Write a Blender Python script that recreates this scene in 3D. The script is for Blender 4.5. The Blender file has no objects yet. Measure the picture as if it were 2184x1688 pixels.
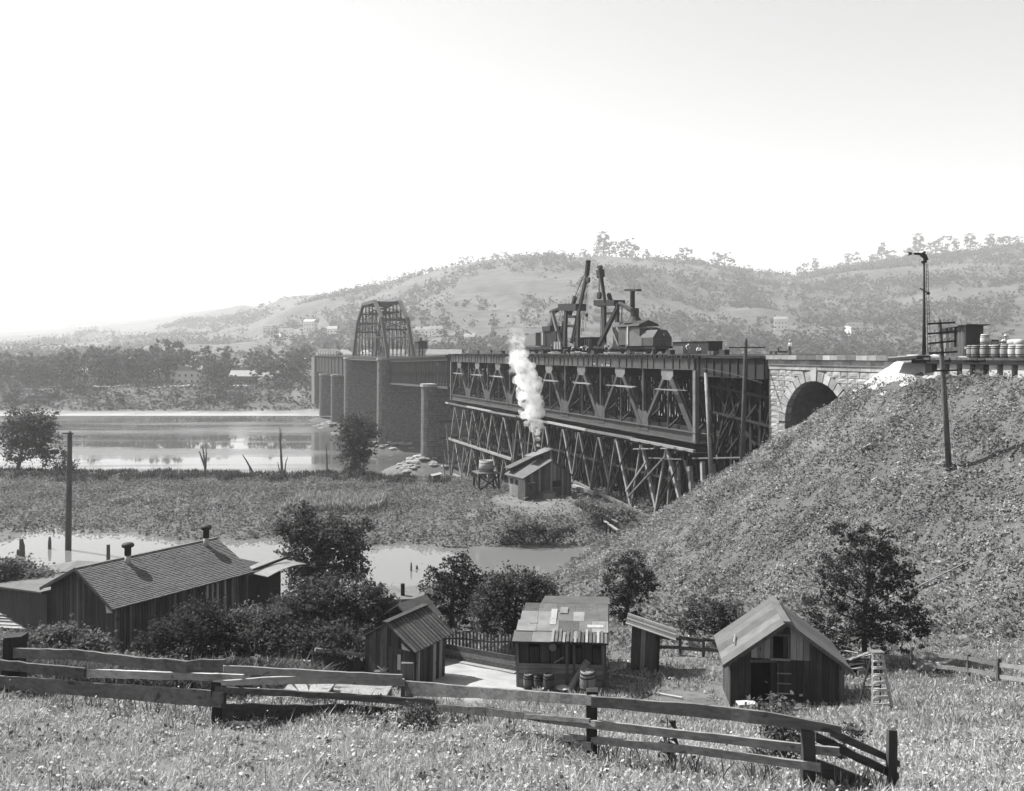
import bpy, math, random
import numpy as np
from mathutils import Vector, Matrix

random.seed(7); RNG = np.random.default_rng(11)
scn = bpy.context.scene
COL = scn.collection
R = math.radians

# ---------------------------------------------------------------- camera
F, CX, HY = 1800.0, 1092.0, 752.0          # focal length, centre column and eye-level row of a 2184 px wide frame
cd = bpy.data.cameras.new('camera'); cam = bpy.data.objects.new('camera', cd); COL.objects.link(cam)
cd.sensor_width = 36.0; cd.lens = 36.0 * F / 2184.0
cd.shift_y = (HY - 844.0) / 2184.0
cd.clip_start = 0.5; cd.clip_end = 12000
cam.location = (0, 0, 0); cam.rotation_euler = (R(90), 0, 0)
scn.camera = cam

# ---------------------------------------------------------------- sky, sun, exposure
SUN_EL = 50.0; SUN_DIR = Vector((-0.90, 0.44, 0)).normalized()
w = bpy.data.worlds.new('World'); scn.world = w; w.use_nodes = True
nt = w.node_tree; bg = nt.nodes['Background']
sky = nt.nodes.new('ShaderNodeTexSky'); sky.sky_type = 'NISHITA'; sky.sun_disc = False
sky.sun_elevation = R(SUN_EL); sky.sun_rotation = math.atan2(SUN_DIR.x, SUN_DIR.y)
sky.air_density = 1.0; sky.dust_density = 0.6; sky.ozone_density = 1.0
bw = nt.nodes.new('ShaderNodeSeparateColor')      # the old plate answered to blue light only
nt.links.new(sky.outputs[0], bw.inputs[0]); nt.links.new(bw.outputs[2], bg.inputs[0])
bg.inputs[1].default_value = 0.059
sl = bpy.data.lights.new('sun', 'SUN'); sl.energy = 5.0; sl.angle = R(0.6); sl.color = (1, 0.995, 0.985)
so = bpy.data.objects.new('sun', sl); COL.objects.link(so)
ce = math.cos(R(SUN_EL))
so.rotation_euler = Vector((SUN_DIR.x * ce, SUN_DIR.y * ce, math.sin(R(SUN_EL)))).to_track_quat('Z', 'Y').to_euler()
vs = scn.view_settings
vs.view_transform = 'Standard'; vs.look = 'None'; vs.exposure = 1.27; vs.gamma = 1.0; vs.use_curve_mapping = False
scn.cycles.use_denoising = True
scn.cycles.max_bounces = 6; scn.cycles.diffuse_bounces = 3; scn.cycles.glossy_bounces = 3
scn.cycles.transmission_bounces = 3; scn.cycles.transparent_max_bounces = 6; scn.cycles.volume_bounces = 3
scn.cycles.sample_clamp_indirect = 6.0

# ---------------------------------------------------------------- helpers
def pix(px, py, d):
    """world point at depth d seen at column px, row py of the 2184 px frame"""
    return Vector(((px - CX) / F * d, d, (HY - py) / F * d))

def noise2(x, y, scale, seed=0, octv=4):
    """cheap smooth fbm, about -1..1"""
    r = np.random.default_rng(seed); out = np.zeros(np.broadcast(x, y).shape); amp = 1.0; tot = 0
    for o in range(octv):
        f = 2 ** o / scale
        for k in range(3):
            a, p, q = r.uniform(0, 6.283, 3)
            out = out + amp * np.sin((x * math.cos(a) + y * math.sin(a)) * f * 6.283 + p
                                     + 1.3 * np.sin((y * math.cos(a) - x * math.sin(a)) * f * 4.1 + q))
        tot += amp * 1.7; amp *= 0.55
    return out / tot

class MB:
    """collects shapes; build() links them as ONE mesh object"""
    def __init__(s): s.v = []; s.f = []; s.m = []; s.mi = 0
    def add(s, vs, fs):
        b = len(s.v); s.v += [tuple(v) for v in vs]; s.f += [tuple(i + b for i in f) for f in fs]; s.m += [s.mi] * len(fs); return s
    def hexa(s, p):      # 8 points: bottom 0-3, top 4-7
        return s.add(p, [(3, 2, 1, 0), (4, 5, 6, 7), (0, 1, 5, 4), (1, 2, 6, 5), (2, 3, 7, 6), (3, 0, 4, 7)])
    def box(s, x0, x1, y0, y1, z0, z1):
        return s.hexa([(x0, y0, z0), (x1, y0, z0), (x1, y1, z0), (x0, y1, z0), (x0, y0, z1), (x1, y0, z1), (x1, y1, z1), (x0, y1, z1)])
    def beam(s, p, q, wd, ht, up=(0, 0, 1), w2=None, h2=None):
        p = Vector(p); q = Vector(q); d = (q - p).normalized(); u = Vector(up)
        if abs(d.dot(u)) > 0.98: u = Vector((0, 1, 0)) if abs(d.y) < 0.9 else Vector((1, 0, 0))
        a = d.cross(u).normalized(); b = a.cross(d)
        w2 = w2 or wd; h2 = h2 or ht
        A = [a * (sx * wd / 2) + b * (sy * ht / 2) for sx, sy in ((-1, -1), (1, -1), (1, 1), (-1, 1))]
        B = [a * (sx * w2 / 2) + b * (sy * h2 / 2) for sx, sy in ((-1, -1), (1, -1), (1, 1), (-1, 1))]
        return s.hexa([p + x for x in A] + [q + x for x in B])
    def tube(s, pts, rad, n=7, cap=True):
        pts = [Vector(p) for p in pts]
        if not isinstance(rad, (list, tuple)): rad = [rad] * len(pts)
        vs = []; fs = []; a = None
        for i, p in enumerate(pts):
            d = (pts[min(i + 1, len(pts) - 1)] - pts[max(i - 1, 0)]).normalized()
            if a is None:
                a = d.orthogonal().normalized()
            else:
                a = (a - d * a.dot(d)).normalized()
            b = d.cross(a)
            vs += [p + (a * math.cos(6.2832 * k / n) + b * math.sin(6.2832 * k / n)) * rad[i] for k in range(n)]
        for i in range(len(pts) - 1):
            fs += [(i * n + k, i * n + (k + 1) % n, (i + 1) * n + (k + 1) % n, (i + 1) * n + k) for k in range(n)]
        if cap:
            fs += [tuple(range(n - 1, -1, -1)), tuple(range((len(pts) - 1) * n, len(pts) * n))]
        return s.add(vs, fs)
    def lathe(s, c, prof, n=14, axis='z'):
        vs = []; fs = []
        for r, h in prof:
            for k in range(n):
                t = 6.2832 * k / n; x, y = r * math.cos(t), r * math.sin(t)
                vs.append({'z': (c[0] + x, c[1] + y, c[2] + h), 'x': (c[0] + h, c[1] + x, c[2] + y), 'y': (c[0] + y, c[1] + h, c[2] + x)}[axis])
        m = len(prof)
        for i in range(m - 1):
            fs += [(i * n + k, i * n + (k + 1) % n, (i + 1) * n + (k + 1) % n, (i + 1) * n + k) for k in range(n)]
        fs += [tuple(range(n - 1, -1, -1)), tuple(range((m - 1) * n, m * n))]
        return s.add(vs, fs)
    def prism(s, poly, off):
        """closed polygon (3d points) pushed along off"""
        n = len(poly); off = Vector(off)
        vs = [Vector(p) for p in poly] + [Vector(p) + off for p in poly]
        return s.add(vs, [tuple(range(n - 1, -1, -1)), tuple(range(n, 2 * n))] + [(k, (k + 1) % n, n + (k + 1) % n, n + k) for k in range(n)])
    def mesh(s, name, mats, smooth=False):
        me = bpy.data.meshes.new(name); me.from_pydata(s.v, [], s.f)
        for m in (mats if isinstance(mats, (list, tuple)) else [mats]): me.materials.append(m)
        if any(s.m): me.polygons.foreach_set('material_index', s.m)
        if smooth: me.polygons.foreach_set('use_smooth', [True] * len(s.f))
        me.update(); return me
    def build(s, name, mats, parent=None, smooth=False, **kw):
        return link(name, s.mesh(name, mats, smooth), parent, **kw)

def link(name, me, parent=None, label=None, cat=None, group=None, kind=None, loc=None, rotz=None):
    o = bpy.data.objects.new(name, me); COL.objects.link(o)
    if parent is not None: o.parent = parent
    if loc is not None: o.location = loc
    if rotz is not None: o.rotation_euler = (0, 0, rotz)
    return tag(o, label, cat, group, kind)

def tag(o, label=None, cat=None, group=None, kind=None):
    if label: o['label'] = label
    if cat: o['category'] = cat
    if group: o['group'] = group
    if kind: o['kind'] = kind
    return o

def thing(name, label, cat, loc=(0, 0, 0), rotz=0.0, group=None):
    return link(name, None, None, label, cat, group, None, loc, rotz)

def copy_tree(o, parent=None):
    c = o.copy(); COL.objects.link(c)
    if parent is not None: c.parent = parent
    for ch in list(o.children): copy_tree(ch, c)
    return c

def bulk_mesh(name, verts, quads, mat, rnd=None, tris=False):
    """numpy arrays -> mesh; rnd: one value per face in attribute 'rnd'"""
    me = bpy.data.meshes.new(name); nv, nf = len(verts), len(quads); k = quads.shape[1]
    me.vertices.add(nv); me.vertices.foreach_set('co', np.ascontiguousarray(verts, dtype=np.float32).ravel())
    me.loops.add(nf * k); me.loops.foreach_set('vertex_index', np.ascontiguousarray(quads, dtype=np.int32).ravel())
    me.polygons.add(nf); me.polygons.foreach_set('loop_start', np.arange(0, nf * k, k, dtype=np.int32))
    if rnd is not None:
        at = me.attributes.new('rnd', 'FLOAT', 'FACE'); at.data.foreach_set('value', np.ascontiguousarray(rnd, dtype=np.float32))
    me.materials.append(mat); me.update(calc_edges=True); return me

# ---------------------------------------------------------------- materials
class NT:
    def __init__(s, name):
        s.mat = bpy.data.materials.new(name); s.mat.use_nodes = True
        s.t = s.mat.node_tree; s.p = s.t.nodes['Principled BSDF']; s.p.inputs['Specular IOR Level'].default_value = 0.25
    def n(s, kind, **kw):
        nd = s.t.nodes.new('ShaderNode' + kind)
        for k, v in kw.items():
            if k.startswith('_'): setattr(nd, k[1:], v)
            else: nd.inputs[k.replace('__', ' ')].default_value = v
        return nd
    def l(s, a, b): s.t.links.new(a, b)
    def mix(s, fac, a, b):
        m = s.n('Mix', _data_type='FLOAT')
        for sock, val in ((0, fac), (2, a), (3, b)):
            if isinstance(val, (int, float)): m.inputs[sock].default_value = val
            else: s.l(val, m.inputs[sock])
        return m.outputs[0]
    def math(s, op, a, b=0.0, clamp=False):
        m = s.n('Math', _operation=op, _use_clamp=clamp)
        for i, val in enumerate((a, b)):
            if isinstance(val, (int, float)): m.inputs[i].default_value = val
            else: s.l(val, m.inputs[i])
        return m.outputs[0]
    def noise(s, scale, vec=None, detail=4.0, rough=0.6, stretch=None):
        nz = s.n('TexNoise', Scale=scale, Detail=detail, Roughness=rough)
        if vec is None: vec = s.coord
        if stretch:
            mp = s.n('Mapping'); mp.inputs['Scale'].default_value = stretch; s.l(vec, mp.inputs[0]); vec = mp.outputs[0]
        s.l(vec, nz.inputs['Vector']); return nz.outputs['Fac']
    @property
    def coord(s):
        if not hasattr(s, '_c'): s._c = s.n('TexCoord').outputs['Object']
        return s._c
    @property
    def orand(s):
        if not hasattr(s, '_r'): s._r = s.n('ObjectInfo').outputs['Random']
        return s._r
    def ramp(s, x, lo, hi, a, b):
        m = s.n('MapRange', _clamp=True)
        s.l(x, m.inputs[0])
        for i, v in enumerate((lo, hi, a, b)): m.inputs[i + 1].default_value = v
        return m.outputs[0]
    def finish(s, col, rough=0.85, bump=None, bstr=0.3, bdist=0.02):
        if isinstance(col, (int, float)):
            s.p.inputs['Base Color'].default_value = (col, col, col, 1)
        else: s.l(col, s.p.inputs['Base Color'])
        if isinstance(rough, (int, float)): s.p.inputs['Roughness'].default_value = rough
        else: s.l(rough, s.p.inputs['Roughness'])
        if bump is not None:
            b = s.n('Bump', Strength=bstr, Distance=bdist); s.l(bump, b.inputs['Height']); s.l(b.outputs[0], s.p.inputs['Normal'])
        return s.mat

def m_rough(name, base, var=0.5, scale=3.0, bump=0.4, bdist=0.02, rough=0.9, orv=0.25):
    t = NT(name); n1 = t.noise(scale, detail=6); n2 = t.noise(scale * 0.13, detail=3)
    f = t.math('ADD', t.math('MULTIPLY', n1, 0.6), t.math('MULTIPLY', n2, 0.4))
    c = t.ramp(f, 0.3, 0.7, base * (1 - var), base * (1 + var))
    c = t.math('MULTIPLY', c, t.ramp(t.orand, 0, 1, 1 - orv, 1 + orv))
    return t.finish(c, rough, n1, bump, bdist)

def m_wood(name, base, var=0.5, axis=2, orv=0.35, bump=0.5, streak=14.0):
    """weathered board: grain runs along object axis"""
    t = NT(name); st = [streak, streak, streak]; st[axis] = 0.7
    g = t.noise(1.0, stretch=st, detail=5); b = t.noise(0.9, detail=3)
    knots = t.noise(5.0, detail=1, stretch=[1 if i != axis else 0.45 for i in range(3)])
    f = t.math('ADD', t.math('MULTIPLY', g, 0.65), t.math('MULTIPLY', b, 0.35))
    c = t.ramp(f, 0.32, 0.68, base * (1 - var), base * (1 + var))
    c = t.math('MULTIPLY', c, t.ramp(knots, 0.68, 0.75, 1.0, 0.45))
    c = t.math('MULTIPLY', c, t.ramp(t.orand, 0, 1, 1 - orv, 1 + orv))
    return t.finish(c, 0.88, g, bump, 0.012)

def m_leaf(name, base, var=0.45, trans=0.35):
    t = NT(name); a = t.n('Attribute', _attribute_name='rnd')
    c = t.ramp(a.outputs['Fac'], 0, 1, base * (1 - var), base * (1 + var))
    t.l(c, t.p.inputs['Base Color']); t.p.inputs['Roughness'].default_value = 0.75
    t.p.inputs['Specular IOR Level'].default_value = 0.15
    tr = t.n('BsdfTranslucent'); t.l(c, tr.inputs['Color']); mx = t.n('MixShader', Fac=trans)
    t.l(t.p.outputs[0], mx.inputs[1]); t.l(tr.outputs[0], mx.inputs[2])
    t.l(mx.outputs[0], t.t.nodes['Material Output'].inputs['Surface'])
    return t.mat

M = dict(
    board=m_wood('weathered_board', 0.075), board_pale=m_wood('pale_board', 0.20, 0.35), board_dark=m_wood('dark_board', 0.035, 0.5),
    rail=m_wood('split_rail', 0.15, 0.5, axis=0), rail_dark=m_wood('dark_rail', 0.07, 0.5, axis=0), rail_pale=m_wood('pale_rail', 0.26, 0.35, axis=0),
    timber=m_wood('trestle_timber', 0.17, 0.4, orv=0.5, streak=5), timber_dark=m_wood('dark_and_shaded_timber', 0.016, 0.4, streak=5),  # second is dark timber; on inner falsework it paints the shade
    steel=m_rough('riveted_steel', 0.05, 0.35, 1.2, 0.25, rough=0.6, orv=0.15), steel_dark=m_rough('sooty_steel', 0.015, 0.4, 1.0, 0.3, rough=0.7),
    steel_old=m_rough('old_and_shaded_steel', 0.02, 0.4, 0.8, 0.2, rough=0.7, orv=0.15), gusset=m_rough('primed_plate', 0.12, 0.3, 1.5, 0.2, rough=0.6),
    stone=m_rough('quarry_faced_stone', 0.25, 0.4, 1.6, 0.9, 0.08, orv=0.28), mortar=m_rough('dark_mortar', 0.13, 0.4, 2.0, 0.4),  # mortar darker than the blocks it backs
    stone_dark=m_rough('stained_stone', 0.11, 0.45, 1.2, 0.9, 0.08), rock=m_rough('river_rock', 0.22, 0.4, 1.2, 0.9, 0.1),
    tin=m_rough('tin_sheet', 0.16, 0.35, 2.0, 0.2, rough=0.5), paper=m_rough('tar_paper', 0.085, 0.35, 1.8, 0.2, rough=0.8),
    white=m_rough('white_paint', 0.7, 0.12, 3.0, 0.1), pale=m_rough('pale_canvas', 0.36, 0.2, 3.0, 0.2), dirt=m_rough('pale_spoil', 0.27, 0.3, 2.2, 0.8, 0.05),
    black=m_rough('soot_and_shade_black', 0.012, 0.3, 3.0, 0.1), shingle=m_rough('grey_shingle', 0.10, 0.4, 6.0, 0.4), bark=m_wood('bark', 0.07, 0.5, streak=9),  # first is black iron; inside sheds it paints the indoor shade
    deadwood=m_wood('dead_wood', 0.10, 0.4, streak=9), skin=m_rough('skin', 0.33, 0.1, 3.0, 0.1), cloth_w=m_rough('white_shirt', 0.68, 0.12, 4.0, 0.2), cloth_d=m_rough('dark_trousers', 0.05, 0.3, 4.0, 0.2),
    glass=m_rough('dark_pane', 0.02, 0.2, 3.0, 0.0, rough=0.15),
    leaf=m_leaf('leaf', 0.06), leaf_dark=m_leaf('dark_leaf', 0.036), leaf_far=m_leaf('distant_leaf', 0.06, 0.3), leaf_pale=m_leaf('pale_leaf', 0.11),
    weed=m_leaf('embankment_weed', 0.25, 0.6), field=m_leaf('field_weed', 0.14, 0.5), grass=m_leaf('dry_grass', 0.40, 0.45), yard=m_leaf('yard_grass', 0.32, 0.5), flower=m_leaf('white_flower', 0.42, 0.15, 0.2),
)
# ---------------------------------------------------------------- the lie of the land
SB, CB = -0.361, 0.9326                       # bridge direction (unit): left and away
BO = Vector((21.8, 100.0, 0))                 # near end of the near truss
BROT = math.atan2(CB, SB)                     # local x = along the bridge, local y = towards the left
def b2w(s, Y, z=0.0): return Vector((BO.x + s * SB - Y * CB, BO.y + s * CB + Y * SB, z))
def w2b(x, y): dx, dy = x - BO.x, y - BO.y; return dx * SB + dy * CB, -dx * CB + dy * SB
RIVER, POND = -29.0, -22.5
_c = []
for px, d, z in [(0, 19, -7.9), (480, 18.5, -7.9), (860, 18, -7.8), (1262, 16, -7.7), (1723, 14.5, -7.5), (2184, 15, -7.7), (0, 14.5, -7.3), (1092, 14, -7.2), (2184, 11, -6.3),
                 (1092, 8, -5), (1180, 36, -14.3), (1665, 33.5, -14.2), (880, 36, -14.4), (1380, 39, -14.7), (2065, 37, -14.3), (2184, 30, -12.2), (1900, 26, -11.4),
                 (600, 34, -13.8), (1000, 41, -14.8), (1262, 25, -11.2), (860, 26, -10.9), (300, 30, -12.0), (30, 40, -14.3), (30, 30, -11.2),
                 (240, 48, -17.4), (500, 56, -18.2), (60, 53, -17.9), (580, 63, -19.2), (800, 60, -19), (1000, 55, -17.6), (1200, 52, -16.7), (1100, 70, -20.5), (1500, 46, -15.2), (1900, 44, -15), (2184, 44, -15),
                 (700, 85, -24.2), (200, 93, -24.2), (1080, 88, -23.6), (450, 88, -24.2), (700, 75, -22.3), (1000, 82, -22.3), (250, 80, -22.2), (0, 82, -22.2), (0, 103.5, -22.4), (350, 101, -22.4), (700, 98.5, -22.4), (1000, 97, -22.4), (1250, 98, -22.4), (1320, 93, -21.8),
                 (200, 120, -22.0), (700, 115, -21.6), (1000, 114, -21), (1150, 119, -20.6), (1100, 130, -21.4), (1300, 125, -20.4), (1380, 108, -21.0), (1450, 125, -20.6), (700, 140, -22.9), (200, 148, -23.4), (0, 166, -23.9), (350, 166, -24.1),
                 (700, 166, -24.3), (960, 176, -26.6), (1100, 160, -25), (1250, 160, -24), (0, 186, -29.6), (700, 184, -29.8), (900, 194, -29.2), (1000, 200, -29.5), (1200, 200, -29.5), (1500, 170, -24), (1500, 210, -29.5), (1900, 100, -16), (2184, 140, -20)]:
    _c.append(((px - CX) / F * d, d, z))
_c += [(0, 0, -1.65), (-14, 1, -1.9), (14, 1, -1.7), (0, -25, 4), (-25, -25, 4), (25, -25, 4), (0, 4, -3.2), (-40, 20, -8.2), (40, 20, -9)]
_c = np.array(_c)
def _k(r): r = np.maximum(r, 1e-6); return r * r * np.log(r)
_n = len(_c); _A = np.zeros((_n + 3, _n + 3))
_A[:_n, :_n] = _k(np.hypot(_c[:, None, 0] - _c[None, :, 0], _c[:, None, 1] - _c[None, :, 1])) + np.eye(_n) * 2.0
_A[:_n, _n] = 1; _A[:_n, _n + 1:] = _c[:, :2]; _A[_n, :_n] = 1; _A[_n + 1:, :_n] = _c[:, :2].T
_W = np.linalg.solve(_A, np.concatenate([_c[:, 2], np.zeros(3)]))
def _tps(x, y):
    out = _W[_n] + _W[_n + 1] * x + _W[_n + 2] * y
    for i in range(_n): out = out + _W[i] * _k(np.hypot(x - _c[i, 0], y - _c[i, 1]))
    return out
def sstep(a, b, t): t = np.clip((t - a) / (b - a), 0, 1); return t * t * (3 - 2 * t)

# far hills: column -> (crest row, crest distance)
_hp = np.array([-900, -300, 0, 250, 450, 540, 600, 720, 830, 950, 1080, 1180, 1300, 1400, 1500, 1600, 1690, 1760, 1850, 1950, 2050, 2200, 2500, 3200.])
_hy = np.array([712, 708, 704, 688, 668, 662, 651, 632, 606, 578, 556, 551, 552, 564, 575, 584, 592, 588, 572, 556, 545, 535, 515, 560.])
_hd = np.array([4600, 4600, 4500, 4000, 3200, 2500, 2000, 1850, 1750, 1680, 1620, 1600, 1600, 1640, 1700, 1760, 1880, 1940, 1940, 1900, 1870, 1800, 1760, 1760.])
def far_z(x, y):
    px = CX + F * x / np.maximum(y, 50.0); r = y
    cy = np.interp(px, _hp, _hy); cdist = np.interp(px, _hp, _hd); ch = (HY - cy) / F * cdist
    bank = -29.6 + 1.6 * sstep(368, 412, r) + 9.5 * sstep(405, 455, r) + 2.5 * sstep(455, 640, r)
    appr = 12.0 * sstep(590, 690, px) * sstep(395, 470, r) * (1 - 0.55 * sstep(480, 700, r))
    base = bank + appr
    t = np.clip((r - 560) / (cdist - 560), 0, 1); prof = (0.25 * t + 0.75 * t * t * (3 - 2 * t))
    z = base + (ch - base) * prof
    z = z - 0.25 * np.maximum(r - cdist, 0) * (r > cdist)
    return z + noise2(x, y, 430, 5, 3) * 12.0 * sstep(560, 1000, r) * (1 - 0.8 * sstep(0.86, 1.0, t)) + noise2(x, y, 30, 6, 2) * 0.7 * sstep(400, 450, r)
def rocks_z(x, y):
    out = np.full(np.shape(x), -99.0)
    for d, hh in ((205, 4.0), (252, 2.8), (304, 2.2), (332, 2.4), (360, 2.0)):
        s0 = (d - 100) / CB; s, Y = w2b(x, y)
        q = np.maximum(np.abs(s - s0) - 3.0, 0) ** 2 + np.maximum(np.abs(Y + 5) - 9.0, 0) ** 2
        out = np.maximum(out, -29.6 + hh - 0.42 * np.sqrt(q))
    return out
def land(x, y):
    x = np.asarray(x, float); y = np.asarray(y, float)
    lim = 8 + 0.75 * np.maximum(y, 0); xc = np.clip(x, -lim, lim)
    near = _tps(xc, np.clip(y, -30, 215)) + noise2(x, y, 9.0, 3, 3) * 0.12 * sstep(10, 20, y) + noise2(x, y, 35, 4, 2) * 0.25 * sstep(30, 110, y)
    s, Y = w2b(x, y)
    r = np.hypot(0.65 * np.maximum(s + 31, 0), 0.78 * np.maximum(np.maximum(Y + 0.3, -14 - Y), 0))
    emb = -0.55 - r + noise2(x, y, 7.0, 8, 3) * 0.22 * sstep(0, 4, r)
    k = 1.2; near = np.logaddexp(near * k, emb * k) / k
    bed = -31.5
    t = sstep(188, 215, y); z = near * (1 - t) + bed * t
    z = np.maximum(z, rocks_z(x, y) + noise2(x, y, 5, 9, 2) * 0.3)
    t = sstep(340, 372, y); zf = far_z(x, y); z = np.where(y > 340, np.maximum(z * (1 - t) + zf * t, rocks_z(x, y)), z)
    return z
def gz(x, y): return float(land(np.array([x]), np.array([y]))[0])
def hit(px, py, d0=6.0, d1=400.0):
    """first ground point on the sight line through that column and row"""
    d = np.geomspace(d0, d1, 900); X = (px - CX) / F * d; Z = (HY - py) / F * d
    g = land(X, d); i = np.argmax(g > Z); a, b = d[max(i - 1, 0)], d[i]
    for _ in range(25):
        m = 0.5 * (a + b); 
        if gz((px - CX) / F * m, m) > (HY - py) / F * m: b = m
        else: a = m
    return pix(px, py, b)

# ground sheet: fan of rows that widen with distance, out past the far ridge
def ground_mesh():
    rr = np.concatenate([np.linspace(-40, 4, 12), np.geomspace(5, 230, 300), np.geomspace(233, 5400, 210)])
    tt = np.linspace(-1, 1, 381); tt = 1.25 * tt + 0.35 * tt ** 5
    Yg, Tg = np.meshgrid(rr, tt, indexing='ij'); Xg = Tg * (np.maximum(Yg, 0) + 30)
    Zg = land(Xg, Yg)
    v = np.stack([Xg, Yg, Zg], -1).reshape(-1, 3); nr, nc = Yg.shape
    i = np.arange(nr - 1)[:, None] * nc + np.arange(nc - 1)[None, :]
    q = np.stack([i, i + 1, i + nc + 1, i + nc], -1).reshape(-1, 4)
    return v, q
def m_ground():
    t = NT('ground'); geo = t.n('NewGeometry').outputs['Position']; sp = t.n('SeparateXYZ'); t.l(geo, sp.inputs[0])
    n1 = t.noise(0.9, geo, 6); n2 = t.noise(0.07, geo, 4); n3 = t.noise(0.012, geo, 5)
    soil = t.ramp(n1, 0.35, 0.65, 0.08, 0.17)
    veg = t.ramp(n2, 0.35, 0.65, 0.04, 0.08)
    c = t.mix(t.ramp(t.math('ADD', n1, n2), 0.85, 1.1, 0.0, 1.0), soil, veg)
    hillc = t.math('ADD', t.ramp(n3, 0.4, 0.62, 0.05, 0.08), t.ramp(t.noise(0.06, geo, 3), 0.35, 0.7, -0.02, 0.03))
    y = sp.outputs['Y']; c = t.mix(t.ramp(y, 372, 408, 0, 1), c, hillc)
    # bare pale river bar on the far shore
    bar = t.math('MULTIPLY', t.ramp(t.math('ADD', y, t.math('MULTIPLY', n2, 30)), 405, 424, 1, 0), t.ramp(y, 364, 370, 0, 1))
    c = t.mix(bar, c, t.ramp(n1, 0.3, 0.7, 0.2, 0.3))
    # trodden bare earth of the yard and its paths
    for cx, cy, rx, ry in ((-1.4, 37.6, 2.7, 4.4), (-4.6, 28.0, 2.4, 3.2), (4.0, 119.0, 7.5, 6.0)):
        mp = t.n('Mapping', _vector_type='POINT'); mp.inputs['Location'].default_value = (-cx / rx, -cy / ry, 0); mp.inputs['Scale'].default_value = (1 / rx, 1 / ry, 0); t.l(geo, mp.inputs[0])
        ln = t.n('VectorMath', _operation='LENGTH'); t.l(mp.outputs[0], ln.inputs[0])
        c = t.mix(t.ramp(t.math('ADD', ln.outputs['Value'], t.math('MULTIPLY', n1, .5)), 1.05, 1.35, 1, 0), c, t.ramp(n1, .3, .7, .20, .30) if cy < 100 else t.ramp(n1, .3, .7, .09, .16))
    return t.finish(c, 0.95, n1, 0.6, 0.15)
def m_patch():   # foreground earth: the trodden yard is pale, the rest turf
    return m_rough('trodden_earth', 0.36, 0.25, 1.3, 0.5, 0.03)
v, q = ground_mesh()
gm = bulk_mesh('ground', v, q, m_ground()); gm.polygons.foreach_set('use_smooth', [True] * len(q))
link('ground', gm, kind='structure')

# water
def m_water(name, ripple, dark):
    t = NT(name); geo = t.n('NewGeometry').outputs['Position']
    a = t.noise(1.0, geo, 3, stretch=(0.5, 2.2, 1)); b = t.noise(1.0, geo, 5, 0.65, stretch=(0.006, 0.05, 1))
    ruff = t.ramp(b, 0.42, 0.60, 0.0, 1.0)
    t.p.inputs['IOR'].default_value = 1.33; t.p.inputs['Specular IOR Level'].default_value = 0.5
    t.p.inputs['Base Color'].default_value = (dark, dark, dark, 1)
    t.l(t.mix(ruff, 0.03, 0.03 + ripple), t.p.inputs['Roughness'])
    bp = t.n('Bump', Distance=0.05); t.l(a, bp.inputs['Height']); t.l(t.mix(ruff, 0.02, 0.9 * ripple + 0.02), bp.inputs['Strength']); t.l(bp.outputs[0], t.p.inputs['Normal'])
    return t.mat
mb = MB(); mb.add([(-700, 172, RIVER), (700, 172, RIVER), (700, 420, RIVER), (-700, 420, RIVER)], [(0, 1, 2, 3)])
mb.build('river', m_water('river_water', 0.25, 0.07), kind='structure')
mb = MB(); mb.add([(-95, 62, POND), (24, 62, POND), (24, 112, POND), (-95, 112, POND)], [(0, 1, 2, 3)])
mb.build('pond', m_water('pond_water', 0.0, 0.12), kind='structure')

# summer haze: one closed box of even air round everything
def haze():
    t = NT('haze_air'); t.t.nodes.remove(t.p)
    v = t.n('VolumePrincipled', Density=HAZE, Anisotropy=0.2); v.inputs['Color'].default_value = (0.97, 0.97, 0.97, 1)
    for k in ('Density Attribute', 'Color Attribute', 'Temperature Attribute'): v.inputs[k].default_value = ''
    t.mat.cycles.homogeneous_volume = True
    t.l(v.outputs[0], t.t.nodes['Material Output'].inputs['Volume'])
    MB().box(-11500, 11500, -400, 5800, -620, 420).build('haze', t.mat, kind='stuff')
HAZE = 0.00022
haze()
# ---------------------------------------------------------------- the bridge, in its own frame: x along, y to the left, z absolute
def bthing(name, label, cat, group=None): return thing(name, label, cat, (BO.x, BO.y, 0), BROT, group)
def bs(px, py, Y):
    """point of the vertical plane y = Y of the bridge frame that lies at that column and row"""
    a = (px - CX) / F; t = (Y - BO.x * CB + BO.y * SB) / (-a * CB + SB)
    s, _ = w2b(a * t, t); return Vector((s, Y, (HY - py) / F * t))
def part(name, mat, parent, fn, **kw):
    mb = MB(); fn(mb); return mb.build(name, mat, parent, **kw)
def bar(name, mat, parent, p, q, wd, ht=None, up=(0, 0, 1)): return MB().beam(p, q, wd, ht or wd, up).build(name, mat, parent)
NP, PL = 8, 12.27; SE = NP * PL
DECK = -0.28; TC0, TC1 = -2.1, -0.72; BC0, BC1 = -10.7, -9.5

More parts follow.
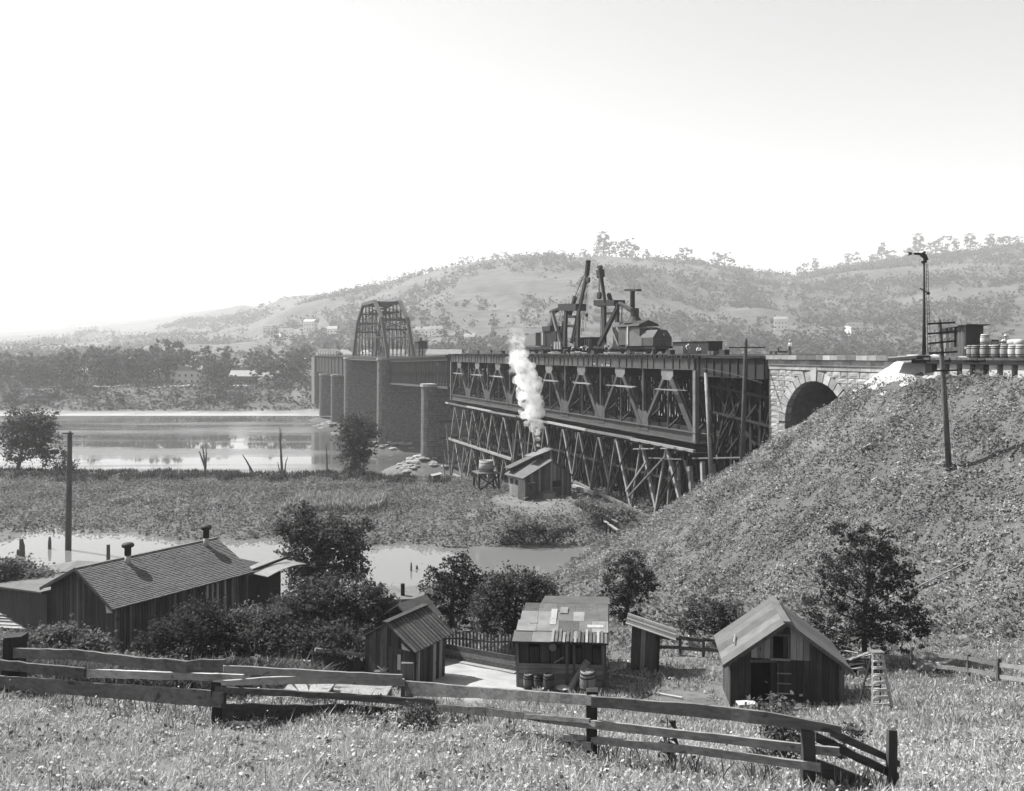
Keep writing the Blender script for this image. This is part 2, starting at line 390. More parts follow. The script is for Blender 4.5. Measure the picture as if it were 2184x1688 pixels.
def new_span():
    t = bthing('deck_truss_span', 'new riveted steel deck truss with wide V-shaped web members under the crane deck', 'bridge')
    UPY = (0, 1, 0)
    for side, Y in enumerate((0.0, -8.0)):
        st = M['steel'] if side == 0 else M['steel_old']; gs = M['gusset'] if side == 0 else M['steel_old']  # far truss and gussets in darker steel, shade put into the colour
        tc = part('top_chord', st, t, lambda b: (b.box(0, SE, Y - .3, Y + .3, TC0 + .06, TC1 - .06), b.box(0, SE, Y - .42, Y + .42, TC1 - .06, TC1), b.box(0, SE, Y - .42, Y + .42, TC0, TC0 + .06)))
        if side == 0:
            me = MB().box(-.05, .05, .3, .4, TC0 + .06, TC1 - .06).mesh('stiffener', M['steel_dark'])
            s = 1.0
            while s < SE:
                link('stiffener', me, tc, loc=(s, 0, 0)); s += random.choice((1.5, 2.05, 2.6))
            # faded white lettering, two illegible lines of paint
            lt = MB()
            for p0, p1, py0, py1 in ((1265.8, 1267.2, 775.0, 777.6), (1268.0, 1269.0, 775.0, 777.4), (1283, 1285.5, 778, 780.2), (1290, 1291.6, 778.4, 780.4), (1293, 1294.6, 778, 780.6), (1295.5, 1296.8, 778, 780.6), (1298, 1300, 778.2, 781), (1300.6, 1302.6, 778, 781)):
                a = bs(p0, py1, .305); c = bs(p1, py0, .305); lt.box(c.x, a.x, .3, .306, a.z, c.z)
            lt.build('lettering', M['pale'], tc, kind='stuff')
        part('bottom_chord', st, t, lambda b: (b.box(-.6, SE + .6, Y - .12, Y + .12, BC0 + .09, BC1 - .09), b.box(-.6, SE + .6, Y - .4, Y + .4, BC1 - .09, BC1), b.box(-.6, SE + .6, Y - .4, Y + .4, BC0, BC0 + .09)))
        for k in range(NP + 1):
            s = k * PL
            if 0 < k < NP:
                part('lower_gusset', st, t, lambda b: b.prism([(s - 1.5, Y + .14, BC1 - .7), (s - 1.5, Y + .14, -8.3), (s - .95, Y + .14, -7.6), (s + .2, Y + .14, -7.75), (s + 1.0, Y + .14, -7.3), (s + 1.6, Y + .14, -8.1), (s + 1.6, Y + .14, BC1 - .7)], (0, .05, 0)))
                bar('vertical', st, t, (s, Y, -7.9), (s, Y, TC0), .3, .22)
            if k < NP:   # farther, heavier member of the V, with lacing on its inner face
                w = .95 if k else 1.2; s1 = s + PL / 2
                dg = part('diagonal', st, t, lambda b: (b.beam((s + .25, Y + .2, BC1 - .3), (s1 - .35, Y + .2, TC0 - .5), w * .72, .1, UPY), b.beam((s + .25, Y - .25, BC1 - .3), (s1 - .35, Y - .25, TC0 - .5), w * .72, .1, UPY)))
                if side == 0:
                    lc = MB(); n = 13
                    for i in range(n):
                        f0 = .12 + .8 * i / n; f1 = .12 + .8 * (i + 1) / n; ya, yb = (.16, -.2) if i % 2 else (-.2, .16)
                        sx = lambda f: s + .25 + (s1 - .6 - s) * f + .38; zz = lambda f: BC1 - .3 + (TC0 - .5 - BC1 + .3) * f
                        lc.beam((sx(f0), Y + ya, zz(f0)), (sx(f1), Y + yb, zz(f1)), .09, .03)
                    lc.build('lacing', M['steel_dark'], dg)
                part('upper_gusset', gs, t, lambda b: b.prism([(s1 - 1.5, Y + .2, TC0 - .02), (s1 - 1.5, Y + .2, -2.9), (s1 - .8, Y + .2, -3.5), (s1 + .9, Y + .2, -3.4), (s1 + 1.3, Y + .2, -2.8), (s1 + 1.3, Y + .2, TC0 - .02)], (0, .06, 0)))
                bar('hanger', st, t, (s1, Y, TC0 - .6), (s1, Y, BC1), .16)
            if k > 0:
                bar('diagonal', st, t, (s - .25, Y, BC1 - .2), (s - PL / 2 + .4, Y, TC0 - .5), .46, .4, UPY)
            if k in (0, NP):
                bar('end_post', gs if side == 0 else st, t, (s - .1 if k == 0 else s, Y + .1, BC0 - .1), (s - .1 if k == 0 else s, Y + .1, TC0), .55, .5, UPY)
    for k in range(2 * NP + 1):
        s = k * PL / 2
        bar('floor_beam', M['steel_old'], t, (s, .1, -2.75), (s, -8.1, -2.75), .3, 1.1)
        bar('sway_brace', M['steel_dark'], t, (s, -.2, -3.2), (s, -7.8, BC1), .2); bar('sway_brace', M['steel_dark'], t, (s + .3, -7.8, -3.2), (s + .3, -.2, BC1), .2)
        if k < 2 * NP:
            bar('lateral_brace', M['steel_dark'], t, (s, -.2, BC0 + .3), (s + PL / 2, -7.8, BC0 + .3), .22)
    # deck: planking and ties
    dk = part('deck', M['timber_dark'], t, lambda b: b.box(-2, SE + 1.0, -11.2, .35, -.62, DECK - .1))
    tie = MB(); s = -1.5
    while s < SE + .8:
        tie.box(s, s + .24, .35, .62 + random.random() * .22, -.68, DECK - .06 + random.uniform(-.06, .05)); s += .62
    tie.build('tie_ends', M['timber_dark'], dk, kind='stuff')
    for Y in (-2.2, -3.7, -6.6, -8.1): bar('rail', M['steel'], dk, (-14, Y, -.28), (SE, Y, -.28), .1, .16)
    # hung scaffold planks at the upper joints
    for k in range(NP):
        s1 = (k + .5) * PL
        for j in range(3):
            z = -4.55 - .06 * j; a = s1 - 4.6 + random.uniform(-1, 1); bar('scaffold_plank', M['timber'], t, (a, .75 + .1 * j, z), (a + random.uniform(4, 6.5), .78 + .1 * j, z), .28, .09)
    return t
new_span()

def old_inner():
    """the old span still standing inside the new one"""
    t = bthing('old_truss_span', 'sooty old lattice truss still standing inside the new deck truss', 'bridge')
    for Y in (-3.4, -9.6):
        bar('top_chord', M['steel_dark'], t, (-12, Y, -2.55), (SE, Y, -2.55), .4, .7); bar('bottom_chord', M['steel_dark'], t, (-12, Y, -9.7), (SE, Y, -9.7), .4, .55)
    me = MB().box(-.19, .19, -.06, .06, -9.5, -2.7).mesh('lattice_post', M['steel_dark'])
    s = -11.6; i = 0
    while s < SE:
        link('lattice_post', me, t, loc=(s, -9.6, 0)); i += 1
        if i % 4 == 0:
            link('lattice_post', me, t, loc=(s + .3, -3.4, 0)); bar('lattice_brace', M['steel_dark'], t, (s, -3.45, -9.6), (s + 3.0, -3.45, -2.8), .22)
            bar('lattice_brace', M['steel_dark'], t, (s, -9.75, -9.6), (s + 3.0, -9.75, -2.8), .3)
        s += .74
old_inner()

def approach_girder():
    t = bthing('approach_girder', 'dark plate girder between the deck truss and the stone viaduct', 'girder')
    for Y in (0.05, -8):
        g = part('web', M['steel_dark'], t, lambda b: (b.box(-13.4, -.05, Y - .05, Y + .05, -2.75, -.72), b.box(-13.4, -.05, Y - .25, Y + .25, -.72, -.66), b.box(-13.4, -.05, Y - .25, Y + .25, -2.81, -2.75)))
        for i in range(9): bar('stiffener', M['steel_old'], g, (-12.8 + 1.5 * i, Y + .12, -2.74), (-12.8 + 1.5 * i, Y + .12, -.73), .1, .14)
    part('deck', M['timber_dark'], t, lambda b: b.box(-13.4, -2, -11.2, .5, -.6, DECK - .08))
    # falsework braces below it
    for p, q, w in (((1512, 800), (1520, 905), .3), ((1545, 905), (1590, 838), .22), ((1600, 830), (1604, 960), .3), ((1625, 800), (1622, 955), .3), ((1562, 880), (1612, 950), .25), ((1530, 830), (1560, 900), .2)):
        a = bs(*p, -1.5); b = bs(*q, -1.5); bar('falsework_brace', M['timber_dark'], t, a, b, w)
    for i in range(7):
        s = -12.5 + i * 1.9
        bar('falsework_post', M['timber_dark'], t, (s, -5 - (i % 2), -14), (s, -5 - (i % 2), -2.8), .34)
    for i in range(22):
        s = -12.9 + i * .58; Y = -2.0 - 1.6 * (i % 3); bar('falsework_post', M['timber_dark'], t, (s, Y, -13.5), (s + random.uniform(-.6, .6), Y, -2.9), .3)
    for i in range(9):
        s = -12.5 + i * 1.3; bar('falsework_brace', M['timber_dark'], t, (s, -1.4 - (i % 2), -9.5 - (i % 3)), (s + random.choice((-3, 3)), -1.4 - (i % 2), -3.2), .22)
    for i in range(46):
        s = random.uniform(-13, -.4); Y = random.uniform(-8, -.7); z = random.uniform(-12.5, -5); bar('falsework_brace', M['timber_dark'], t, (s, Y, z), (max(min(s + random.choice((-1, 1)) * random.uniform(1.5, 4), -.2), -13.2), Y + random.uniform(-.4, .4), z + random.uniform(2, 4.5) if z < -7.5 else -3.0), random.choice((.16, .2, .26)))
    for z in (-4.9, -7.9): bar('falsework_cap', M['steel_dark'], t, (-13, -1.2, z), (-.6, -1.2, z + 1.0), .3, .25)
    for z in (-8.6, -10.4): bar('falsework_cap', M['timber'], t, (-13, -4.2, z), (-1, -4.2, z), .4, .3)
    bar('sagging_cable', M['steel'], t, bs(1500, 786, .4), bs(1560, 797, .4), .06); bar('sagging_cable', M['steel'], t, bs(1560, 797, .4), bs(1628, 818, .4), .06)
approach_girder()

def falsework():
    t = bthing('falsework_trestle', 'timber falsework trestle of leaning piles and braces under the deck truss', 'trestle')
    def g(s, Y): p = b2w(s, Y); return gz(p.x, p.y)
    # platform under the bottom chord
    for Y in (1.0, -1.2, -4, -6.8, -9.2):
        for s0 in np.arange(-1, SE, 14.0):
            bar('stringer', M['timber'] if Y > 0 else M['timber_dark'], t, (s0, Y + random.uniform(-.1, .15), -11.45 + random.uniform(-.12, .06)), (min(s0 + 14.6, SE + 1), Y + random.uniform(-.1, .15), -11.45 + random.uniform(-.12, .06)), .36, .32)  # front stringer pale, inner ones darkened with painted shade
    for s0 in np.arange(-2, SE + 1, 2.6):
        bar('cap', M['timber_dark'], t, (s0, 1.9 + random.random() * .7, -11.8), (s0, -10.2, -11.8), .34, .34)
    part('platform', M['timber_dark'], t, lambda b: b.box(2, SE, -9.6, -.4, -11.25, -11.12))  # solid floor added to darken the truss interior
    def tier(s, Y, z1, z0, mat, thin, first):
        bar('batter_post', mat, t, (s + 1.3, Y, z1), (s - 2.2, Y - .4, z0), .36)
        bar('post', thin, t, (s + 1.5, Y + .1, z1), (s + 3.9, Y + .3, z0), .22)
        if first: bar('brace', M['timber'] if random.random() < .35 else M['timber_dark'], t, (s - 2.0, Y + .35, z1 - 1.0), (s + 3.6, Y + .35, z0 + .3), .2, .12)
        else: bar('brace', M['timber_dark'], t, (s + 3.6, Y, z1 - .5), (s - 2.0, Y, z0 + .5), .2, .14)
    for Y, mat, thin in ((1.0, M['timber'], M['timber']), (-2.6, M['timber_dark'], M['timber_dark']), (-5.8, M['timber_dark'], M['timber_dark']), (-9.0, M['timber_dark'], M['timber_dark'])):  # inner rows take the dark timber, their shade put into the colour
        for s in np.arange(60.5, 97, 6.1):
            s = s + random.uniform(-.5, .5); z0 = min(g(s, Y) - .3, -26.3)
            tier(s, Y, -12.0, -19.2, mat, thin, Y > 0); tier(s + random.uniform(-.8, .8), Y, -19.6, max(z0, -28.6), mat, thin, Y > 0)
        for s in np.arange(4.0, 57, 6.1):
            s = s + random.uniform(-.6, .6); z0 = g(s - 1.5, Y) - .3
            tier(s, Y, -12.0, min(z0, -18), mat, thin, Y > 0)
            if Y < 0:
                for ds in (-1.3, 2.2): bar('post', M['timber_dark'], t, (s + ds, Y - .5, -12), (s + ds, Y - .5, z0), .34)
        bar('girt', mat, t, (57, Y + .35, -19.35), (97.5, Y + .35, -19.35), .4, .42)
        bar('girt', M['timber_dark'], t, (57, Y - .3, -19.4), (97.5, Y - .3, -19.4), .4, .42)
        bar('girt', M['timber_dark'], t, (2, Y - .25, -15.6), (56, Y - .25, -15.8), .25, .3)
    for a, b, Y in (((966, 1012), (1012, 1033), 1.6), ((1268, 1046), (1391, 1108), 1.6), ((1206, 1018), (1262, 1047), 1.2), ((1222, 1036), (1268, 1052), 2.2)):
        bar('sill', M['timber'], t, bs(*a, Y), bs(*b, Y), .45, .42)
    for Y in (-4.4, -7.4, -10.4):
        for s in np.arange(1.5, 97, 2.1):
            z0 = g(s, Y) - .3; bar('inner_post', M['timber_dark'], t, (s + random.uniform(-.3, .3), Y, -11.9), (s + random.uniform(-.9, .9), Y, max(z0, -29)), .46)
    for i in range(70):
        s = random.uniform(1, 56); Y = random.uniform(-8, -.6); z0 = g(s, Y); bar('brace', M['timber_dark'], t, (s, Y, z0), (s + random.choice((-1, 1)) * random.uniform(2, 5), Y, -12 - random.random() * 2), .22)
    # heavy posts behind the engine house and piles by the bank
    for px, y0, y1, Y in ((1123, 905, 1000, -.8), (1160, 885, 1000, -.8), (1098, 925, 1000, .6)): bar('heavy_post', M['timber_dark'], t, bs(px, y0, Y), bs(px + 1, y1, Y), .75)
    for (p, q, w) in (((1438, 985), (1452, 1080), .3), ((1446, 985), (1450, 1072), .3), ((1462, 982), (1480, 1060), .3), ((1430, 985), (1424, 1085), .25), ((1471, 995), (1476, 1060), .45), ((1498, 985), (1500, 1048), .42), ((1520, 990), (1526, 1035), .42)):
        bar('pile', M['timber'], t, bs(*p, .2), bs(*q, .2), w)
    for p, q in (((1352, 958), (1440, 956)), ((1385, 977), (1455, 980)), ((1478, 978), (1590, 976))): bar('staging_plank', M['timber'], t, bs(*p, 1.4), bs(*q, .2 if p[0] > 1470 else 1.4), .3, .14)
    for p, q in (((1378, 985), (1335, 1048)), ((1420, 972), (1338, 1062))): bar('brace', M['timber'], t, bs(*p, 1.5), bs(*q, 1.7), .2)
    for px, y0, y1 in ((948, 962, 992), (957, 968, 1034), (945, 990, 1034), (952, 905, 962)): bar('outrigger_post', M['timber'], t, bs(px, y0, 2.2), bs(px + 5, y1, 2.2), .28)
    for z in (-19.2, -15.5): bar('outrigger_beam', M['timber_dark'], t, (96, 3.6, z), (99, -3, z), .35)
falsework()

# ---------------------------------------------------------------- piers and old spans beyond
def pier(d, zt, zb, label, ln=16.5, wd=4.4):
    s0 = (d - 100) / CB; t = thing('bridge_pier', label, 'pier', b2w(s0, 0, zb), BROT, 'stone piers standing in the river')
    n = int((zt - zb) / .62); mb = MB(); H = zt - zb
    def ring(h, off):
        k = 1 + .055 * (1 - h / H); a = wd / 2 * k + off; pts = []
        for y0, sg in ((2.9, 1), (2.9 - ln, -1)):
            for i in range(7):
                th = math.pi * i / 6; pts.append((a * math.cos(th) * sg, y0 - (.7 if sg > 0 else -.7) * wd / 2 + sg * a * .85 * math.sin(th) * k, h))
        return pts
    rings = []
    for i in range(n):
        h0 = H * i / n; h1 = H * (i + 1) / n; o = random.uniform(-.03, .04)
        rings += [ring(h0 + .0, -.07), ring(h0 + .05, o), ring(h1 - .05, o), ring(h1, -.07)]
    v = [p for r in rings for p in r]; m = len(rings[0])
    f = [(i * m + k, i * m + (k + 1) % m, (i + 1) * m + (k + 1) % m, (i + 1) * m + k) for i in range(len(rings) - 1) for k in range(m)]
    f += [tuple(range((len(rings) - 1) * m, len(rings) * m))]
    mb.add(v, f).build('shaft', M['pier'], t)
    cp = MB(); a = ring(H, .3); b = [(x, y, H + .7) for x, y, z in a]; cp.add(a + b, [tuple(range(m - 1, -1, -1)), tuple(range(m, 2 * m))] + [(k, (k + 1) % m, m + (k + 1) % m, m + k) for k in range(m)])
    cp.build('coping', M['stone'], t); return t
def m_pier():
    t = NT('coursed_pier_stone'); br = t.n('TexBrick', Scale=1.0); br.inputs['Color1'].default_value = (.13, .13, .13, 1); br.inputs['Color2'].default_value = (.105, .105, .105, 1); br.inputs['Mortar'].default_value = (.075, .075, .075, 1)
    br.inputs['Brick Width'].default_value = 1.3; br.inputs['Row Height'].default_value = .62; br.inputs['Mortar Size'].default_value = .05
    mp = t.n('Mapping'); mp.inputs['Rotation'].default_value = (R(90), 0, 0); t.l(t.coord, mp.inputs[0]); mp.inputs['Rotation'].default_value = (R(90), R(90), 0)
    sp = t.n('SeparateXYZ'); t.l(t.coord, sp.inputs[0]); cb = t.n('CombineXYZ'); t.l(t.math('ADD', sp.outputs[0], sp.outputs[1]), cb.inputs[0]); t.l(sp.outputs[2], cb.inputs[1]); t.l(cb.outputs[0], br.inputs['Vector'])
    n1 = t.noise(1.5); m = t.n('Mix', _data_type='RGBA', _blend_type='MULTIPLY'); m.inputs[0].default_value = 1; t.l(br.outputs['Color'], m.inputs[6]); t.l(t.ramp(n1, .3, .7, .6, 1.35), m.inputs[7])
    return t.finish(m.outputs[2], .9, n1, .6, .06)
M['pier'] = m_pier()
pier(205, -8.3, -28.8, 'tall stone pier rising from rocks next to the timber falsework')
pier(252, -2.3, -30.5, 'massive dark pier under the near end of the through truss', 17.5, 5.0)
pier(304, -2.4, -30.5, 'massive pier under the far end of the through truss', 17.5, 5.0)
pier(332, -9.4, -30.5, 'slim stone pier with flared cap, second from the far bank', 15, 3.4)
pier(360, -9.8, -27, 'slim stone pier with flared cap nearest the far bank', 15, 3.4)

def sd(d): return (d - 100) / CB
def lattice_span(name, label, d0, d1, z0, z1, depth, dense=True):
    t = bthing(name, label, 'bridge'); a, b = sd(d0), sd(d1)
    for Y in (0.0, -4.0, -8.0):
        tc = bar('top_chord', M['steel_old'], t, (a, Y, z0 - .8), (b, Y, z1 - .8), .5, 1.1); bar('bottom_chord', M['steel'], t, (a, Y, z0 - depth), (b, Y, z1 - depth), .4, .55)
        n = int((b - a) / (1.25 if dense else 2.2))
        for i in range(n + 1):
            f = i / n; s = a + (b - a) * f; zt = z0 + (z1 - z0) * f
            bar('web_post', M['steel_old'], t, (s, Y, zt - depth), (s, Y, zt - 1), .3, .2)
            if dense and i % 2 == 0 and i < n - 2: bar('web_brace', M['steel_old'], t, (s, Y + .1, zt - depth), (s + 2 * (b - a) / n, Y + .1, zt - 1), .18, .12)
    part('deck', M['timber_dark'], t, lambda m: m.hexa([(a, -10, z0 - .5), (b, -10, z1 - .5), (b, .6, z1 - .5), (a, .6, z0 - .5), (a, -10, z0), (b, -10, z1), (b, .6, z1), (a, .6, z0)]))
lattice_span('old_deck_truss', 'old dark deck truss span between the falsework and the through truss', 194, 250.5, -.55, -1.6, 7.6)
def plate_span():
    t = bthing('plate_girder_span', 'dark old plate girder span reaching the far bank', 'bridge'); a, b = sd(307), sd(390); zt = -1.75
    for Y in (0, -8):
        w = part('web', M['steel_old'], t, lambda m: (m.box(a, b, Y - .06, Y + .06, zt - 6.8, zt - .3), m.box(a, b, Y - .4, Y + .4, zt - .3, zt), m.box(a, b, Y - .4, Y + .4, zt - 7.0, zt - 6.8)))
        for i in range(11): bar('stiffener', M['steel_old'], w, (a + 1 + i * (b - a - 2) / 10, Y + .2, zt - 6.8), (a + 1 + i * (b - a - 2) / 10, Y + .2, zt - .3), .35, .25)
    part('deck', M['timber_dark'], t, lambda m: m.box(a, b, -9.5, .6, zt, zt + .35))
    for i in range(8): bar('railing_post', M['steel_old'], t, (a + 30 + i * 7, .5, zt), (a + 30 + i * 7, .5, zt + 2.6), .16)
    bar('railing', M['steel_old'], t, (a + 30, .5, zt + 2.5), (a + 79, .5, zt + 2.5), .1)
plate_span()
def through_truss():
    t = bthing('through_truss_span', 'camelback through truss with tall portals standing above the river bridge', 'bridge'); a = sd(252); L = sd(304) - a; zd = -1.7
    poly = [(0, 0), (8.2, 12.2), (18.5, 18.0), (L - 18.5, 18.0), (L - 8.2, 12.2), (L, 0)]
    top = lambda f: float(np.interp(f, [p[0] for p in poly], [p[1] for p in poly]))
    for Y in (0, -8.0):
        for i in range(5):
            p, q = poly[i], poly[i + 1]
            bar('end_post' if i in (0, 4) else 'upper_chord', M['steel'], t, (a + p[0], Y, zd + p[1]), (a + q[0], Y, zd + q[1]), .95, 1.0)
        bar('bottom_chord', M['steel_old'], t, (a, Y, zd), (a + L, Y, zd), .5, .9)
        n = 10
        for i in range(1, n):
            f = L * i / n; bar('vertical', M['steel_old'], t, (a + f, Y, zd), (a + f, Y, zd + top(f)), .3)
            g = L * (i + (1 if i < n / 2 else -1)) / n
            if i != n // 2: bar('tie', M['steel_old'], t, (a + g, Y, zd + .3), (a + f, Y, zd + top(f) - .2), .15)
        for h in (6.5, 10.5):
            bar('mid_strut', M['steel_old'], t, (a + L * .1 + (1.5 if h > 7 else 0), Y, zd + h), (a + L * .9 - (1.5 if h > 7 else 0), Y, zd + h), .35, .3)
        for i in range(1, n - 1):
            bar('tie', M['steel_old'], t, (a + L * i / n, Y, zd + 6.5), (a + L * (i + 1) / n, Y, zd + min(top(L * i / n), top(L * (i + 1) / n))), .14)
    for f in (8.2, 18.5, L / 2, L - 18.5, L - 8.2):
        h = top(f); bar('portal_strut', M['steel'], t, (a + f, 0, zd + h - .4), (a + f, -8, zd + h - .4), .4, .8)
        bar('portal_strut', M['steel_old'], t, (a + f, 0, zd + h - 3.4), (a + f, -8, zd + h - 3.4), .3, .5)
        bar('portal_brace', M['steel_old'], t, (a + f, 0, zd + h - 3.2), (a + f, -8, zd + h - .6), .18); bar('portal_brace', M['steel_old'], t, (a + f, -8, zd + h - 3.2), (a + f, 0, zd + h - .6), .18)
        bar('portal_brace', M['steel_old'], t, (a + f, 0, zd + h - 5.4), (a + f, -2.2, zd + h - 3.4), .22); bar('portal_brace', M['steel_old'], t, (a + f, -8, zd + h - 5.4), (a + f, -5.8, zd + h - 3.4), .22)
    for i in range(4):
        f0 = 18.5 + (L - 37) * i / 4; f1 = 18.5 + (L - 37) * (i + 1) / 4
        bar('top_lateral', M['steel_old'], t, (a + f0, 0, zd + 18), (a + f1, -8, zd + 18), .2); bar('top_lateral', M['steel_old'], t, (a + f0, -8, zd + 18), (a + f1, 0, zd + 18), .2)
    part('floor', M['timber_dark'], t, lambda m: m.box(a, a + L, -8.6, .6, zd - 1.0, zd - .4))
    # footway hung on the side, with railing
    bar('footway', M['steel'], t, (a - 1, 1.4, zd - .8), (a + L + 2, 1.4, zd - .8), 1.2, .3); bar('footway_rail', M['steel'], t, (a - 1, 1.9, zd + .2), (a + L + 2, 1.9, zd + .2), .12)
through_truss()
def far_abutment():
    t = bthing('far_abutment', 'stone abutment of the old bridge on the far bank', 'abutment')
    part('wall', M['pier'], t, lambda m: m.box(sd(389), sd(398), -12, 1, -24, -2.2))
far_abutment()

# ---------------------------------------------------------------- stone arch viaduct
def viaduct():
    t = bthing('stone_arch_viaduct', 'pale quarry-faced stone arch viaduct half buried by the weedy embankment', 'viaduct')
    sc, zs, r0, r1 = -20.2, -7.0, 4.3, 5.2; s1, s0 = -13.5, -40.0; zt, zb = -.75, -17.0
    # backing wall with the arch cut through
    n = 24; arc = [(sc + r0 * math.cos(math.pi * i / n), zs + r0 * math.sin(math.pi * i / n)) for i in range(n + 1)]
    mb = MB(); Yf, Yb = -.06, -11.4
    outer = [(s1, zb)] + [(s1, zs)] + [(s1 + (s0 - s1) * i / n, zt) for i in range(n + 1)] + [(s0, zs), (s0, zb)]
    inner = [(sc + r0, zb), (sc + r0, zs)] + arc + [(sc - r0, zs), (sc - r0, zb)]
    vs = []; fs = []; N = len(outer)
    for Y in (Yf, Yb): vs += [(p[0], Y, p[1]) for p in outer] + [(p[0], Y, p[1]) for p in inner]
    for i in range(N - 1):
        fs += [(i, N + i, N + i + 1, i + 1), (2 * N + i, 2 * N + i + 1, 3 * N + i + 1, 3 * N + i), (i, i + 1, 2 * N + i + 1, 2 * N + i), (N + i, 3 * N + i, 3 * N + i + 1, N + i + 1)]
    mb.add(vs, fs).build('core', M['mortar'], t)
    # quarry-faced block: unit cube with an uneven face towards +y
    def block(seed):
        r = random.Random(seed); vs = []; g = 3
        for j in range(g + 1):
            for i in range(g + 1):
                e = i in (0, g) or j in (0, g); vs.append((i / g - .5, .0 + (0 if e else r.uniform(.35, 1.0)), j / g - .5))
        fs = [(j * 4 + i, j * 4 + i + 1, j * 4 + i + 5, j * 4 + i + 4) for j in range(g) for i in range(g)]
        k = len(vs); vs += [(-.5, -3, -.5), (.5, -3, -.5), (.5, -3, .5), (-.5, -3, .5)]
        fs += [(0, k, k + 1, 3, 2, 1), (12, 13, 14, 15, k + 2, k + 3), (0, 4, 8, 12, k + 3, k), (3, k + 1, k + 2, 15, 11, 7)]
        me = bpy.data.meshes.new('stone_block'); me.from_pydata(vs, [], [f[::-1] for f in fs]); me.materials.append(M['stone']); me.update(); return me
    bl = [block(i) for i in range(6)]
    def put(name, sa, sb, za, zb_, Y=0.03, yd=.1):
        o = link(name, random.choice(bl), t); o.location = ((sa + sb) / 2, Y, (za + zb_) / 2); o.scale = (abs(sb - sa) - .05, yd, zb_ - za - .045)
    z = -1.75; row = 0
    while z > -13.5:
        h = random.choice((.44, .5, .56, .62)); zm = z - h / 2
        hw = math.sqrt(max(r1 * r1 - (zm - zs) ** 2, 0)) if zm > zs else r0
        for a, b in ((s1, sc + hw), (sc - hw, s0)) if hw > 0 else ((s1, s0),):
            s = a
            while s > b + .15:
                ln = min(random.uniform(.75, 1.7), s - b)
                if s - ln - b < .45: ln = s - b
                p = b2w(s - ln / 2, .2)
                if gz(p.x, p.y) < z: put('stone', s, s - ln, z - h, z, random.uniform(0, .04), random.uniform(.03, .08))
                s -= ln
        z -= h; row += 1
    # return face at the end towards the girder
    z = -1.75
    nv = 17
    for i in range(nv):
        a0 = math.pi * i / nv + .012; a1 = math.pi * (i + 1) / nv - .012; ro = r1 + (.35 if i == nv // 2 else 0); yo = .16 if i == nv // 2 else random.uniform(.05, .1)
        P = [(sc + r * math.cos(a), yo, zs + r * math.sin(a)) for r, a in ((r0 - .05, a0), (ro, a0), (ro, a1), (r0 - .05, a1))]
        MB().prism(P, (0, -.7, 0)).build('voussoir', M['stone'], t)
    s = s1 + .2
    while s > s0:
        ln = random.uniform(.9, 1.5); MB().box(s - ln + .03, s, -1.2, .42, -.72, DECK + random.uniform(-.02, .03)).build('coping_stone', M['stone_dark'] if random.random() < .5 else M['stone'], t); s -= ln
    s = s1 + .05
    while s > s0:
        ln = random.uniform(1.0, 1.6); MB().box(s - ln + .03, s, -.5, .14, -1.2, -.77).build('frieze_stone', M['stone'], t)
        MB().box(s - ln + .03, s, -.5, .1, -1.72, -1.3).build('frieze_stone', M['stone'], t); s -= ln
    part('string_course', M['stone_dark'], t, lambda m: m.box(s0, s1, -.5, .2, -1.3, -1.2))
    part('ballast', M['stone_dark'], t, lambda m: m.box(s0, s1, -11.4, -1.2, -1.2, DECK - .12))
    z = -1.75
    while z > -13:
        h = .55; MB().box(s1 + .002, s1 + .1, -3 + random.uniform(-.5, .5), -.02, z - h + .04, z).build('return_stone', M['stone'], t); z -= h
viaduct()
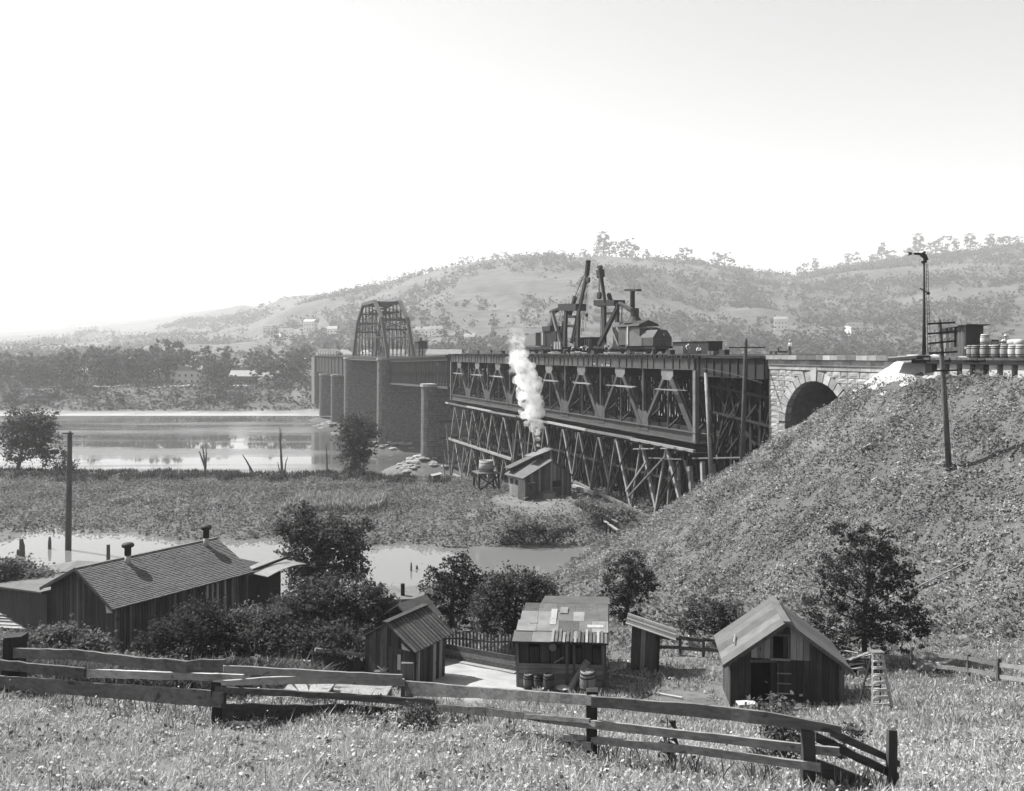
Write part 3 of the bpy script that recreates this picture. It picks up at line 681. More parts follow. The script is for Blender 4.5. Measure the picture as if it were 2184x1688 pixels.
# ---------------------------------------------------------------- people
def body_mesh(pose, mats):
    """one continuous skinned figure about 1.75 m tall, facing +y; mats: head, upper, lower, boots"""
    P = dict(pel=(0, 0, .96), che=(0, .0, 1.24), nek=(0, .01, 1.47), hea=(0, .03, 1.60), top=(0, .02, 1.72),
             hl=(-.1, 0, .9), kl=(-.12, .04, .5), al=(-.13, .0, .09), tl=(-.14, .17, .04), hr=(.1, 0, .9), kr=(.12, .03, .5), ar=(.14, -.04, .09), tr=(.16, .13, .04),
             sl=(-.19, 0, 1.41), el=(-.27, .0, 1.13), wl=(-.24, .14, .92), fl=(-.23, .2, .84), sr=(.19, 0, 1.41), er=(.27, .0, 1.13), wr=(.24, .14, .92), fr=(.23, .2, .84), hat=(0, .02, 1.75))
    if pose == 'bend':
        P.update(che=(0, .26, 1.12), nek=(0, .46, 1.2), hea=(0, .58, 1.22), top=(0, .68, 1.26), sl=(-.19, .42, 1.14), sr=(.19, .42, 1.14), el=(-.24, .5, .86), er=(.24, .5, .86), wl=(-.2, .62, .64), wr=(.18, .66, .66), fl=(-.19, .66, .56), fr=(.17, .7, .58), kl=(-.14, .14, .52), kr=(.14, .1, .52), hat=(0, .69, 1.28))
    if pose == 'crouch':
        P.update(pel=(0, -.1, .42), hl=(-.1, -.1, .4), hr=(.1, -.1, .4), kl=(-.18, .3, .55), kr=(.18, .3, .52), al=(-.15, .08, .09), ar=(.16, .08, .09), tl=(-.17, .26, .04), tr=(.18, .26, .04), che=(0, .08, .72), nek=(0, .22, .92), hea=(0, .28, 1.04), top=(0, .28, 1.16), sl=(-.2, .18, .88), sr=(.2, .18, .88), el=(-.28, .36, .66), er=(.28, .36, .66), wl=(-.16, .52, .52), wr=(.16, .54, .5), fl=(-.14, .58, .48), fr=(.14, .6, .46), hat=(0, .28, 1.19))
    rad = dict(pel=.15, che=.165, nek=.065, hea=.1, top=.085, hl=.1, hr=.1, kl=.07, kr=.07, al=.05, ar=.05, tl=.042, tr=.042, sl=.08, sr=.08, el=.052, er=.052, wl=.036, wr=.036, fl=.038, fr=.038)
    E = [('pel', 'che'), ('che', 'nek'), ('nek', 'hea'), ('hea', 'top'), ('pel', 'hl'), ('hl', 'kl'), ('kl', 'al'), ('al', 'tl'), ('pel', 'hr'), ('hr', 'kr'), ('kr', 'ar'), ('ar', 'tr'), ('che', 'sl'), ('sl', 'el'), ('el', 'wl'), ('wl', 'fl'), ('che', 'sr'), ('sr', 'er'), ('er', 'wr'), ('wr', 'fr')]
    K = list(rad); me = bpy.data.meshes.new('person_body'); me.from_pydata([P[k] for k in K], [(K.index(a), K.index(b)) for a, b in E], [])
    o = bpy.data.objects.new('person_body', me); COL.objects.link(o); o.modifiers.new('s', 'SKIN')
    for i, k in enumerate(K):
        sv = me.skin_vertices[0].data[i]; sv.radius = (rad[k], rad[k] * (.72 if k in ('pel', 'che') else 1)); sv.use_root = k == 'pel'
    o.modifiers.new('u', 'SUBSURF').levels = 1
    dg = bpy.context.evaluated_depsgraph_get(); out = bpy.data.meshes.new_from_object(o.evaluated_get(dg)); bpy.data.objects.remove(o)
    for m in mats: out.materials.append(m)
    reg = dict(nek=0, hea=0, top=0, wl=0, wr=0, fl=0, fr=0, che=1, sl=1, sr=1, el=1, er=1, pel=2, hl=2, hr=2, kl=2, kr=2, al=3, ar=3, tl=3, tr=3)
    A = np.array([P[k] for k in K])
    for f in out.polygons:
        c = np.array(f.center); k = K[int(np.argmin(((A - c) ** 2).sum(1) / np.array([rad[q] for q in K])))]; f.material_index = reg[k]; f.use_smooth = True
    h = Vector(P['hat']); ax = (h - Vector(P['nek'])).normalized()
    return out, h, ax
_bodies = {}
def person(pose, white, loc, rz, label, group=None, scale=1.0):
    k = (pose, white)
    if k not in _bodies: _bodies[k] = body_mesh(pose, [M['skin'], M['cloth_w'] if white else M['cloth_d'], M['cloth_d'], M['black']])
    me, h, ax = _bodies[k]; t = thing('person', label, 'person', loc, rz, group); t.scale = (scale,) * 3
    link('body', me, t)
    hb = MB(); hb.tube([h - ax * .06, h - ax * .04, h - ax * .035, h + ax * .06, h + ax * .075], [.16, .165, .1, .09, .05], 10); hb.build('hat', M['cloth_d'] if not white or random.random() < .5 else M['pale'], t, smooth=True)
    return t
def on_deck(px, Y, z=DECK): p = bs(px, 760, Y); return b2w(p.x, Y, z)

# ---------------------------------------------------------------- wrecking cranes on the deck
def barrel_mesh(h=.92, r=.31):
    b = MB(); b.lathe((0, 0, 0), [(r * .82, 0), (r * .93, h * .2), (r, h * .5), (r * .93, h * .8), (r * .82, h), (r * .76, h), (r * .76, h - .04)], 16); return b
def make_barrel(loc, label, group, h=.92, r=.31, mat='board', lid=True):
    t = thing('barrel', label, 'barrel', loc, random.random() * 6, group)
    barrel_mesh(h, r).build('staves', M[mat], t, smooth=True)
    for z, k in ((.1, .9), (.26, .965), (.74, .965), (.9, .9)):
        MB().lathe((0, 0, h * z - .025), [(r * k - .005, 0), (r * k + .012, 0), (r * k + .012, .05), (r * k - .005, .05)], 16).build('hoop', M['steel_dark'], t, smooth=True)
    return t
YT = -5.0
def c1(x, y): return ((1680 + x / 4.966) * .66182, (820 + y / 4.966) * .66182)
def c2(x, y): return ((1880 + x / 6.03) * .66182, (900 + y / 6.03) * .66182)
def tr1(p, dy=0.0): return bs(*c1(*p), YT + dy)
def tr2(p, dy=0.0): return bs(*c2(*p), YT + dy)
def tbar(name, mat, t, conv, p, q, w, h=None, dy=0.0, dy2=None): return bar(name, mat, t, conv(p, dy), conv(q, dy if dy2 is None else dy2), w, h or w, (0, 1, 0))
def trucks(t, s0, s1, n=4):
    me = MB().lathe((0, 0, 0), [(.2, -.09), (.42, -.08), (.45, 0), (.45, .06), (.2, .07)], 14, 'y').mesh('wheel', M['steel_dark'])
    for i in range(n):
        s = s0 + (s1 - s0) * (i + .5) / n
        for Y in (YT - .75, YT + .75): link('wheel', me, t, loc=(s, Y, DECK + .53))
    part('truck_frame', M['black'], t, lambda m: (m.box(s0, s1, YT + .9, YT + 1.0, DECK + .4, DECK + .8), m.box(s0, s1, YT - 1.0, YT - .9, DECK + .4, DECK + .8)))
def left_crane():
    t = bthing('wrecking_crane', 'railway wrecking crane with tall raised boom and box cab beside the steam plume', 'crane', 'railway wrecking cranes')
    a = tr1((150, 1500)); b = tr1((760, 1500)); S0, S1 = b.x, a.x
    part('car_frame', M['steel_dark'], t, lambda m: m.box(S0, S1, YT - 1.3, YT + 1.3, DECK + .85, DECK + 1.25)); trucks(t, S0, S1, 6)
    tbar('boom', M['steel_dark'], t, tr1, (805, 1420), (1055, 300), .4, .45)
    tbar('boom', M['steel_dark'], t, tr1, (835, 1400), (1055, 320), .26, .3, 1.0, .3)
    tbar('boom_head', M['steel_dark'], t, tr1, (1048, 340), (1072, 110), .62, .6, .2)
    tbar('boom_head', M['steel_dark'], t, tr1, (1070, 140), (1076, 95), .6, .6, .2)
    for x0, x1, w in ((700, 690, 1.15), (900, 905, .9)):
        for dy in (1.0, -1.0): tbar('frame_leg', M['steel_dark'], t, tr1, (x0 + 20, 860), (x1, 1490), w * .8, .4, dy * .55, dy)
    tbar('head_beam', M['steel_dark'], t, tr1, (665, 850), (955, 850), 1.2, 1.9)
    for y in (1000, 1150): tbar('cross_bar', M['steel_dark'], t, tr1, (720, y), (900, y), .4, 1.2)
    tbar('jib', M['steel_dark'], t, tr1, (480, 925), (690, 840), .4, .8); tbar('jib_brace', M['steel_dark'], t, tr1, (520, 960), (640, 880), .15)
    tbar('back_stay', M['gusset'], t, tr1, (495, 930), (632, 1440), .62, .5, .6); tbar('back_stay', M['steel_dark'], t, tr1, (495, 930), (515, 1180), .4, .4, -.6)
    tbar('gin_pole', M['steel_dark'], t, tr1, (865, 680), (775, 970), .6, .5); tbar('gin_pole', M['steel_dark'], t, tr1, (680, 1080), (640, 1260), .4, .4)
    for p, q in (((1010, 330), (850, 700)), ((990, 350), (840, 720)), ((1068, 380), (1062, 1070)), ((1050, 440), (1030, 1180)), ((1040, 460), (960, 1290)), ((1060, 420), (985, 1250)), ((640, 900), (585, 1160)), ((655, 900), (650, 1160)), ((1030, 450), (930, 1250))):
        tbar('rope', M['steel_dark'], t, tr1, p, q, .05, dy=.3)
    for p in ((1072, 410), (1043, 970)):
        c = tr1(p, .3); part('pulley_block', M['steel_dark'], t, lambda m: m.lathe((c.x, c.y - .2, c.z), [(.2, 0), (.5 if p[1] < 500 else .3, .05), (.5 if p[1] < 500 else .3, .35), (.2, .4)], 12, 'y'))
    A, B = tr1((640, 1230)), tr1((380, 1460)); part('engine', M['black'], t, lambda m: m.box(A.x, B.x, YT - 1.2, YT + 1.0, DECK + 1.25, A.z))
    A, B = tr1((560, 1150)), tr1((430, 1240)); part('cab_roof', M['steel_dark'], t, lambda m: m.box(A.x, B.x, YT - 1.3, YT + 1.2, B.z, A.z))
    c = tr1((495, 1150)); part('smokestack', M['steel_dark'], t, lambda m: m.lathe((c.x, YT, c.z), [(.9, 0), (.35, 1.1), (.22, 2.6)], 12))
    A, B = tr1((340, 1255)), tr1((140, 1465)); part('box_cab', M['gusset'], t, lambda m: m.hexa([(A.x, YT - 1.4, B.z), (B.x, YT - 1.4, B.z), (B.x, YT + 1.4, B.z), (A.x, YT + 1.4, B.z), (A.x, YT - 1.4, A.z), (B.x, YT - 1.4, A.z - .5), (B.x, YT + 1.4, A.z - .5), (A.x, YT + 1.4, A.z)]))
    tbar('corner_post', M['pale'], t, tr1, (345, 1250), (345, 1450), .32, .3, 1.45)
left_crane()
def right_crane():
    t = bthing('wrecking_crane', 'railway wrecking crane with conical-roofed engine house and T-topped stack', 'crane', 'railway wrecking cranes')
    a = tr2((330, 1400)); b = tr2((1240, 1400)); S0, S1 = b.x, a.x
    part('car_frame', M['steel_dark'], t, lambda m: m.box(S0, S1, YT - 1.3, YT + 1.3, DECK + .85, DECK + 1.25)); trucks(t, S0, S1, 6)
    for x0, x1, w in ((400, 400, 1.2), (655, 650, .95)):
        for dy in (1.0, -1.0): tbar('frame_leg', M['steel_dark'], t, tr2, (x0, 480), (x1, 1330), w * .8, .4, dy * .55, dy)
    tbar('head_beam', M['steel_dark'], t, tr2, (300, 465), (705, 465), .9, 1.9)
    tbar('sheave_arm', M['steel_dark'], t, tr2, (310, 440), (315, 535), .6, .5)
    for y in (670, 870): tbar('cross_bar', M['steel_dark'], t, tr2, (420, y), (640, y), .35, 1.2)
    tbar('boom', M['steel_dark'], t, tr1, (1262, 330), (1335, 760), .3, .3, .8, 1.0); tbar('boom', M['steel_dark'], t, tr1, (1285, 330), (1345, 760), .3, .3, -.8, -1.0)
    for i in range(9):
        f = i / 9; p = (1270 + 70 * f, 330 + 430 * f); q = (1278 + 70 * (f + .1), 330 + 430 * (f + .1)); tbar('boom_lacing', M['steel_dark'], t, tr1, p, q, .12, .1, .8 if i % 2 else -.8, -.8 if i % 2 else .8)
    tbar('boom_head', M['steel_dark'], t, tr1, (1262, 250), (1272, 370), 1.1, .9); tbar('boom_head', M['steel_dark'], t, tr1, (1258, 185), (1262, 240), .5, .5); tbar('boom_head', M['steel_dark'], t, tr1, (1230, 205), (1285, 205), .4, .4)
    for p, q in (((1240, 380), (1245, 640)), ((1252, 380), (1258, 640)), ((1310, 380), (1345, 740)), ((1290, 400), (1325, 740)), ((1280, 830), (1265, 1330)), ((1292, 830), (1285, 1330))): tbar('rope', M['steel_dark'], t, tr1, p, q, .06, dy=.3)
    c = tr1((1250, 660), .3); part('pulley_block', M['steel_dark'], t, lambda m: m.lathe((c.x, c.y - .2, c.z), [(.25, 0), (.6, .05), (.6, .4), (.25, .45)], 12, 'y'))
    tbar('boom_strut', M['steel_dark'], t, tr2, (305, 1290), (645, 585), .62, .5, 1.2, .8)
    tbar('gin_pole', M['steel_dark'], t, tr2, (490, 290), (535, 430), .55, .5)
    tbar('back_stay', M['steel'], t, tr2, (705, 460), (945, 590), .3, .5, .5); tbar('back_stay', M['steel'], t, tr2, (710, 490), (945, 650), .2, .3, -.5)
    tbar('rope', M['steel_dark'], t, tr2, (752, 520), (745, 850), .1, dy=.2)
    c = tr2((955, 590)); q = tr2((955, 215)); part('smokestack', M['steel_dark'], t, lambda m: m.lathe((c.x, YT, c.z), [(.36, 0), (.36, q.z - c.z)], 12))
    tbar('stack_top', M['steel_dark'], t, tr2, (835, 215), (1085, 215), .3, .7)
    c = tr2((1000, 860)); h1 = tr2((1000, 740)).z - c.z; h2 = tr2((1000, 570)).z - c.z
    part('stack_hood', M['steel_dark'], t, lambda m: m.lathe((c.x, YT, c.z), [(1.65, 0), (1.0, h1 * .45), (.7, h1), (.62, h1 + .05), (.62, h2)], 14))
    A, B = tr2((1275, 860)), tr2((830, 935)); part('roof', M['steel_dark'], t, lambda m: m.prism([(A.x, YT - 1.7, B.z), (A.x, YT + 1.7, B.z), (A.x, YT + 1.5, A.z - .1), (A.x, YT, A.z + .5), (A.x, YT - 1.5, A.z - .1)], (B.x - A.x, 0, 0)))
    A, B = tr2((1265, 935)), tr2((850, 1280)); part('engine_house', M['steel'], t, lambda m: m.box(A.x, B.x, YT - 1.45, YT + 1.45, B.z, A.z))
    tbar('corner_post', M['pale'], t, tr2, (870, 925), (870, 1270), .3, .3, 1.6)
    A, B = tr2((810, 840)), tr2((670, 925)); part('coal_box', M['tin'], t, lambda m: m.box(A.x, B.x, YT - 1, YT + 1, B.z, A.z))
    A, B = tr2((840, 930)), tr2((690, 1330)); part('boiler', M['black'], t, lambda m: m.box(A.x, B.x, YT - 1.2, YT + 1.0, DECK + 1.25, A.z))
    for p, q in (((640, 930), (760, 1150)), ((590, 1050), (690, 1330)), ((560, 930), (620, 1200))): tbar('lever', M['tin'], t, tr2, p, q, .18, .15, 1.2)
right_crane()
def tender():
    t = bthing('water_tender', 'grey-topped water tender coupled behind the wrecking crane', 'rail car')
    A, B = tr2((1535, 1140), 0), tr2((1000, 1290), 0); z0 = DECK + 1.2; zt = tr2((1200, 1000)).z; zr = tr2((1230, 1145)).z
    L0, L1 = A.x, B.x
    part('tank', M['steel'], t, lambda m: m.prism([(L1, YT + 1.5, z0), (L1, YT + 1.5, zr), (L1, YT + .7, zt), (L1, YT - .7, zt), (L1, YT - 1.5, zr), (L1, YT - 1.5, z0)], (L0 - L1, 0, 0)))
    part('side_sheet', M['gusset'], t, lambda m: m.prism([(L1, YT + 1.53, z0), (L1, YT + 1.53, zt - .1), (L1 - .3 * (L1 - L0), YT + 1.53, zt - .1), (L1 - .62 * (L1 - L0), YT + 1.53, zr), (L1 - .62 * (L1 - L0), YT + 1.53, z0)], (0, .05, 0)))
    for x in (1300, 1330, 1370): c = tr2((x, 1010 + (x - 1300) * .8), -.2); part('hatch', M['black'], t, lambda m: m.box(c.x - .7, c.x + .7, c.y - .6, c.y + .6, zt, zt + .25))
    part('car_frame', M['black'], t, lambda m: m.box(L0 - .4, L1 + .3, YT - 1.4, YT + 1.4, DECK + .8, DECK + 1.18)); trucks(t, L0, L1, 4)
tender()
def gondola():
    t = bthing('gondola_car', 'slatted wooden gondola car standing between the two cranes', 'rail car'); A, B = tr1((1240, 1325), -3.0), tr1((945, 1500), -3.0); y0 = YT - 3.0
    part('body', M['timber_dark'], t, lambda m: m.box(A.x, B.x, y0 - 1.3, y0 + 1.2, DECK + .9, A.z))
    n = 9
    for i in range(n): s = A.x + (B.x - A.x) * (i + .5) / n; part('side_stake', M['timber'], t, lambda m: m.box(s - .1, s + .1, y0 + 1.2, y0 + 1.32, DECK + .9, A.z - .3))
    part('sill', M['black'], t, lambda m: m.box(A.x, B.x, y0 - 1.0, y0 + 1.0, DECK + .1, DECK + .9))
gondola()
def deck_bits():
    t = bthing('tool_chest', 'long dark timber tool chest on the deck where men bend over', 'chest'); A, B = bs(1517, 729, -3), bs(1440, 752, -3)
    part('box', M['timber_dark'], t, lambda m: m.box(A.x, B.x, -4.6, -2.6, DECK, A.z)); part('lid', M['board_dark'], t, lambda m: m.box(A.x - .1, B.x + .1, -4.7, -2.5, A.z, A.z + .07))
    part('end_panel', M['board'], t, lambda m: m.box(B.x - 2.6, B.x - .2, -2.598, -2.55, DECK + .1, A.z - .5))
    t = bthing('lumber_stack', 'small stack of upright pale boards on the deck by the far crane', 'lumber'); 
    for i in range(7): a = tr1((520 + i * 18, 1400), 1.9); b = tr1((515 + i * 20, 1520), 2.2); bar('board', M['pale'] if i % 2 else M['board'], t, a, b, .22, .06, (0, 1, 0))
    for k, (px, Y, n) in enumerate(((1190, .1, 5), (1320, .1, 4), (1375, 0, 4), (1245, -.2, 5))):
        t = bthing('plank_pile', ('low heap of planks on the deck edge below the left crane', 'low heap of pale planks on the deck edge below the engine house', 'few pale planks on the deck edge under the tender', 'loose planks on the deck edge between the cranes')[k], 'lumber')
        for i in range(n): a = bs(px + random.uniform(-9, 9), 757, Y - random.random() * .8); bar('plank', M['timber'] if i % 2 else M['pale'], t, (a.x, a.y, DECK + .05 + .08 * i), (a.x + random.uniform(2, 4), a.y + random.uniform(-.3, .3), DECK + .06 + .08 * i), .25, .07)
    for k, (px, Y, h) in enumerate(((1521, -2.2, .45), (894, -2, 0),)):
        if h: 
            t = bthing('timber_block', 'small timber block on the deck beside the tool chest', 'block'); p = bs(px, 750, Y); part('block', M['board'], t, lambda m: m.box(p.x - .6, p.x + .6, Y - .4, Y + .4, DECK, DECK + h)); part('strap', M['steel_dark'], t, lambda m: m.box(p.x - .1, p.x + .1, Y - .41, Y + .41, DECK + .02, DECK + h + .01))
    # watch box on the old span
    t = bthing('watch_box', 'small hut on a post above the old span beside the through truss', 'hut'); s = sd(238)
    part('hut', M['timber_dark'], t, lambda m: m.box(s - 2.4, s + 2.4, -7.4, -4.8, 1.0, 3.0)); part('roof', M['board'], t, lambda m: m.box(s - 2.8, s + 2.8, -7.7, -4.5, 3.0, 3.3)); part('finial', M['board'], t, lambda m: m.box(s - .3, s + .3, -6.4, -5.8, 3.3, 4.3))
    for ds in (-1.6, 1.6): bar('post', M['timber_dark'], t, (s + ds, -6.1, -1.5), (s + ds, -6.1, 1.0), .35)
deck_bits()

CL = ('keg standing on the deck near the far end', 'small crate on the deck left of the steam', 'crate beside the left crane trucks', 'keg on the deck edge below the tall boom', 'tool box at the deck edge between the cranes', 'keg by the crane tower foot', 'crate under the engine house', 'keg at the front of the tender', 'box between tender and tool chest', 'low box near the end of the girder')
for k, (px, Y) in enumerate(((1020, -.8), (1072, -.6), (1160, -.6), (1205, -.7), (1268, -.6), (1300, -.4), (1345, -.6), (1395, -.5), (1430, -.9), (1545, -.8))):
    p = on_deck(px, Y)
    if 'keg' in CL[k]: make_barrel(p, CL[k], 'clutter on the bridge deck', .75, .27, 'board')
    else:
        t = thing('deck_box', CL[k], 'box', p, BROT, 'clutter on the bridge deck'); MB().box(-.5, .5, -.35, .35, 0, .55).build('body', M['board_dark'], t); MB().box(-.53, .53, -.38, .38, .55, .6).build('lid', M['board'], t)
G = 'men at work on the bridge deck'
p = on_deck(1685, -9.5); person('stand', True, p, R(120), 'man in white shirt and overalls walking on the viaduct deck', G, .98)
p = on_deck(1416, YT); p.z = DECK + 1.2; person('stand', False, p, R(20), 'man in dark clothes standing at the rear of the water tender', G)
person('bend', True, on_deck(1463, -1.9), R(200), 'man in white shirt bending over the left end of the tool chest', G, .95)
person('crouch', True, on_deck(1492, -1.6), R(150), 'man in white shirt crouching in front of the tool chest', G, .95)
person('stand', False, on_deck(1480, -7.2), R(0), 'man whose dark hat shows above the tool chest', G, .95)
person('stand', True, on_deck(1293, -1.4), R(30), 'man in white shirt standing below the diagonal boom strut', G, .95)
person('bend', True, on_deck(1306, -.9), R(110), 'man in white shirt stooping at the deck edge below the crane tower', G, .95)
person('bend', True, on_deck(1257, -.9), R(100), 'man in white shirt stooping in front of the gondola car', G, .95)
person('bend', True, on_deck(1226, -1.2), R(80), 'left of two stooping men in white below the tall boom', G, .95)
person('bend', True, on_deck(1236, -1.2), R(260), 'right of two stooping men in white below the tall boom', G, .95)
person('stand', False, on_deck(1177, -1.3), R(40), 'man in dark clothes standing by the upright boards', G, .95)
person('crouch', False, on_deck(987, -1.6), R(200), 'man in dark clothes crouching at the far end of the new deck', G, 1.1)
person('crouch', False, on_deck(1049, -1.6), R(120), 'man in dark clothes crouching left of the steam plume', G, 1.0)

# ---------------------------------------------------------------- right-hand end: platform, barrels, signal, poles
def platform():
    t = bthing('timber_platform', 'timber loading platform on blocks along the embankment top, loaded with barrels', 'platform')
    A, B = bs(1962, 765, 1.2), bs(2230, 765, 1.2); s1, s0 = A.x, B.x - 3; n = 22
    for i in range(n): MB().box(s0 + (s1 - s0) * i / n + .02, s0 + (s1 - s0) * (i + 1) / n, -2.4, 1.5 + random.uniform(-.05, .1), -.58, -.42 + random.uniform(-.02, .02)).build('plank', M['board'], t)
    bar('edge_beam', M['timber_dark'], t, (s0, 1.35, -.74), (s1 + .6, 1.35, -.74), .25, .3)
    for i in range(9): s = s1 - .9 - i * 1.15; MB().box(s - .33, s + .33, .6, 1.25, -2.6, -.9).build('support_block', M['pale'] if i % 4 else M['board'], t)
    part('dark_infill', M['black'], t, lambda m: m.box(s0, s1 - .5, -.4, .3, -2.6, -.6))  # black box behind the support blocks
    return s0, s1
PS0, PS1 = platform()
ORD = 'first second third fourth fifth sixth seventh eighth ninth tenth eleventh twelfth thirteenth'.split()
xs = [(2071, .5), (2081, .8), (2090, .5), (2100, .85), (2113, .5), (2124, .9), (2134, .5), (2143, .85), (2151, .6), (2160, .9), (2168, .5), (2176, .8), (2184, .55)]
for i, (px, Y) in enumerate(xs):
    p = bs(px, 760, Y); make_barrel(b2w(p.x, Y, -.4), '%s barrel from the left in the row along the timber platform' % ORD[i], 'barrels on the platform', .95, .33, 'pale' if i in (4, 8, 9, 11) else 'board_pale')
for k, (px, lab) in enumerate(((2116, 'pale barrel topmost in the row on the platform, beside the crate'), )):
    p = bs(px, 760, -.1); make_barrel(b2w(p.x, .65, .56), lab, 'barrels on the platform', .8, .32, 'pale')
def plat_bits():
    t = bthing('packing_crate', 'dark packing crate on the barrels in front of the white-shirted man', 'crate'); A, B = bs(2153, 734, .6), bs(2122, 745, .6); part('box', M['board'], t, lambda m: m.box(A.x, B.x, .1, .9, .55, A.z)); part('batten', M['board_dark'], t, lambda m: m.box(A.x, B.x, .9, .93, .65, .8))
    for k, px in enumerate((2160, 2171)):
        p = bs(px, 744, .6); t = bthing('cement_sack', ('pale sack lying on the barrels right of the crate', 'second pale sack lying on the barrels by the frame edge')[k], 'sack')
        part('bag', M['pale'], t, lambda m: m.lathe((p.x - .4, .6, .72), [(.05, 0), (.22, .08), (.25, .4), (.21, .72), (.06, .8)], 10, 'x'), smooth=True); part('tie', M['board'], t, lambda m: m.lathe((p.x + .34, .6, .72), [(.07, 0), (.08, .03), (.07, .06)], 8, 'x'))
    t = bthing('signal_hut', 'small board hut with slanting roof behind the signal mast', 'hut'); A, B = bs(2060, 694, -2.5), bs(2006, 752, -2.5); s0, s1 = A.x, B.x; zl = bs(2006, 704, -2.5).z
    n = 9
    for i in range(n):
        sa, sb = s1 + (s0 - s1) * i / n, s1 + (s0 - s1) * (i + 1) / n; za, zb = zl + (A.z - zl) * i / n, zl + (A.z - zl) * (i + 1) / n
        P = [(sa - .015, -2.5, -.5), (sb + .015, -2.5, -.5), (sb + .015, -2.5, zb), (sa - .015, -2.5, za)]
        if i == 5: P = [(sa - .015, -2.5, -.5), (sb + .015, -2.5, -.5), (sb + .015, -2.5, .45), (sa - .015, -2.5, .45)]
        MB().prism(P, (0, -.05 - .02 * (i % 2), 0)).build('plank', M['board_pale'] if i < 2 else M['board'], t)
    part('wall', M['board_dark'], t, lambda m: m.prism([(s1 - .05, -2.6, -.5), (s0 + .05, -2.6, -.5), (s0 + .05, -2.6, A.z - .05), (s1 - .05, -2.6, zl - .05)], (0, -1.9, 0)))
    part('roof', M['paper'], t, lambda m: m.prism([(s1 + .25, -2.25, zl + .0), (s0 - .3, -2.25, A.z + .02), (s0 - .3, -2.25, A.z + .1), (s1 + .25, -2.25, zl + .08)], (0, -2.6, 0)))
    t = bthing('wheelbarrow', 'upturned wooden wheelbarrow tray on the platform behind the barrels', 'wheelbarrow')
    A = lambda x, y, Y=-1.2: bs((2900 + x / 5.46) * .66182, (1000 + y / 5.46) * .66182, Y)
    part('tray', M['board_pale'], t, lambda m: m.prism([A(1455, 690), A(1455, 530), A(1530, 520), A(1520, 690)], (0, -.9, 0)))
    part('back_board', M['board_dark'], t, lambda m: m.prism([A(1530, 690, -1.15), A(1540, 520, -1.15), A(1615, 520, -1.15), A(1590, 690, -1.15)], (0, -.8, 0)))
    part('leg', M['board_dark'], t, lambda m: m.prism([A(1350, 650, -1.1), A(1455, 550, -1.1), A(1455, 650, -1.1)], (0, -.12, 0)))
    for k, (p, q) in enumerate((((1135, 650), (1560, 695)), ((1290, 630), (1420, 700)), ((1150, 665), (1500, 690)))): bar('handle', M['timber'] if k == 0 else M['pale'], t, A(*p, .3), A(*q, .3), .16, .1)
    t = bthing('mortar_box', 'shallow pale mortar trough at the edge of the spoil heap', 'trough'); a, b = bs(1908, 767, 1.4), bs(1970, 762, 1.4)
    part('tray', M['board_dark'], t, lambda m: m.beam(a, b, 1.5, .22)); part('lining', M['dirt'], t, lambda m: m.beam(a + Vector((0, 0, .14)), b + Vector((0, 0, .14)), 1.3, .06))
plat_bits()
p = bs(2134, 760, -.9); person('stand', True, b2w(p.x, -1.4, -.42), R(170), 'man in white shirt standing behind the crate and barrels', 'men by the platform', .98)

def spoil():
    n = 34; vs = []; fs = []
    for j in range(n + 1):
        for i in range(n + 1):
            s = -23.5 - 14.5 * i / n; Y = -.4 + 5.4 * j / n; p = b2w(s, Y); e = math.sin(math.pi * i / n) - (Y + .4) / 4.2 - .25 * math.sin(s * 2.1) * math.cos(Y * 2.7) - .1
            z = gz(p.x, p.y) + (-.3 if e < 0 else -.1 + .75 * min(e, .6)) + random.uniform(-.05, .05); vs.append((p.x, p.y, z))
    for j in range(n):
        for i in range(n): k = j * (n + 1) + i; fs.append((k, k + 1, k + n + 2, k + n + 1))
    mb = MB(); mb.add(vs, fs); mb.build('spoil_heap', M['dirt'], smooth=True, label='pale heap of spoil spilling down the embankment beside the viaduct', cat='spoil heap')
spoil()

def telegraph(name, label, base, top, arms, r=.16, rot=0.0):
    base = Vector(base); top = Vector(top); t = thing(name, label, 'pole', base, 0, 'telegraph and line poles')
    ax = (top - base); MB().tube([(0, 0, -.6), ax * .5, ax * .97, ax], [r, r * .88, r * .72, r * .4], 10).build('pole', M['bark'], t, smooth=True)
    for h, half, tilt, pins in arms:
        c = ax * h; d = Vector((math.cos(rot), math.sin(rot), tilt)) * half; yo = Vector((-math.sin(rot), math.cos(rot), 0)) * -(r + .03)
        a = MB().beam(c - d + yo, c + d + yo, .1, .12).build('cross_arm', M['timber_dark'], t)
        for i in range(pins):
            if pins > 1 and abs(i - (pins - 1) / 2) < .4: continue
            q = c + yo + d * ((i + .5) / pins * 2 - 1); MB().lathe(q, [(.02, .05), (.02, .14), (.05, .15), (.05, .22), (.03, .26)], 7).build('insulator', M['tin'], a)
    return t
def ray_arms(lst, pole_base, pole_top, r):
    out = []
    for y, hw, tl, pins in lst: out.append(((y - pole_base[1]) / (pole_top[1] - pole_base[1]), hw, tl, pins))
    return out
g = hit(2025, 1000); tp = pix(2003, 680, g.y - .4)
u = g.y / F
telegraph('telegraph_pole', 'tall telegraph pole with many crossarms on the weedy embankment', g, tp,
          ray_arms(((690, 29 * u, .05, 6), (710, 30 * u, .08, 6), (730, 29 * u, .1, 6), (752, 30 * u, .06, 6), (790, 27 * u, .03, 0)), (2025, 1000), (2003, 680), .17), .19)
g = hit(145, 1196); g.z -= .5; tp = pix(149, 920, g.y)
telegraph('line_pole', 'tall leaning pole with short broken crossarm standing by the pond', g, tp, [(.985, .62, -.05, 0)], .36)
pb = bs(1583, 985, 2.0); pt = bs(1591, 722, 1.6)
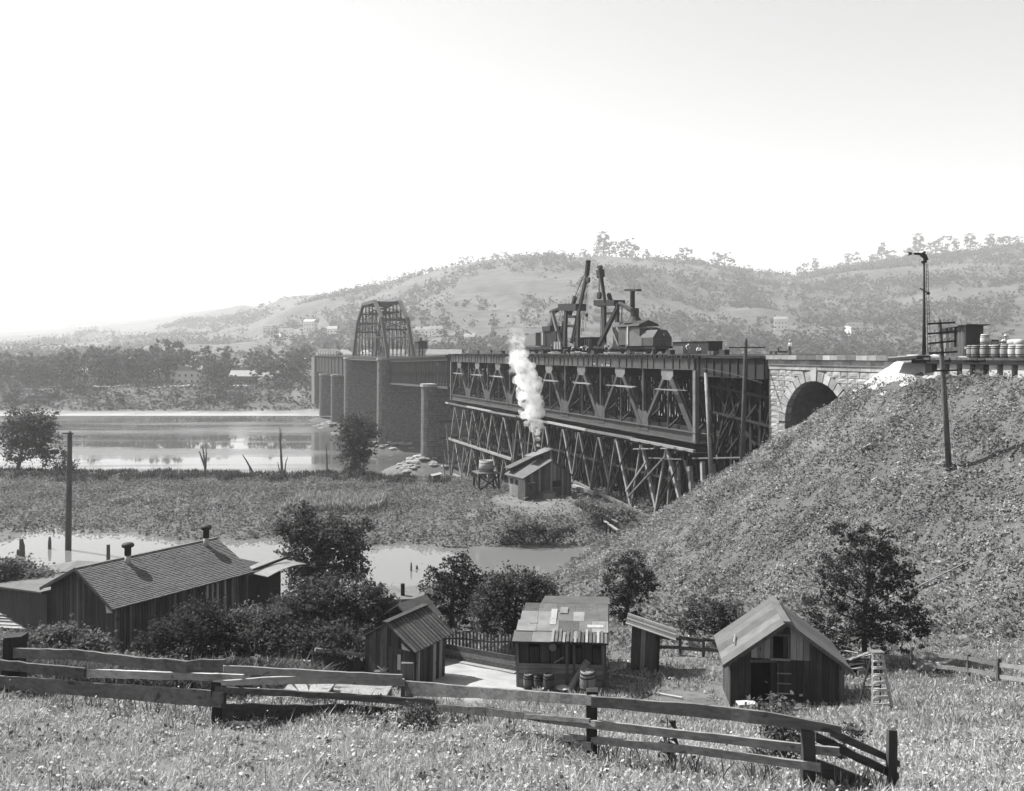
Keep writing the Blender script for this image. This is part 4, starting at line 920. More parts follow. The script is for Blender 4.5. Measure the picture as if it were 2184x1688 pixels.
telegraph('bridge_telegraph_pole', 'telegraph pole with one crossarm rising in front of the approach girder', b2w(pb.x, pb.y, pb.z), b2w(pt.x, pt.y, pt.z), [(.925, 2.05, .0, 8)], .26, .2)
pb = bs(1518, 1020, 1.2); pt = bs(1505, 795, 1.0)
t = thing('timber_pile', 'bare leaning round pile in front of the truss end post', 'pile', b2w(*pb)); q = b2w(*pt) - b2w(*pb); MB().tube([(0, 0, -.8), q * .5, q], [.26, .22, .19], 9).build('shaft', M['timber'], t, smooth=True); MB().tube([q, q * 1.01], [.2, .2], 9).build('band', M['steel_dark'], t)

def semaphore():
    s = bs(1971, 760, -.4).x; t = bthing('signal_mast', 'tall railway semaphore mast with ladder at the embankment top', 'signal'); z0, z1 = -.5, bs(1971, 552, -.4).z; u = bs(1971, 760, -.4); d = b2w(u.x, -.4).y / F
    MB().tube([(s, -.4, z0), (s, -.4, z0 + 3), (s, -.4, z1)], [.17, .12, .08], 9).build('mast', M['steel_dark'], t, smooth=True)
    W = lambda dx: Vector((dx * SB, -dx * CB, 0))          # screen-right in bridge axes
    for dx in (.2, .42): bar('ladder_rail', M['steel_dark'], t, Vector((s, -.4, z0)) + W(dx + .12), Vector((s, -.4, z1 - .4)) + W(dx * .6 + .05), .03)
    for i in range(24): f = i / 24; z = z0 + .2 + f * (z1 - z0 - .6); k = 1 - f; bar('rung', M['steel_dark'], t, Vector((s, -.4, z)) + W((.32 - .17) * k + .17), Vector((s, -.4, z)) + W((.54 - .3) * k + .3), .03)
    P = lambda px, py: Vector((s, -.4, (HY - py) * d)) + W((px - 1971) * d)
    c = P(1972, 543)
    ar = MB().prism([P(1966, 539.5), P(1966, 545), P(1946, 543.2), P(1938, 545.5), P(1941, 542), P(1937, 538.5), P(1946, 538.5)], (.08, .03, 0)).build('blade', M['steel_dark'], t)
    MB().prism([P(1946, 539), P(1944, 541), P(1946, 543), P(1949, 543), P(1947, 541), P(1949, 539)], (-.05, -.02, 0)).build('stripe', M['white'], ar)
    bar('blade_pivot', M['steel_dark'], t, P(1965, 542), P(1974, 548), .2, .35); bar('spectacle', M['steel_dark'], t, P(1971, 545), P(1976, 556), .4, .2); bar('finial', M['steel_dark'], t, P(1972, 536), P(1972, 545), .12)
    bar('platform_bracket', M['steel_dark'], t, P(1966, 560), P(1976, 558), .2); bar('light_arm', M['steel_dark'], t, P(1962, 615), P(1980, 626), .08); MB().lathe(P(1980, 626), [(.1, -.12), (.13, 0), (.1, .12)], 8).build('lamp', M['steel_dark'], t)
    bar('base_block', M['stone_dark'], t, (s, -.4, -1.2), (s, -.4, -.4), .7)
semaphore()
t = bthing('pump_trolley', 'small rail trolley on the viaduct deck beside the walking man', 'trolley'); A, B = bs(1668, 745, -8.5), bs(1650, 752, -8.5)
part('tray', M['steel'], t, lambda m: m.box(A.x, B.x, -9.3, -7.9, DECK + .25, DECK + .45))
for i in (0, 1): part('wheel', M['steel_dark'], t, lambda m: m.lathe((A.x + .3 + i * (B.x - A.x - .6), -7.9, DECK + .22), [(.1, 0), (.22, .02), (.22, .08), (.1, .1)], 10, 'y'))
bar('pump_handle', M['steel_dark'], t, (A.x + .3, -8.6, DECK + .9), (B.x - .4, -8.6, DECK + .75), .08); bar('pump_post', M['steel_dark'], t, ((A.x + B.x) / 2, -8.6, DECK + .4), ((A.x + B.x) / 2, -8.6, DECK + .85), .1)
p = bs(1640, 958, .9); person('bend', True, b2w(p.x, .9, gz(*b2w(p.x, .9).xy)), R(250), 'man in white shirt bending at the foot of the viaduct corner', 'men by the viaduct foot', 1.0)

# ---------------------------------------------------------------- engine house with steam, tank, privy on the flat
def planks(t, P0, P1, z0, ztop, n, mat, th=.05, name='plank', gap=.02, skip=(), jit=.0):
    """upright boards from P0 to P1 (xy), up to height function ztop(f)"""
    P0 = Vector(P0); P1 = Vector(P1); d = P1 - P0; nrm = Vector((d.y, -d.x)).normalized(); out = []
    for i in range(n):
        if i in skip: continue
        a, b = (i + gap * n / 8) / n, (i + 1 - gap * n / 8) / n; off = nrm * (random.uniform(0, .025)); A = P0 + d * a + off; B = P0 + d * b + off; j = random.uniform(-jit, jit)
        za, zb = ztop(a) + j, ztop(b) + j; z0i = (z0(i) if callable(z0) else z0)
        q = [(A.x, A.y, z0i), (B.x, B.y, z0i), (B.x, B.y, zb), (A.x, A.y, za)]
        m = mat(i) if callable(mat) else mat
        out.append(MB().prism(q, (-nrm.x * th, -nrm.y * th, 0)).build(name, m, t))
    return out
def engine_house():
    # front gable faces the camera; corners from the picture at their own depth
    d = 120.0; g = lambda px, py, dd=d: pix(px, py, dd)
    A = g(1120, 1062); B = g(1218, 1052, 124.0); u = d / F * 1.13
    L = (B - A).length; rot = math.atan2(B.y - A.y, B.x - A.x); zb = gz(A.x, A.y + 2)
    z0 = min(A.z, zb); t = thing('engine_house', 'grey board engine house with steam rising from its roof vent', 'building', (A.x, A.y, z0), rot)
    uz = d / F; eL, eR, rd = 47 * uz, 42 * uz, 77 * uz; xr = .56 * L; D = 4.6
    top = lambda f: eL + (rd - eL) * f / .56 if f < .56 else rd + (eR - rd) * (f - .56) / .44
    dx0, dx1 = 12 * u, 27 * u; wx0, wx1, wz0, wz1 = 62 * u, 85 * u, 19 * uz, 33 * uz
    nb = 24; dh = 34 * uz
    for i in range(nb):
        a, b = L * i / nb, L * (i + 1) / nb; c = (a + b) / 2; za, zb2 = top(i / nb), top((i + 1) / nb)
        segs = [(0, None)]
        if dx0 < c < dx1: segs = [(dh, None)]
        if wx0 < c < wx1: segs = [(0, wz0), (wz1, None)]
        for lo, hi in segs:
            q = [(a + .01, 0, lo), (b - .01, 0, lo), (b - .01, 0, hi if hi else zb2), (a + .01, 0, hi if hi else za)]
            MB().prism(q, (0, .05 + .03 * random.random(), 0)).build('plank', M['board'] if random.random() < .75 else M['board_pale'], t)
    part('dark_interior', M['black'], t, lambda m: m.prism([(.05, .1, 0), (L - .05, .1, 0), (L - .05, .1, eR - .1), (xr, .1, rd - .15), (.05, .1, eL - .1)], (0, D - .3, 0)))  # black fill, the shade indoors put into the colour
    planks(t, (0, D), (0, 0), 0, lambda f: eL, 14, M['board_pale']); planks(t, (L, 0), (L, D), 0, lambda f: eR, 14, M['board'])
    ov = .35
    part('roof_slope', M['paper'], t, lambda m: m.prism([(-ov * 1.6, -ov, eL - .25), (xr, -ov, rd + .05), (xr, -ov, rd + .15), (-ov * 1.6, -ov, eL - .13)], (0, D + 2 * ov, 0)))
    part('roof_slope', M['paper'], t, lambda m: m.prism([(L + ov, -ov, eR - .2), (xr, -ov, rd + .05), (xr, -ov, rd + .15), (L + ov, -ov, eR - .08)], (0, D + 2 * ov, 0)))
    for k in range(6): f = .25 + .1 * k; MB().box(xr * f, xr * f + .3, 1.2 + .3 * (k % 3), 3.2, 0, .02).build('roof_patch', M['tin'], t); bpy.context.scene.objects  # laid on the slope below
    for o in [c for c in t.children if c.name.startswith('roof_patch')]:
        x = o.data.vertices[0].co.x; o.location = (0, 0, eL - .1 + (rd + .25 - eL) * x / xr); 
    # raised vent and side lean-to on the roof
    vx0, vx1, vy0, vy1 = xr - .9, xr + .9, 1.6, 3.2; vz = rd + 1.2
    v = part('vent_box', M['board'], t, lambda m: (m.box(vx1 - .08, vx1, vy0, vy1, rd - .6, vz), m.box(vx0 + .6, vx1, vy0, vy0 + .06, rd - .6, vz), m.box(vx0, vx1, vy1 - .06, vy1, rd - .6, vz)))
    part('vent_roof', M['board_pale'], v, lambda m: m.prism([(vx0 - 1.5, vy0 - .3, vz - .75), (vx1 + .3, vy0 - .3, vz + .22), (vx1 + .3, vy0 - .3, vz + .34), (vx0 - 1.5, vy0 - .3, vz - .63)], (0, vy1 - vy0 + .6, 0)))
    v = part('roof_dormer', M['board_dark'], t, lambda m: m.prism([(.2, 3.6, eL + .1), (xr - .6, 3.6, rd - .3), (xr - .6, 3.6, rd + .25), (.0, 3.6, eL + .8)], (0, 1.0, 0)))
    part('dormer_roof', M['board'], v, lambda m: m.prism([(-.6, 3.3, eL + .75), (xr - .5, 3.3, rd + .3), (xr - .5, 3.3, rd + .42), (-.6, 3.3, eL + .87)], (0, 1.6, 0)))
    # porch stall at the left corner
    ph = 38 * uz; px0, px1 = -8 * u, 8 * u
    pr = part('porch', M['board'], t, lambda m: (m.box(px0 - 16 * u + 8 * u, px1, -2.0, -1.94, 0, ph), m.box(px0 - 8 * u, px0 - 8 * u + .06, -1.94, 0, 0, ph + .3), m.box(px1 - .06, px1, -1.94, -.03, 0, ph)))
    part('porch_window', M['black'], pr, lambda m: m.box(px0 + 3 * u, px0 + 6 * u, -2.03, -2.0, 22 * u, 30 * u))
    for k in range(3): MB().box(12.5 * u, 27 * u, -1.2 + .35 * k, -.85 + .35 * k, 0, .18 * (k + 1)).build('door_step', M['board'], t)
    part('coal_bunker', M['board_pale'], t, lambda m: m.box(29 * u, 55 * u, -1.6, -.1, 0, 11 * u)); part('bunker_lid', M['board'], t, lambda m: m.box(28.5 * u, 55.5 * u, -1.7, -.1, 11 * u + .003, 12 * u))
    for k in (0, 1): MB().box(-.03, .0, 3.4 - 1.5 * k, 4.2 - 1.5 * k, 22 * u, 32 * u).build('side_window', M['glass'], t)
    bar('window_sill', M['board_pale'], t, (wx0 - .1, -.03, wz0 - .05), (wx1 + .1, -.03, wz0 - .05), .1)
    return t, Matrix.Translation((A.x, A.y, z0)) @ Matrix.Rotation(rot, 4, 'Z') @ Vector((xr, 3.0, rd + 1.9))
EH, VENT = engine_house()

def steam():
    r = random.Random(4); bm = MB(); d = VENT.y
    path = [(1149, 962, .4), (1148, 950, .6), (1147, 937, .8), (1145, 923, 1.05), (1142, 908, 1.35), (1139, 892, 1.7), (1136, 876, 2.0), (1133, 860, 2.1), (1131, 845, 2.2), (1128, 828, 2.3), (1121, 810, 2.3), (1116, 792, 2.1), (1110, 776, 1.9), (1104, 760, 1.9), (1101, 744, 1.8), (1100, 730, 1.6), (1103, 715, 1.4), (1107, 700, 1.2), (1096, 692, .9), (1113, 688, .8)]
    me = bpy.data.metaballs.new('steam'); me.resolution = .3; me.render_resolution = .3; me.threshold = .25
    for i, (px, py, rr) in enumerate(path):
        c = pix(px, py, d + 1.2 * math.sin(i))
        for k in range(11 if i > 3 else 3):
            e = me.elements.new(); f = .85 if i > 3 else .2; w = r.uniform(.35, .8) if k > 2 else .85; e.co = c + Vector((r.uniform(-1, 1), r.uniform(-.8, .8), r.uniform(-.9, .9))) * rr * f * (.85 - .6 * (k < 3)); e.radius = rr * w * .78
    o = bpy.data.objects.new('steam', me); COL.objects.link(o); dg = bpy.context.evaluated_depsgraph_get(); ms = bpy.data.meshes.new_from_object(o.evaluated_get(dg)); bpy.data.objects.remove(o)
    t = NT('steam_cloud'); t.t.nodes.remove(t.p); v = t.n('VolumePrincipled', Anisotropy=0.2); v.inputs['Color'].default_value = (.99, .99, .99, 1)
    for k in ('Density Attribute', 'Color Attribute', 'Temperature Attribute'): v.inputs[k].default_value = ''
    geo = t.n('NewGeometry').outputs['Position']; sp = t.n('SeparateXYZ'); t.l(geo, sp.inputs[0])
    n = t.noise(.8, geo, 4, .65); fade = t.ramp(sp.outputs[2], -4.0, 3.6, 1.0, .05)
    t.l(t.math('MULTIPLY', t.ramp(n, .40, .60, 0.03, 1.1), fade), v.inputs['Density'])
    t.l(v.outputs[0], t.t.nodes['Material Output'].inputs['Volume']); t.mat.cycles.volume_step_rate = 2.0
    ms.materials.clear(); ms.materials.append(t.mat); ms.polygons.foreach_set('use_smooth', [True] * len(ms.polygons))
    link('steam', ms, None, 'white plume of steam blowing up from the engine house vent', 'steam')
steam()
def tank():
    d = 133.0; A = pix(1037, 1050, d); A.z = gz(A.x, A.y); u = d / F
    t = thing('water_tank', 'round wooden water tank on a braced stand left of the engine house', 'tank', A, .3); h = max(pix(0, 1009, d).z - A.z, 2.0); w = 1.55
    part('tub', M['board_pale'], t, lambda m: m.lathe((0, 0, h + .2), [(1.15, 0), (1.1, 1.8), (1.02, 1.8), (1.02, 1.5)], 18), smooth=True)
    for z in (.4, 1.4): part('hoop', M['steel_dark'], t, lambda m: m.lathe((0, 0, h + .2 + z), [(1.1, 0), (1.165 - .03 * z, 0), (1.165 - .03 * z, .07), (1.1, .07)], 18))
    part('platform', M['board'], t, lambda m: m.box(-1.8, 1.8, -1.8, 1.8, h, h + .2))
    for x in (-w, w):
        for y in (-w, w): bar('leg', M['timber_dark'], t, (x * 1.05, y * 1.05, -.3), (x, y, h), .3)
        bar('brace', M['timber_dark'], t, (x, -w - .2, .2), (x, w, h - .3), .2); bar('brace', M['timber_dark'], t, (-w if x > 0 else w, -w - .2, .3), (x, -w - .2, h - .3), .22)
tank()
def small_hut():
    p = hit(932, 1032); d = p.y; u = d / F; t = thing('shelter_hut', 'tiny flat-roofed hut at the foot of the trestle by the river', 'hut', p, .25); w, h = 15 * u, 16 * u
    planks(t, (-w / 2, 0), (w / 2, 0), -.3, lambda f: h + .25 * f, 6, M['board']); planks(t, (-w / 2, 1.6), (-w / 2, 0), -.3, lambda f: h, 5, M['board_pale'])
    part('inside', M['black'], t, lambda m: m.box(-w / 2 + .08, w / 2 - .08, .08, 1.5, -.3, h - .1)); part('window', M['black'], t, lambda m: m.box(.05, .45, -.06, -.03, h * .35, h * .75))
    part('roof', M['board_pale'], t, lambda m: m.prism([(-w / 2 - .3, -.4, h), (w / 2 + .3, -.4, h + .35), (w / 2 + .3, -.4, h + .45), (-w / 2 - .3, -.4, h + .1)], (0, 2.3, 0)))
small_hut()
def yard_timbers():
    for k, (p, q, lab) in enumerate((((1213, 1064), (1243, 1098), 'long squared timber lying on the slope below the engine house'), ((1334, 1082), (1352, 1097), 'short timber end sticking out of weeds below the trestle'), ((1348, 1083), (1372, 1098), 'short pale timber beside the embankment toe'))):
        a = hit(*p); b = hit(*q); t = thing('loose_timber', lab, 'timber', a); bar('beam', M['timber'], t, (0, 0, .2), b - a + Vector((0, 0, .2)), .38, .35); bar('chock', M['timber_dark'], t, (0, 0, -.1), (.5, .1, .05), .25)
    t = thing('plank_footbridge', 'little footbridge of planks with posts at the pond corner', 'footbridge', hit(1300, 1142)); o = t.location
    for p, q in (((1280, 1110), (1318, 1130)), ((1285, 1124), (1318, 1148))): bar('plank', M['timber'], t, hit(*p) - o + Vector((0, 0, .9)), hit(*q) - o + Vector((0, 0, .9)), .3, .12)
    for px, py in ((1284, 1128), (1293, 1142), (1301, 1138)): c = hit(px, py) - o; bar('post', M['timber_dark'], t, c - Vector((0, 0, .4)), c + Vector((0, 0, 1.5)), .22)
yard_timbers()
# ---------------------------------------------------------------- long dark house on the left
def local(o, rot): return Matrix.Translation(o) @ Matrix.Rotation(rot, 4, 'Z')
def left_house():
    zg = -18.2; E = Vector((-22.6, 48.0, zg)); rot = math.atan2(.83, .557); t = thing('shingled_house', 'long dark board house with shingled gable roof and two vent pipes by the pond', 'house', E, rot)
    L, W = 9.6, 7.9; ze, zr = -14.6 - zg, -12.85 - zg; i0 = .35; top = lambda f: ze + .1 + (zr - ze - .15) * (1 - abs(2 * f - 1))
    planks(t, (.35, W - i0), (.35, i0), 0, top, 30, lambda i: M['board_dark'] if random.random() < .85 else M['board'])          # near gable
    def wm(i): return M['board_pale'] if 29 < i < 36 and i % 2 or i in (38, 41) else (M['board_dark'] if random.random() < .8 else M['board'])
    planks(t, (.35, i0), (L, i0), 0, lambda f: ze + .1, 48, wm, skip=())
    part('black_inside', M['black'], t, lambda m: m.prism([(.45, i0 + .12, 0), (.45, W - i0 - .1, 0), (.45, W - i0 - .1, ze), (.45, W / 2, zr - .15), (.45, i0 + .12, ze)], (L - .5, 0, 0)))  # solid black core behind the boards
    for sgn, y0 in ((1, 0.0), (-1, W)):
        part('roof_deck', M['board_dark'], t, lambda m: m.prism([(-.1, y0, ze - .06), (-.1, W / 2, zr - .06), (-.1, W / 2, zr), (-.1, y0, ze)], (L + .3, 0, 0)))
    sh = MB(); sl = math.hypot(W / 2, zr - ze); rows = 27; cy, cz = (W / 2) / sl, (zr - ze) / sl
    for r in range(rows):
        a = sl * r / rows - .02; x = -.1 - random.random() * .15
        while x < L + .2:
            w = random.uniform(.12, .24); x1 = min(x + w, L + .2); j = random.uniform(-.012, .012); t0 = .06 + random.random() * .02
            P = lambda xx, aa, h: (xx, aa * cy - h * cz, ze + aa * cz + h * cy)
            xa = max(x, -.1)
            if x1 > xa + .02: sh.hexa([P(xa, a + j, .0), P(x1 - .008, a + j, 0), P(x1 - .008, a + .2, 0), P(xa, a + .2, 0), P(xa, a + j, t0), P(x1 - .008, a + j, t0), P(x1 - .008, a + .2, .012), P(xa, a + .2, .012)])
            x = x1
    sh.build('shingles', M['shingle'], t, kind='stuff')
    bar('ridge_board', M['shingle'], t, (-.12, W / 2, zr + .05), (L + .2, W / 2, zr + .05), .22, .05)
    bar('barge_board', M['board_dark'], t, (-.14, -.02, ze - .05), (-.14, W / 2, zr - .03), .05, .18); bar('barge_board', M['board_dark'], t, (-.14, W + .02, ze - .05), (-.14, W / 2, zr - .03), .05, .18)
    MB().prism([(-.12, .05, ze - .06), (-.12, .75, ze + .2), (-.12, .62, ze - .3), (-.12, .1, ze - .22)], (.04, 0, 0)).build('eave_return', M['pale'], t)
    for x, hh in ((2.9, .95), (8.55, 1.05)):
        y = W / 2 - .55; zb = zr - .3; p = part('vent_pipe', M['pale'], t, lambda m: m.lathe((x, y, zb), [(.19, 0), (.17, hh * .62)], 12), smooth=True)
        part('vent_cap', M['steel_dark'], p, lambda m: m.lathe((x, y, zb + hh * .6), [(.17, 0), (.2, .02), (.2, hh * .5), (.34, hh * .55), (.38, hh * .68), (.3, hh * .8), (.12, hh * .84)], 12), smooth=True)
        part('flashing', M['pale'], t, lambda m: m.prism([(x - .3, y - .75, zb - .3), (x + .3, y - .75, zb - .3), (x + .3, y + .2, zb + .14), (x - .3, y + .2, zb + .14)], (0, -.015, .04)))
    bar('window_sill', M['board_pale'], t, (.32, 3.3, 1.2), (.32, 2.4, 1.2), .08, .05); MB().box(.27, .3, 2.4, 3.3, 1.25, 2.1).build('window', M['glass'], t)
    # tail room with curled tin porch
    part('tail_room', M['board_dark'], t, lambda m: m.box(L + .02, L + 3.0, i0 + .3, W - 2.5, 0, ze - .35))
    ts = MB(); n = 8
    for k in range(n):
        a, b = k / n, (k + 1) / n; f = lambda q: (L + .4 + 3.4 * q, ze - .25 + .28 * math.sin(2.6 * q) - .0)
        (xa, za), (xb, zb) = f(a), f(b); ts.hexa([(xa, -1.1, za), (xb, -1.1, zb), (xb, 1.6, zb), (xa, 1.6, za), (xa, -1.1, za + .04), (xb, -1.1, zb + .04), (xb, 1.6, zb + .04), (xa, 1.6, za + .04)])
    ts.build('curled_tin_sheet', M['tin'], t); bar('porch_rafter', M['board_dark'], t, (L + .1, .6, ze - .1), (L + 3.2, .2, ze + .35), .12, .16)
    # lean-to on the far side
    part('lean_to', M['board_dark'], t, lambda m: m.prism([(.1, W - .3, 0), (.1, W + 6.2, 0), (.1, W + 6.2, ze - .9), (.1, W - .3, ze - .35)], (5.5, 0, 0)))
    part('lean_to_roof', M['paper'], t, lambda m: m.prism([(-.2, W - .25, ze - .3), (-.2, W + 6.5, ze - .9), (-.2, W + 6.5, ze - .8), (-.2, W - .25, ze - .2)], (6.0, 0, 0)))
left_house()
def cellar():
    a = hit(40, 1352); t = thing('root_cellar', 'low weedy cellar mound with pale boards on its roof left of the house', 'cellar', a, -.25)
    part('roof', M['board_pale'], t, lambda m: m.prism([(-2.6, -.1, .2), (1.5, -.1, .35), (1.5, 1.0, 1.0), (-2.6, 1.0, .75)], (0, .03, .09)))
    for k in range(5): y = -.05 + .22 * k; bar('roof_board', M['rail_pale'] if k != 2 else M['rail'], t, (-2.7, y - .02, .27 + .13 * k), (1.6 + random.uniform(-.2, .1), y, .44 + .13 * k), .2, .05)
    part('end_wall', M['board_dark'], t, lambda m: m.prism([(1.4, -.1, -.4), (1.4, 1.2, -.4), (1.4, 1.0, .95), (1.4, -.1, .3)], (.06, 0, 0)))
cellar()
def pavilion():
    d = 60.0; c = pix(150, 1212, d); t = thing('low_roof_shed', 'low pale-roofed shed behind the long house by the water', 'shed', (c.x, c.y, gz(c.x, c.y)), .2); h = c.z - gz(c.x, c.y)
    part('roof', M['paper'], t, lambda m: m.prism([(-3, -1.6, h - .25), (0, -1.6, h + .15), (3.4, -1.6, h - .25), (3.4, -1.6, h - .33), (-3, -1.6, h - .33)], (0, 3.2, 0)))
    part('wall', M['board_dark'], t, lambda m: m.box(-2.6, 3.0, -1.3, 1.3, 0, h - .34))
pavilion()

# ---------------------------------------------------------------- narrow shed with lengthwise roof boards
def narrow_shed():
    o = pix(880, 1478, 35.7); rot = R(60); t = thing('narrow_shed', 'narrow upright-board shed with ridged board roof beside the trodden yard', 'shed', o, rot); t.rotation_euler[0] = R(1.2)
    D, W = 2.4, 2.6; ze, zr = 1.95, 2.72       # local x: away along the side; local y: to the left along the front
    planks(t, (0, W), (0, 0), -.3, lambda f: ze + (zr - ze) * (1 - abs(2 * f - 1)), 13, lambda i: M['board'] if i % 3 else M['board_dark'], jit=.02)
    planks(t, (0, 0), (D, 0), -.3, lambda f: ze, 10, lambda i: M['board_pale'] if i in (1, 6, 8) else M['board_dark'], jit=.02)
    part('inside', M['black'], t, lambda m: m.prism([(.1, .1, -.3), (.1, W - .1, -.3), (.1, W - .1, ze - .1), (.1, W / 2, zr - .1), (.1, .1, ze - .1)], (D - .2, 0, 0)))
    sl = math.hypot(W / 2 + .25, zr - ze + .15); n = 13
    for side in (0, 1):
        for i in range(n):
            xa, xb = -.25 + (D + .5) * i / n + .008, -.25 + (D + .5) * (i + 1) / n - .008; y0 = -.28 if side == 0 else W + .28; j = random.uniform(0, .02)
            z0 = ze - .17
            MB().hexa([(xa, y0, z0 + j), (xb, y0, z0 + j), (xb, W / 2, zr + .03 + j), (xa, W / 2, zr + .03 + j), (xa, y0, z0 + .045 + j), (xb, y0, z0 + .045 + j), (xb, W / 2, zr + .075 + j), (xa, W / 2, zr + .075 + j)]).build('roof_board', M['board'], t)
            if side == 0: bar('batten', M['board_dark'], t, (xb, y0, z0 + .07), (xb, W / 2, zr + .1), .05, .03)
    bar('ridge_board', M['board_dark'], t, (-.3, W / 2, zr + .12), (D + .3, W / 2, zr + .12), .28, .05)
    MB().box(-.05, -.03, .55, 1.25, .0, 1.75).build('door', M['board'], t); MB().prism([(-.06, .12, 1.75), (-.06, .6, 2.0), (-.06, .55, 1.75)], (.02, 0, 0)).build('pale_patch', M['pale'], t)
    bar('corner_post', M['board_pale'], t, (.3, -.05, -.2), (.3, -.05, 1.9), .1); MB().box(-.07, -.05, .62, .78, .85, 1.5).build('sign_scrap', M['pale'], t)
narrow_shed()
def back_shed():
    o = pix(850, 1352, 40.0); o.z = gz(o.x, o.y); t = thing('back_shed', 'half hidden dark shed with steep board roof behind the narrow shed', 'shed', o, R(52)); ze = 2.0
    part('wall', M['board_dark'], t, lambda m: m.box(0.6, 2.2, -.3, 1.3, -.3, ze)); part('roof', M['board'], t, lambda m: m.prism([(.4, -.6, ze - .05), (.4, .5, ze + .75), (.4, 1.6, ze - .05), (.4, .5, ze + .63)], (2.0, 0, 0)))
back_shed()
def stove_roof():
    o = pix(862, 1278, 50.0); zg = gz(o.x, o.y); t = thing('chimney_shed', 'shed roof with a dark chimney pipe showing between the trees by the pond', 'shed', (o.x, o.y, zg), .1); h = o.z - zg
    part('wall', M['board_dark'], t, lambda m: m.box(-1.6, 1.0, 0, 2.4, 0, h - .1)); part('roof', M['paper'], t, lambda m: m.box(-1.8, 1.2, -.2, 2.6, h - .1, h + .05)); part('chimney', M['steel_dark'], t, lambda m: m.lathe((-.1, .6, h), [(.12, 0), (.12, .75)], 10))
stove_roof()

# ---------------------------------------------------------------- patched-roof shed in the middle
def patched_shed():
    o = pix(1103, 1466, 36.1); rot = math.atan2(-.4, 3.6); t = thing('patched_roof_shed', 'low shed with patched sheet roof and barrels along its front', 'shed', o, rot); t.rotation_euler[1] = R(-.8)
    L, D = 3.72, 3.3; zf, zb = 2.05, 2.62
    for k in range(6):   # horizontal boards of the lower front
        z = -.3 + .225 * k; MB().box(0, L, -.02 - .01 * (k % 2), .04, z + .01, z + .215).build('plank', M['rail'], t)
    for x in (.03, 2.15, 2.45, L - .05): bar('post', M['board'], t, (x, .02, -.3), (x, .02, zf - .05), .12)
    part('shaded_recess', M['black'], t, lambda m: m.box(.05, L - .05, .35, D - .1, -.3, zf - .1));  # black box paints the shade behind the open upper front
    for k in range(8): MB().box(.1 + .45 * k, .5 + .45 * k, .1, .14, 1.05, zf - .1 - .25 * (k % 2)).build('loft_board', M['board_dark'], t)
    planks(t, (L, 0), (L, D), -.3, lambda f: zf - .08 + (zb - zf) * f, 14, lambda i: M['board_dark'] if i % 4 else M['board'])
    planks(t, (0, D), (0, 0), -.3, lambda f: zb - .08 - (zb - zf) * f, 12, M['board_dark'])
    P = lambda x, y, h: (x, y, zf + (zb - zf) * (y + .35) / (D + .35) + h)
    part('roof_deck', M['board_dark'], t, lambda m: m.hexa([P(-.15, -.35, -.05), P(L + .2, -.35, -.05), P(L + .25, D, -.05), P(.1, D, -.05), P(-.15, -.35, 0), P(L + .2, -.35, 0), P(L + .25, D, 0), P(.1, D, 0)]))
    r = random.Random(5)
    def sheet(x0, x1, y0, y1, mat, h): MB().hexa([P(x0, y0, h), P(x1, y0, h), P(x1, y1, h), P(x0, y1, h), P(x0, y0, h + .015), P(x1, y0, h + .015), P(x1, y1, h + .015), P(x0, y1, h + .015)]).build('roof_sheet', mat, t)
    k = 0
    for row in range(4):
        x = -.15 + .08 * row
        while x < L + .1:
            w = r.uniform(.5, 1.0); x1 = min(x + w, L + .2); y0 = -.35 + row * .9; sheet(x, x1 - .01, y0 + r.uniform(-.05, .03), min(y0 + .98, D), (M['paper'], M['tin'], M['paper'], M['board'])[r.randrange(4)], .004 + .02 * (3 - row) % .05 + .004 * (k % 3)); x = x1; k += 1
    for x0, x1, y0, y1 in ((1.35, 1.62, 1.1, 2.6), (1.75, 2.1, 2.2, 2.8), (3.0, 3.7, .9, 1.15), (2.35, 2.7, -.1, .5), (.5, .8, 1.2, 1.45)): sheet(x0, x1, y0, y1, M['board_pale'], .07)
    for i in range(14): x = 1.5 + .16 * i; sheet(x, x + .11, -.42 + r.uniform(-.06, .05), .3 + r.uniform(0, .4), M['board'] if i % 3 else M['board_pale'], .09)
    part('back_slope', M['board'], t, lambda m: m.hexa([P(.8, D, -.04), P(L + .3, D, -.04), (L + .2, D + 1.4, zb - .1), (.9, D + 1.4, zb - .1), P(.8, D, .03), P(L + .3, D, .03), (L + .2, D + 1.4, zb - .04), (.9, D + 1.4, zb - .04)]))
    planks(t, (L + .05, D), (L + .05, D + 1.3), -.3, lambda f: zb - .1, 6, M['board_dark'])
    MB().lathe((1.55, -.06, 1.75), [(.16, 0), (.17, .03), (.1, .05)], 14, 'y').build('hanging_pan', M['tin'], t); bar('hanging_stick', M['board_pale'], t, (1.6, -.05, 1.1), (2.0, -.05, 1.35), .05)
    MB().prism([(L + .03, -.1, .2), (L + .03, .35, 1.9), (L + .03, .55, 1.9), (L + .03, .5, .2)], (.05, 0, 0)).build('leaning_board', M['board'], t)
patched_shed()
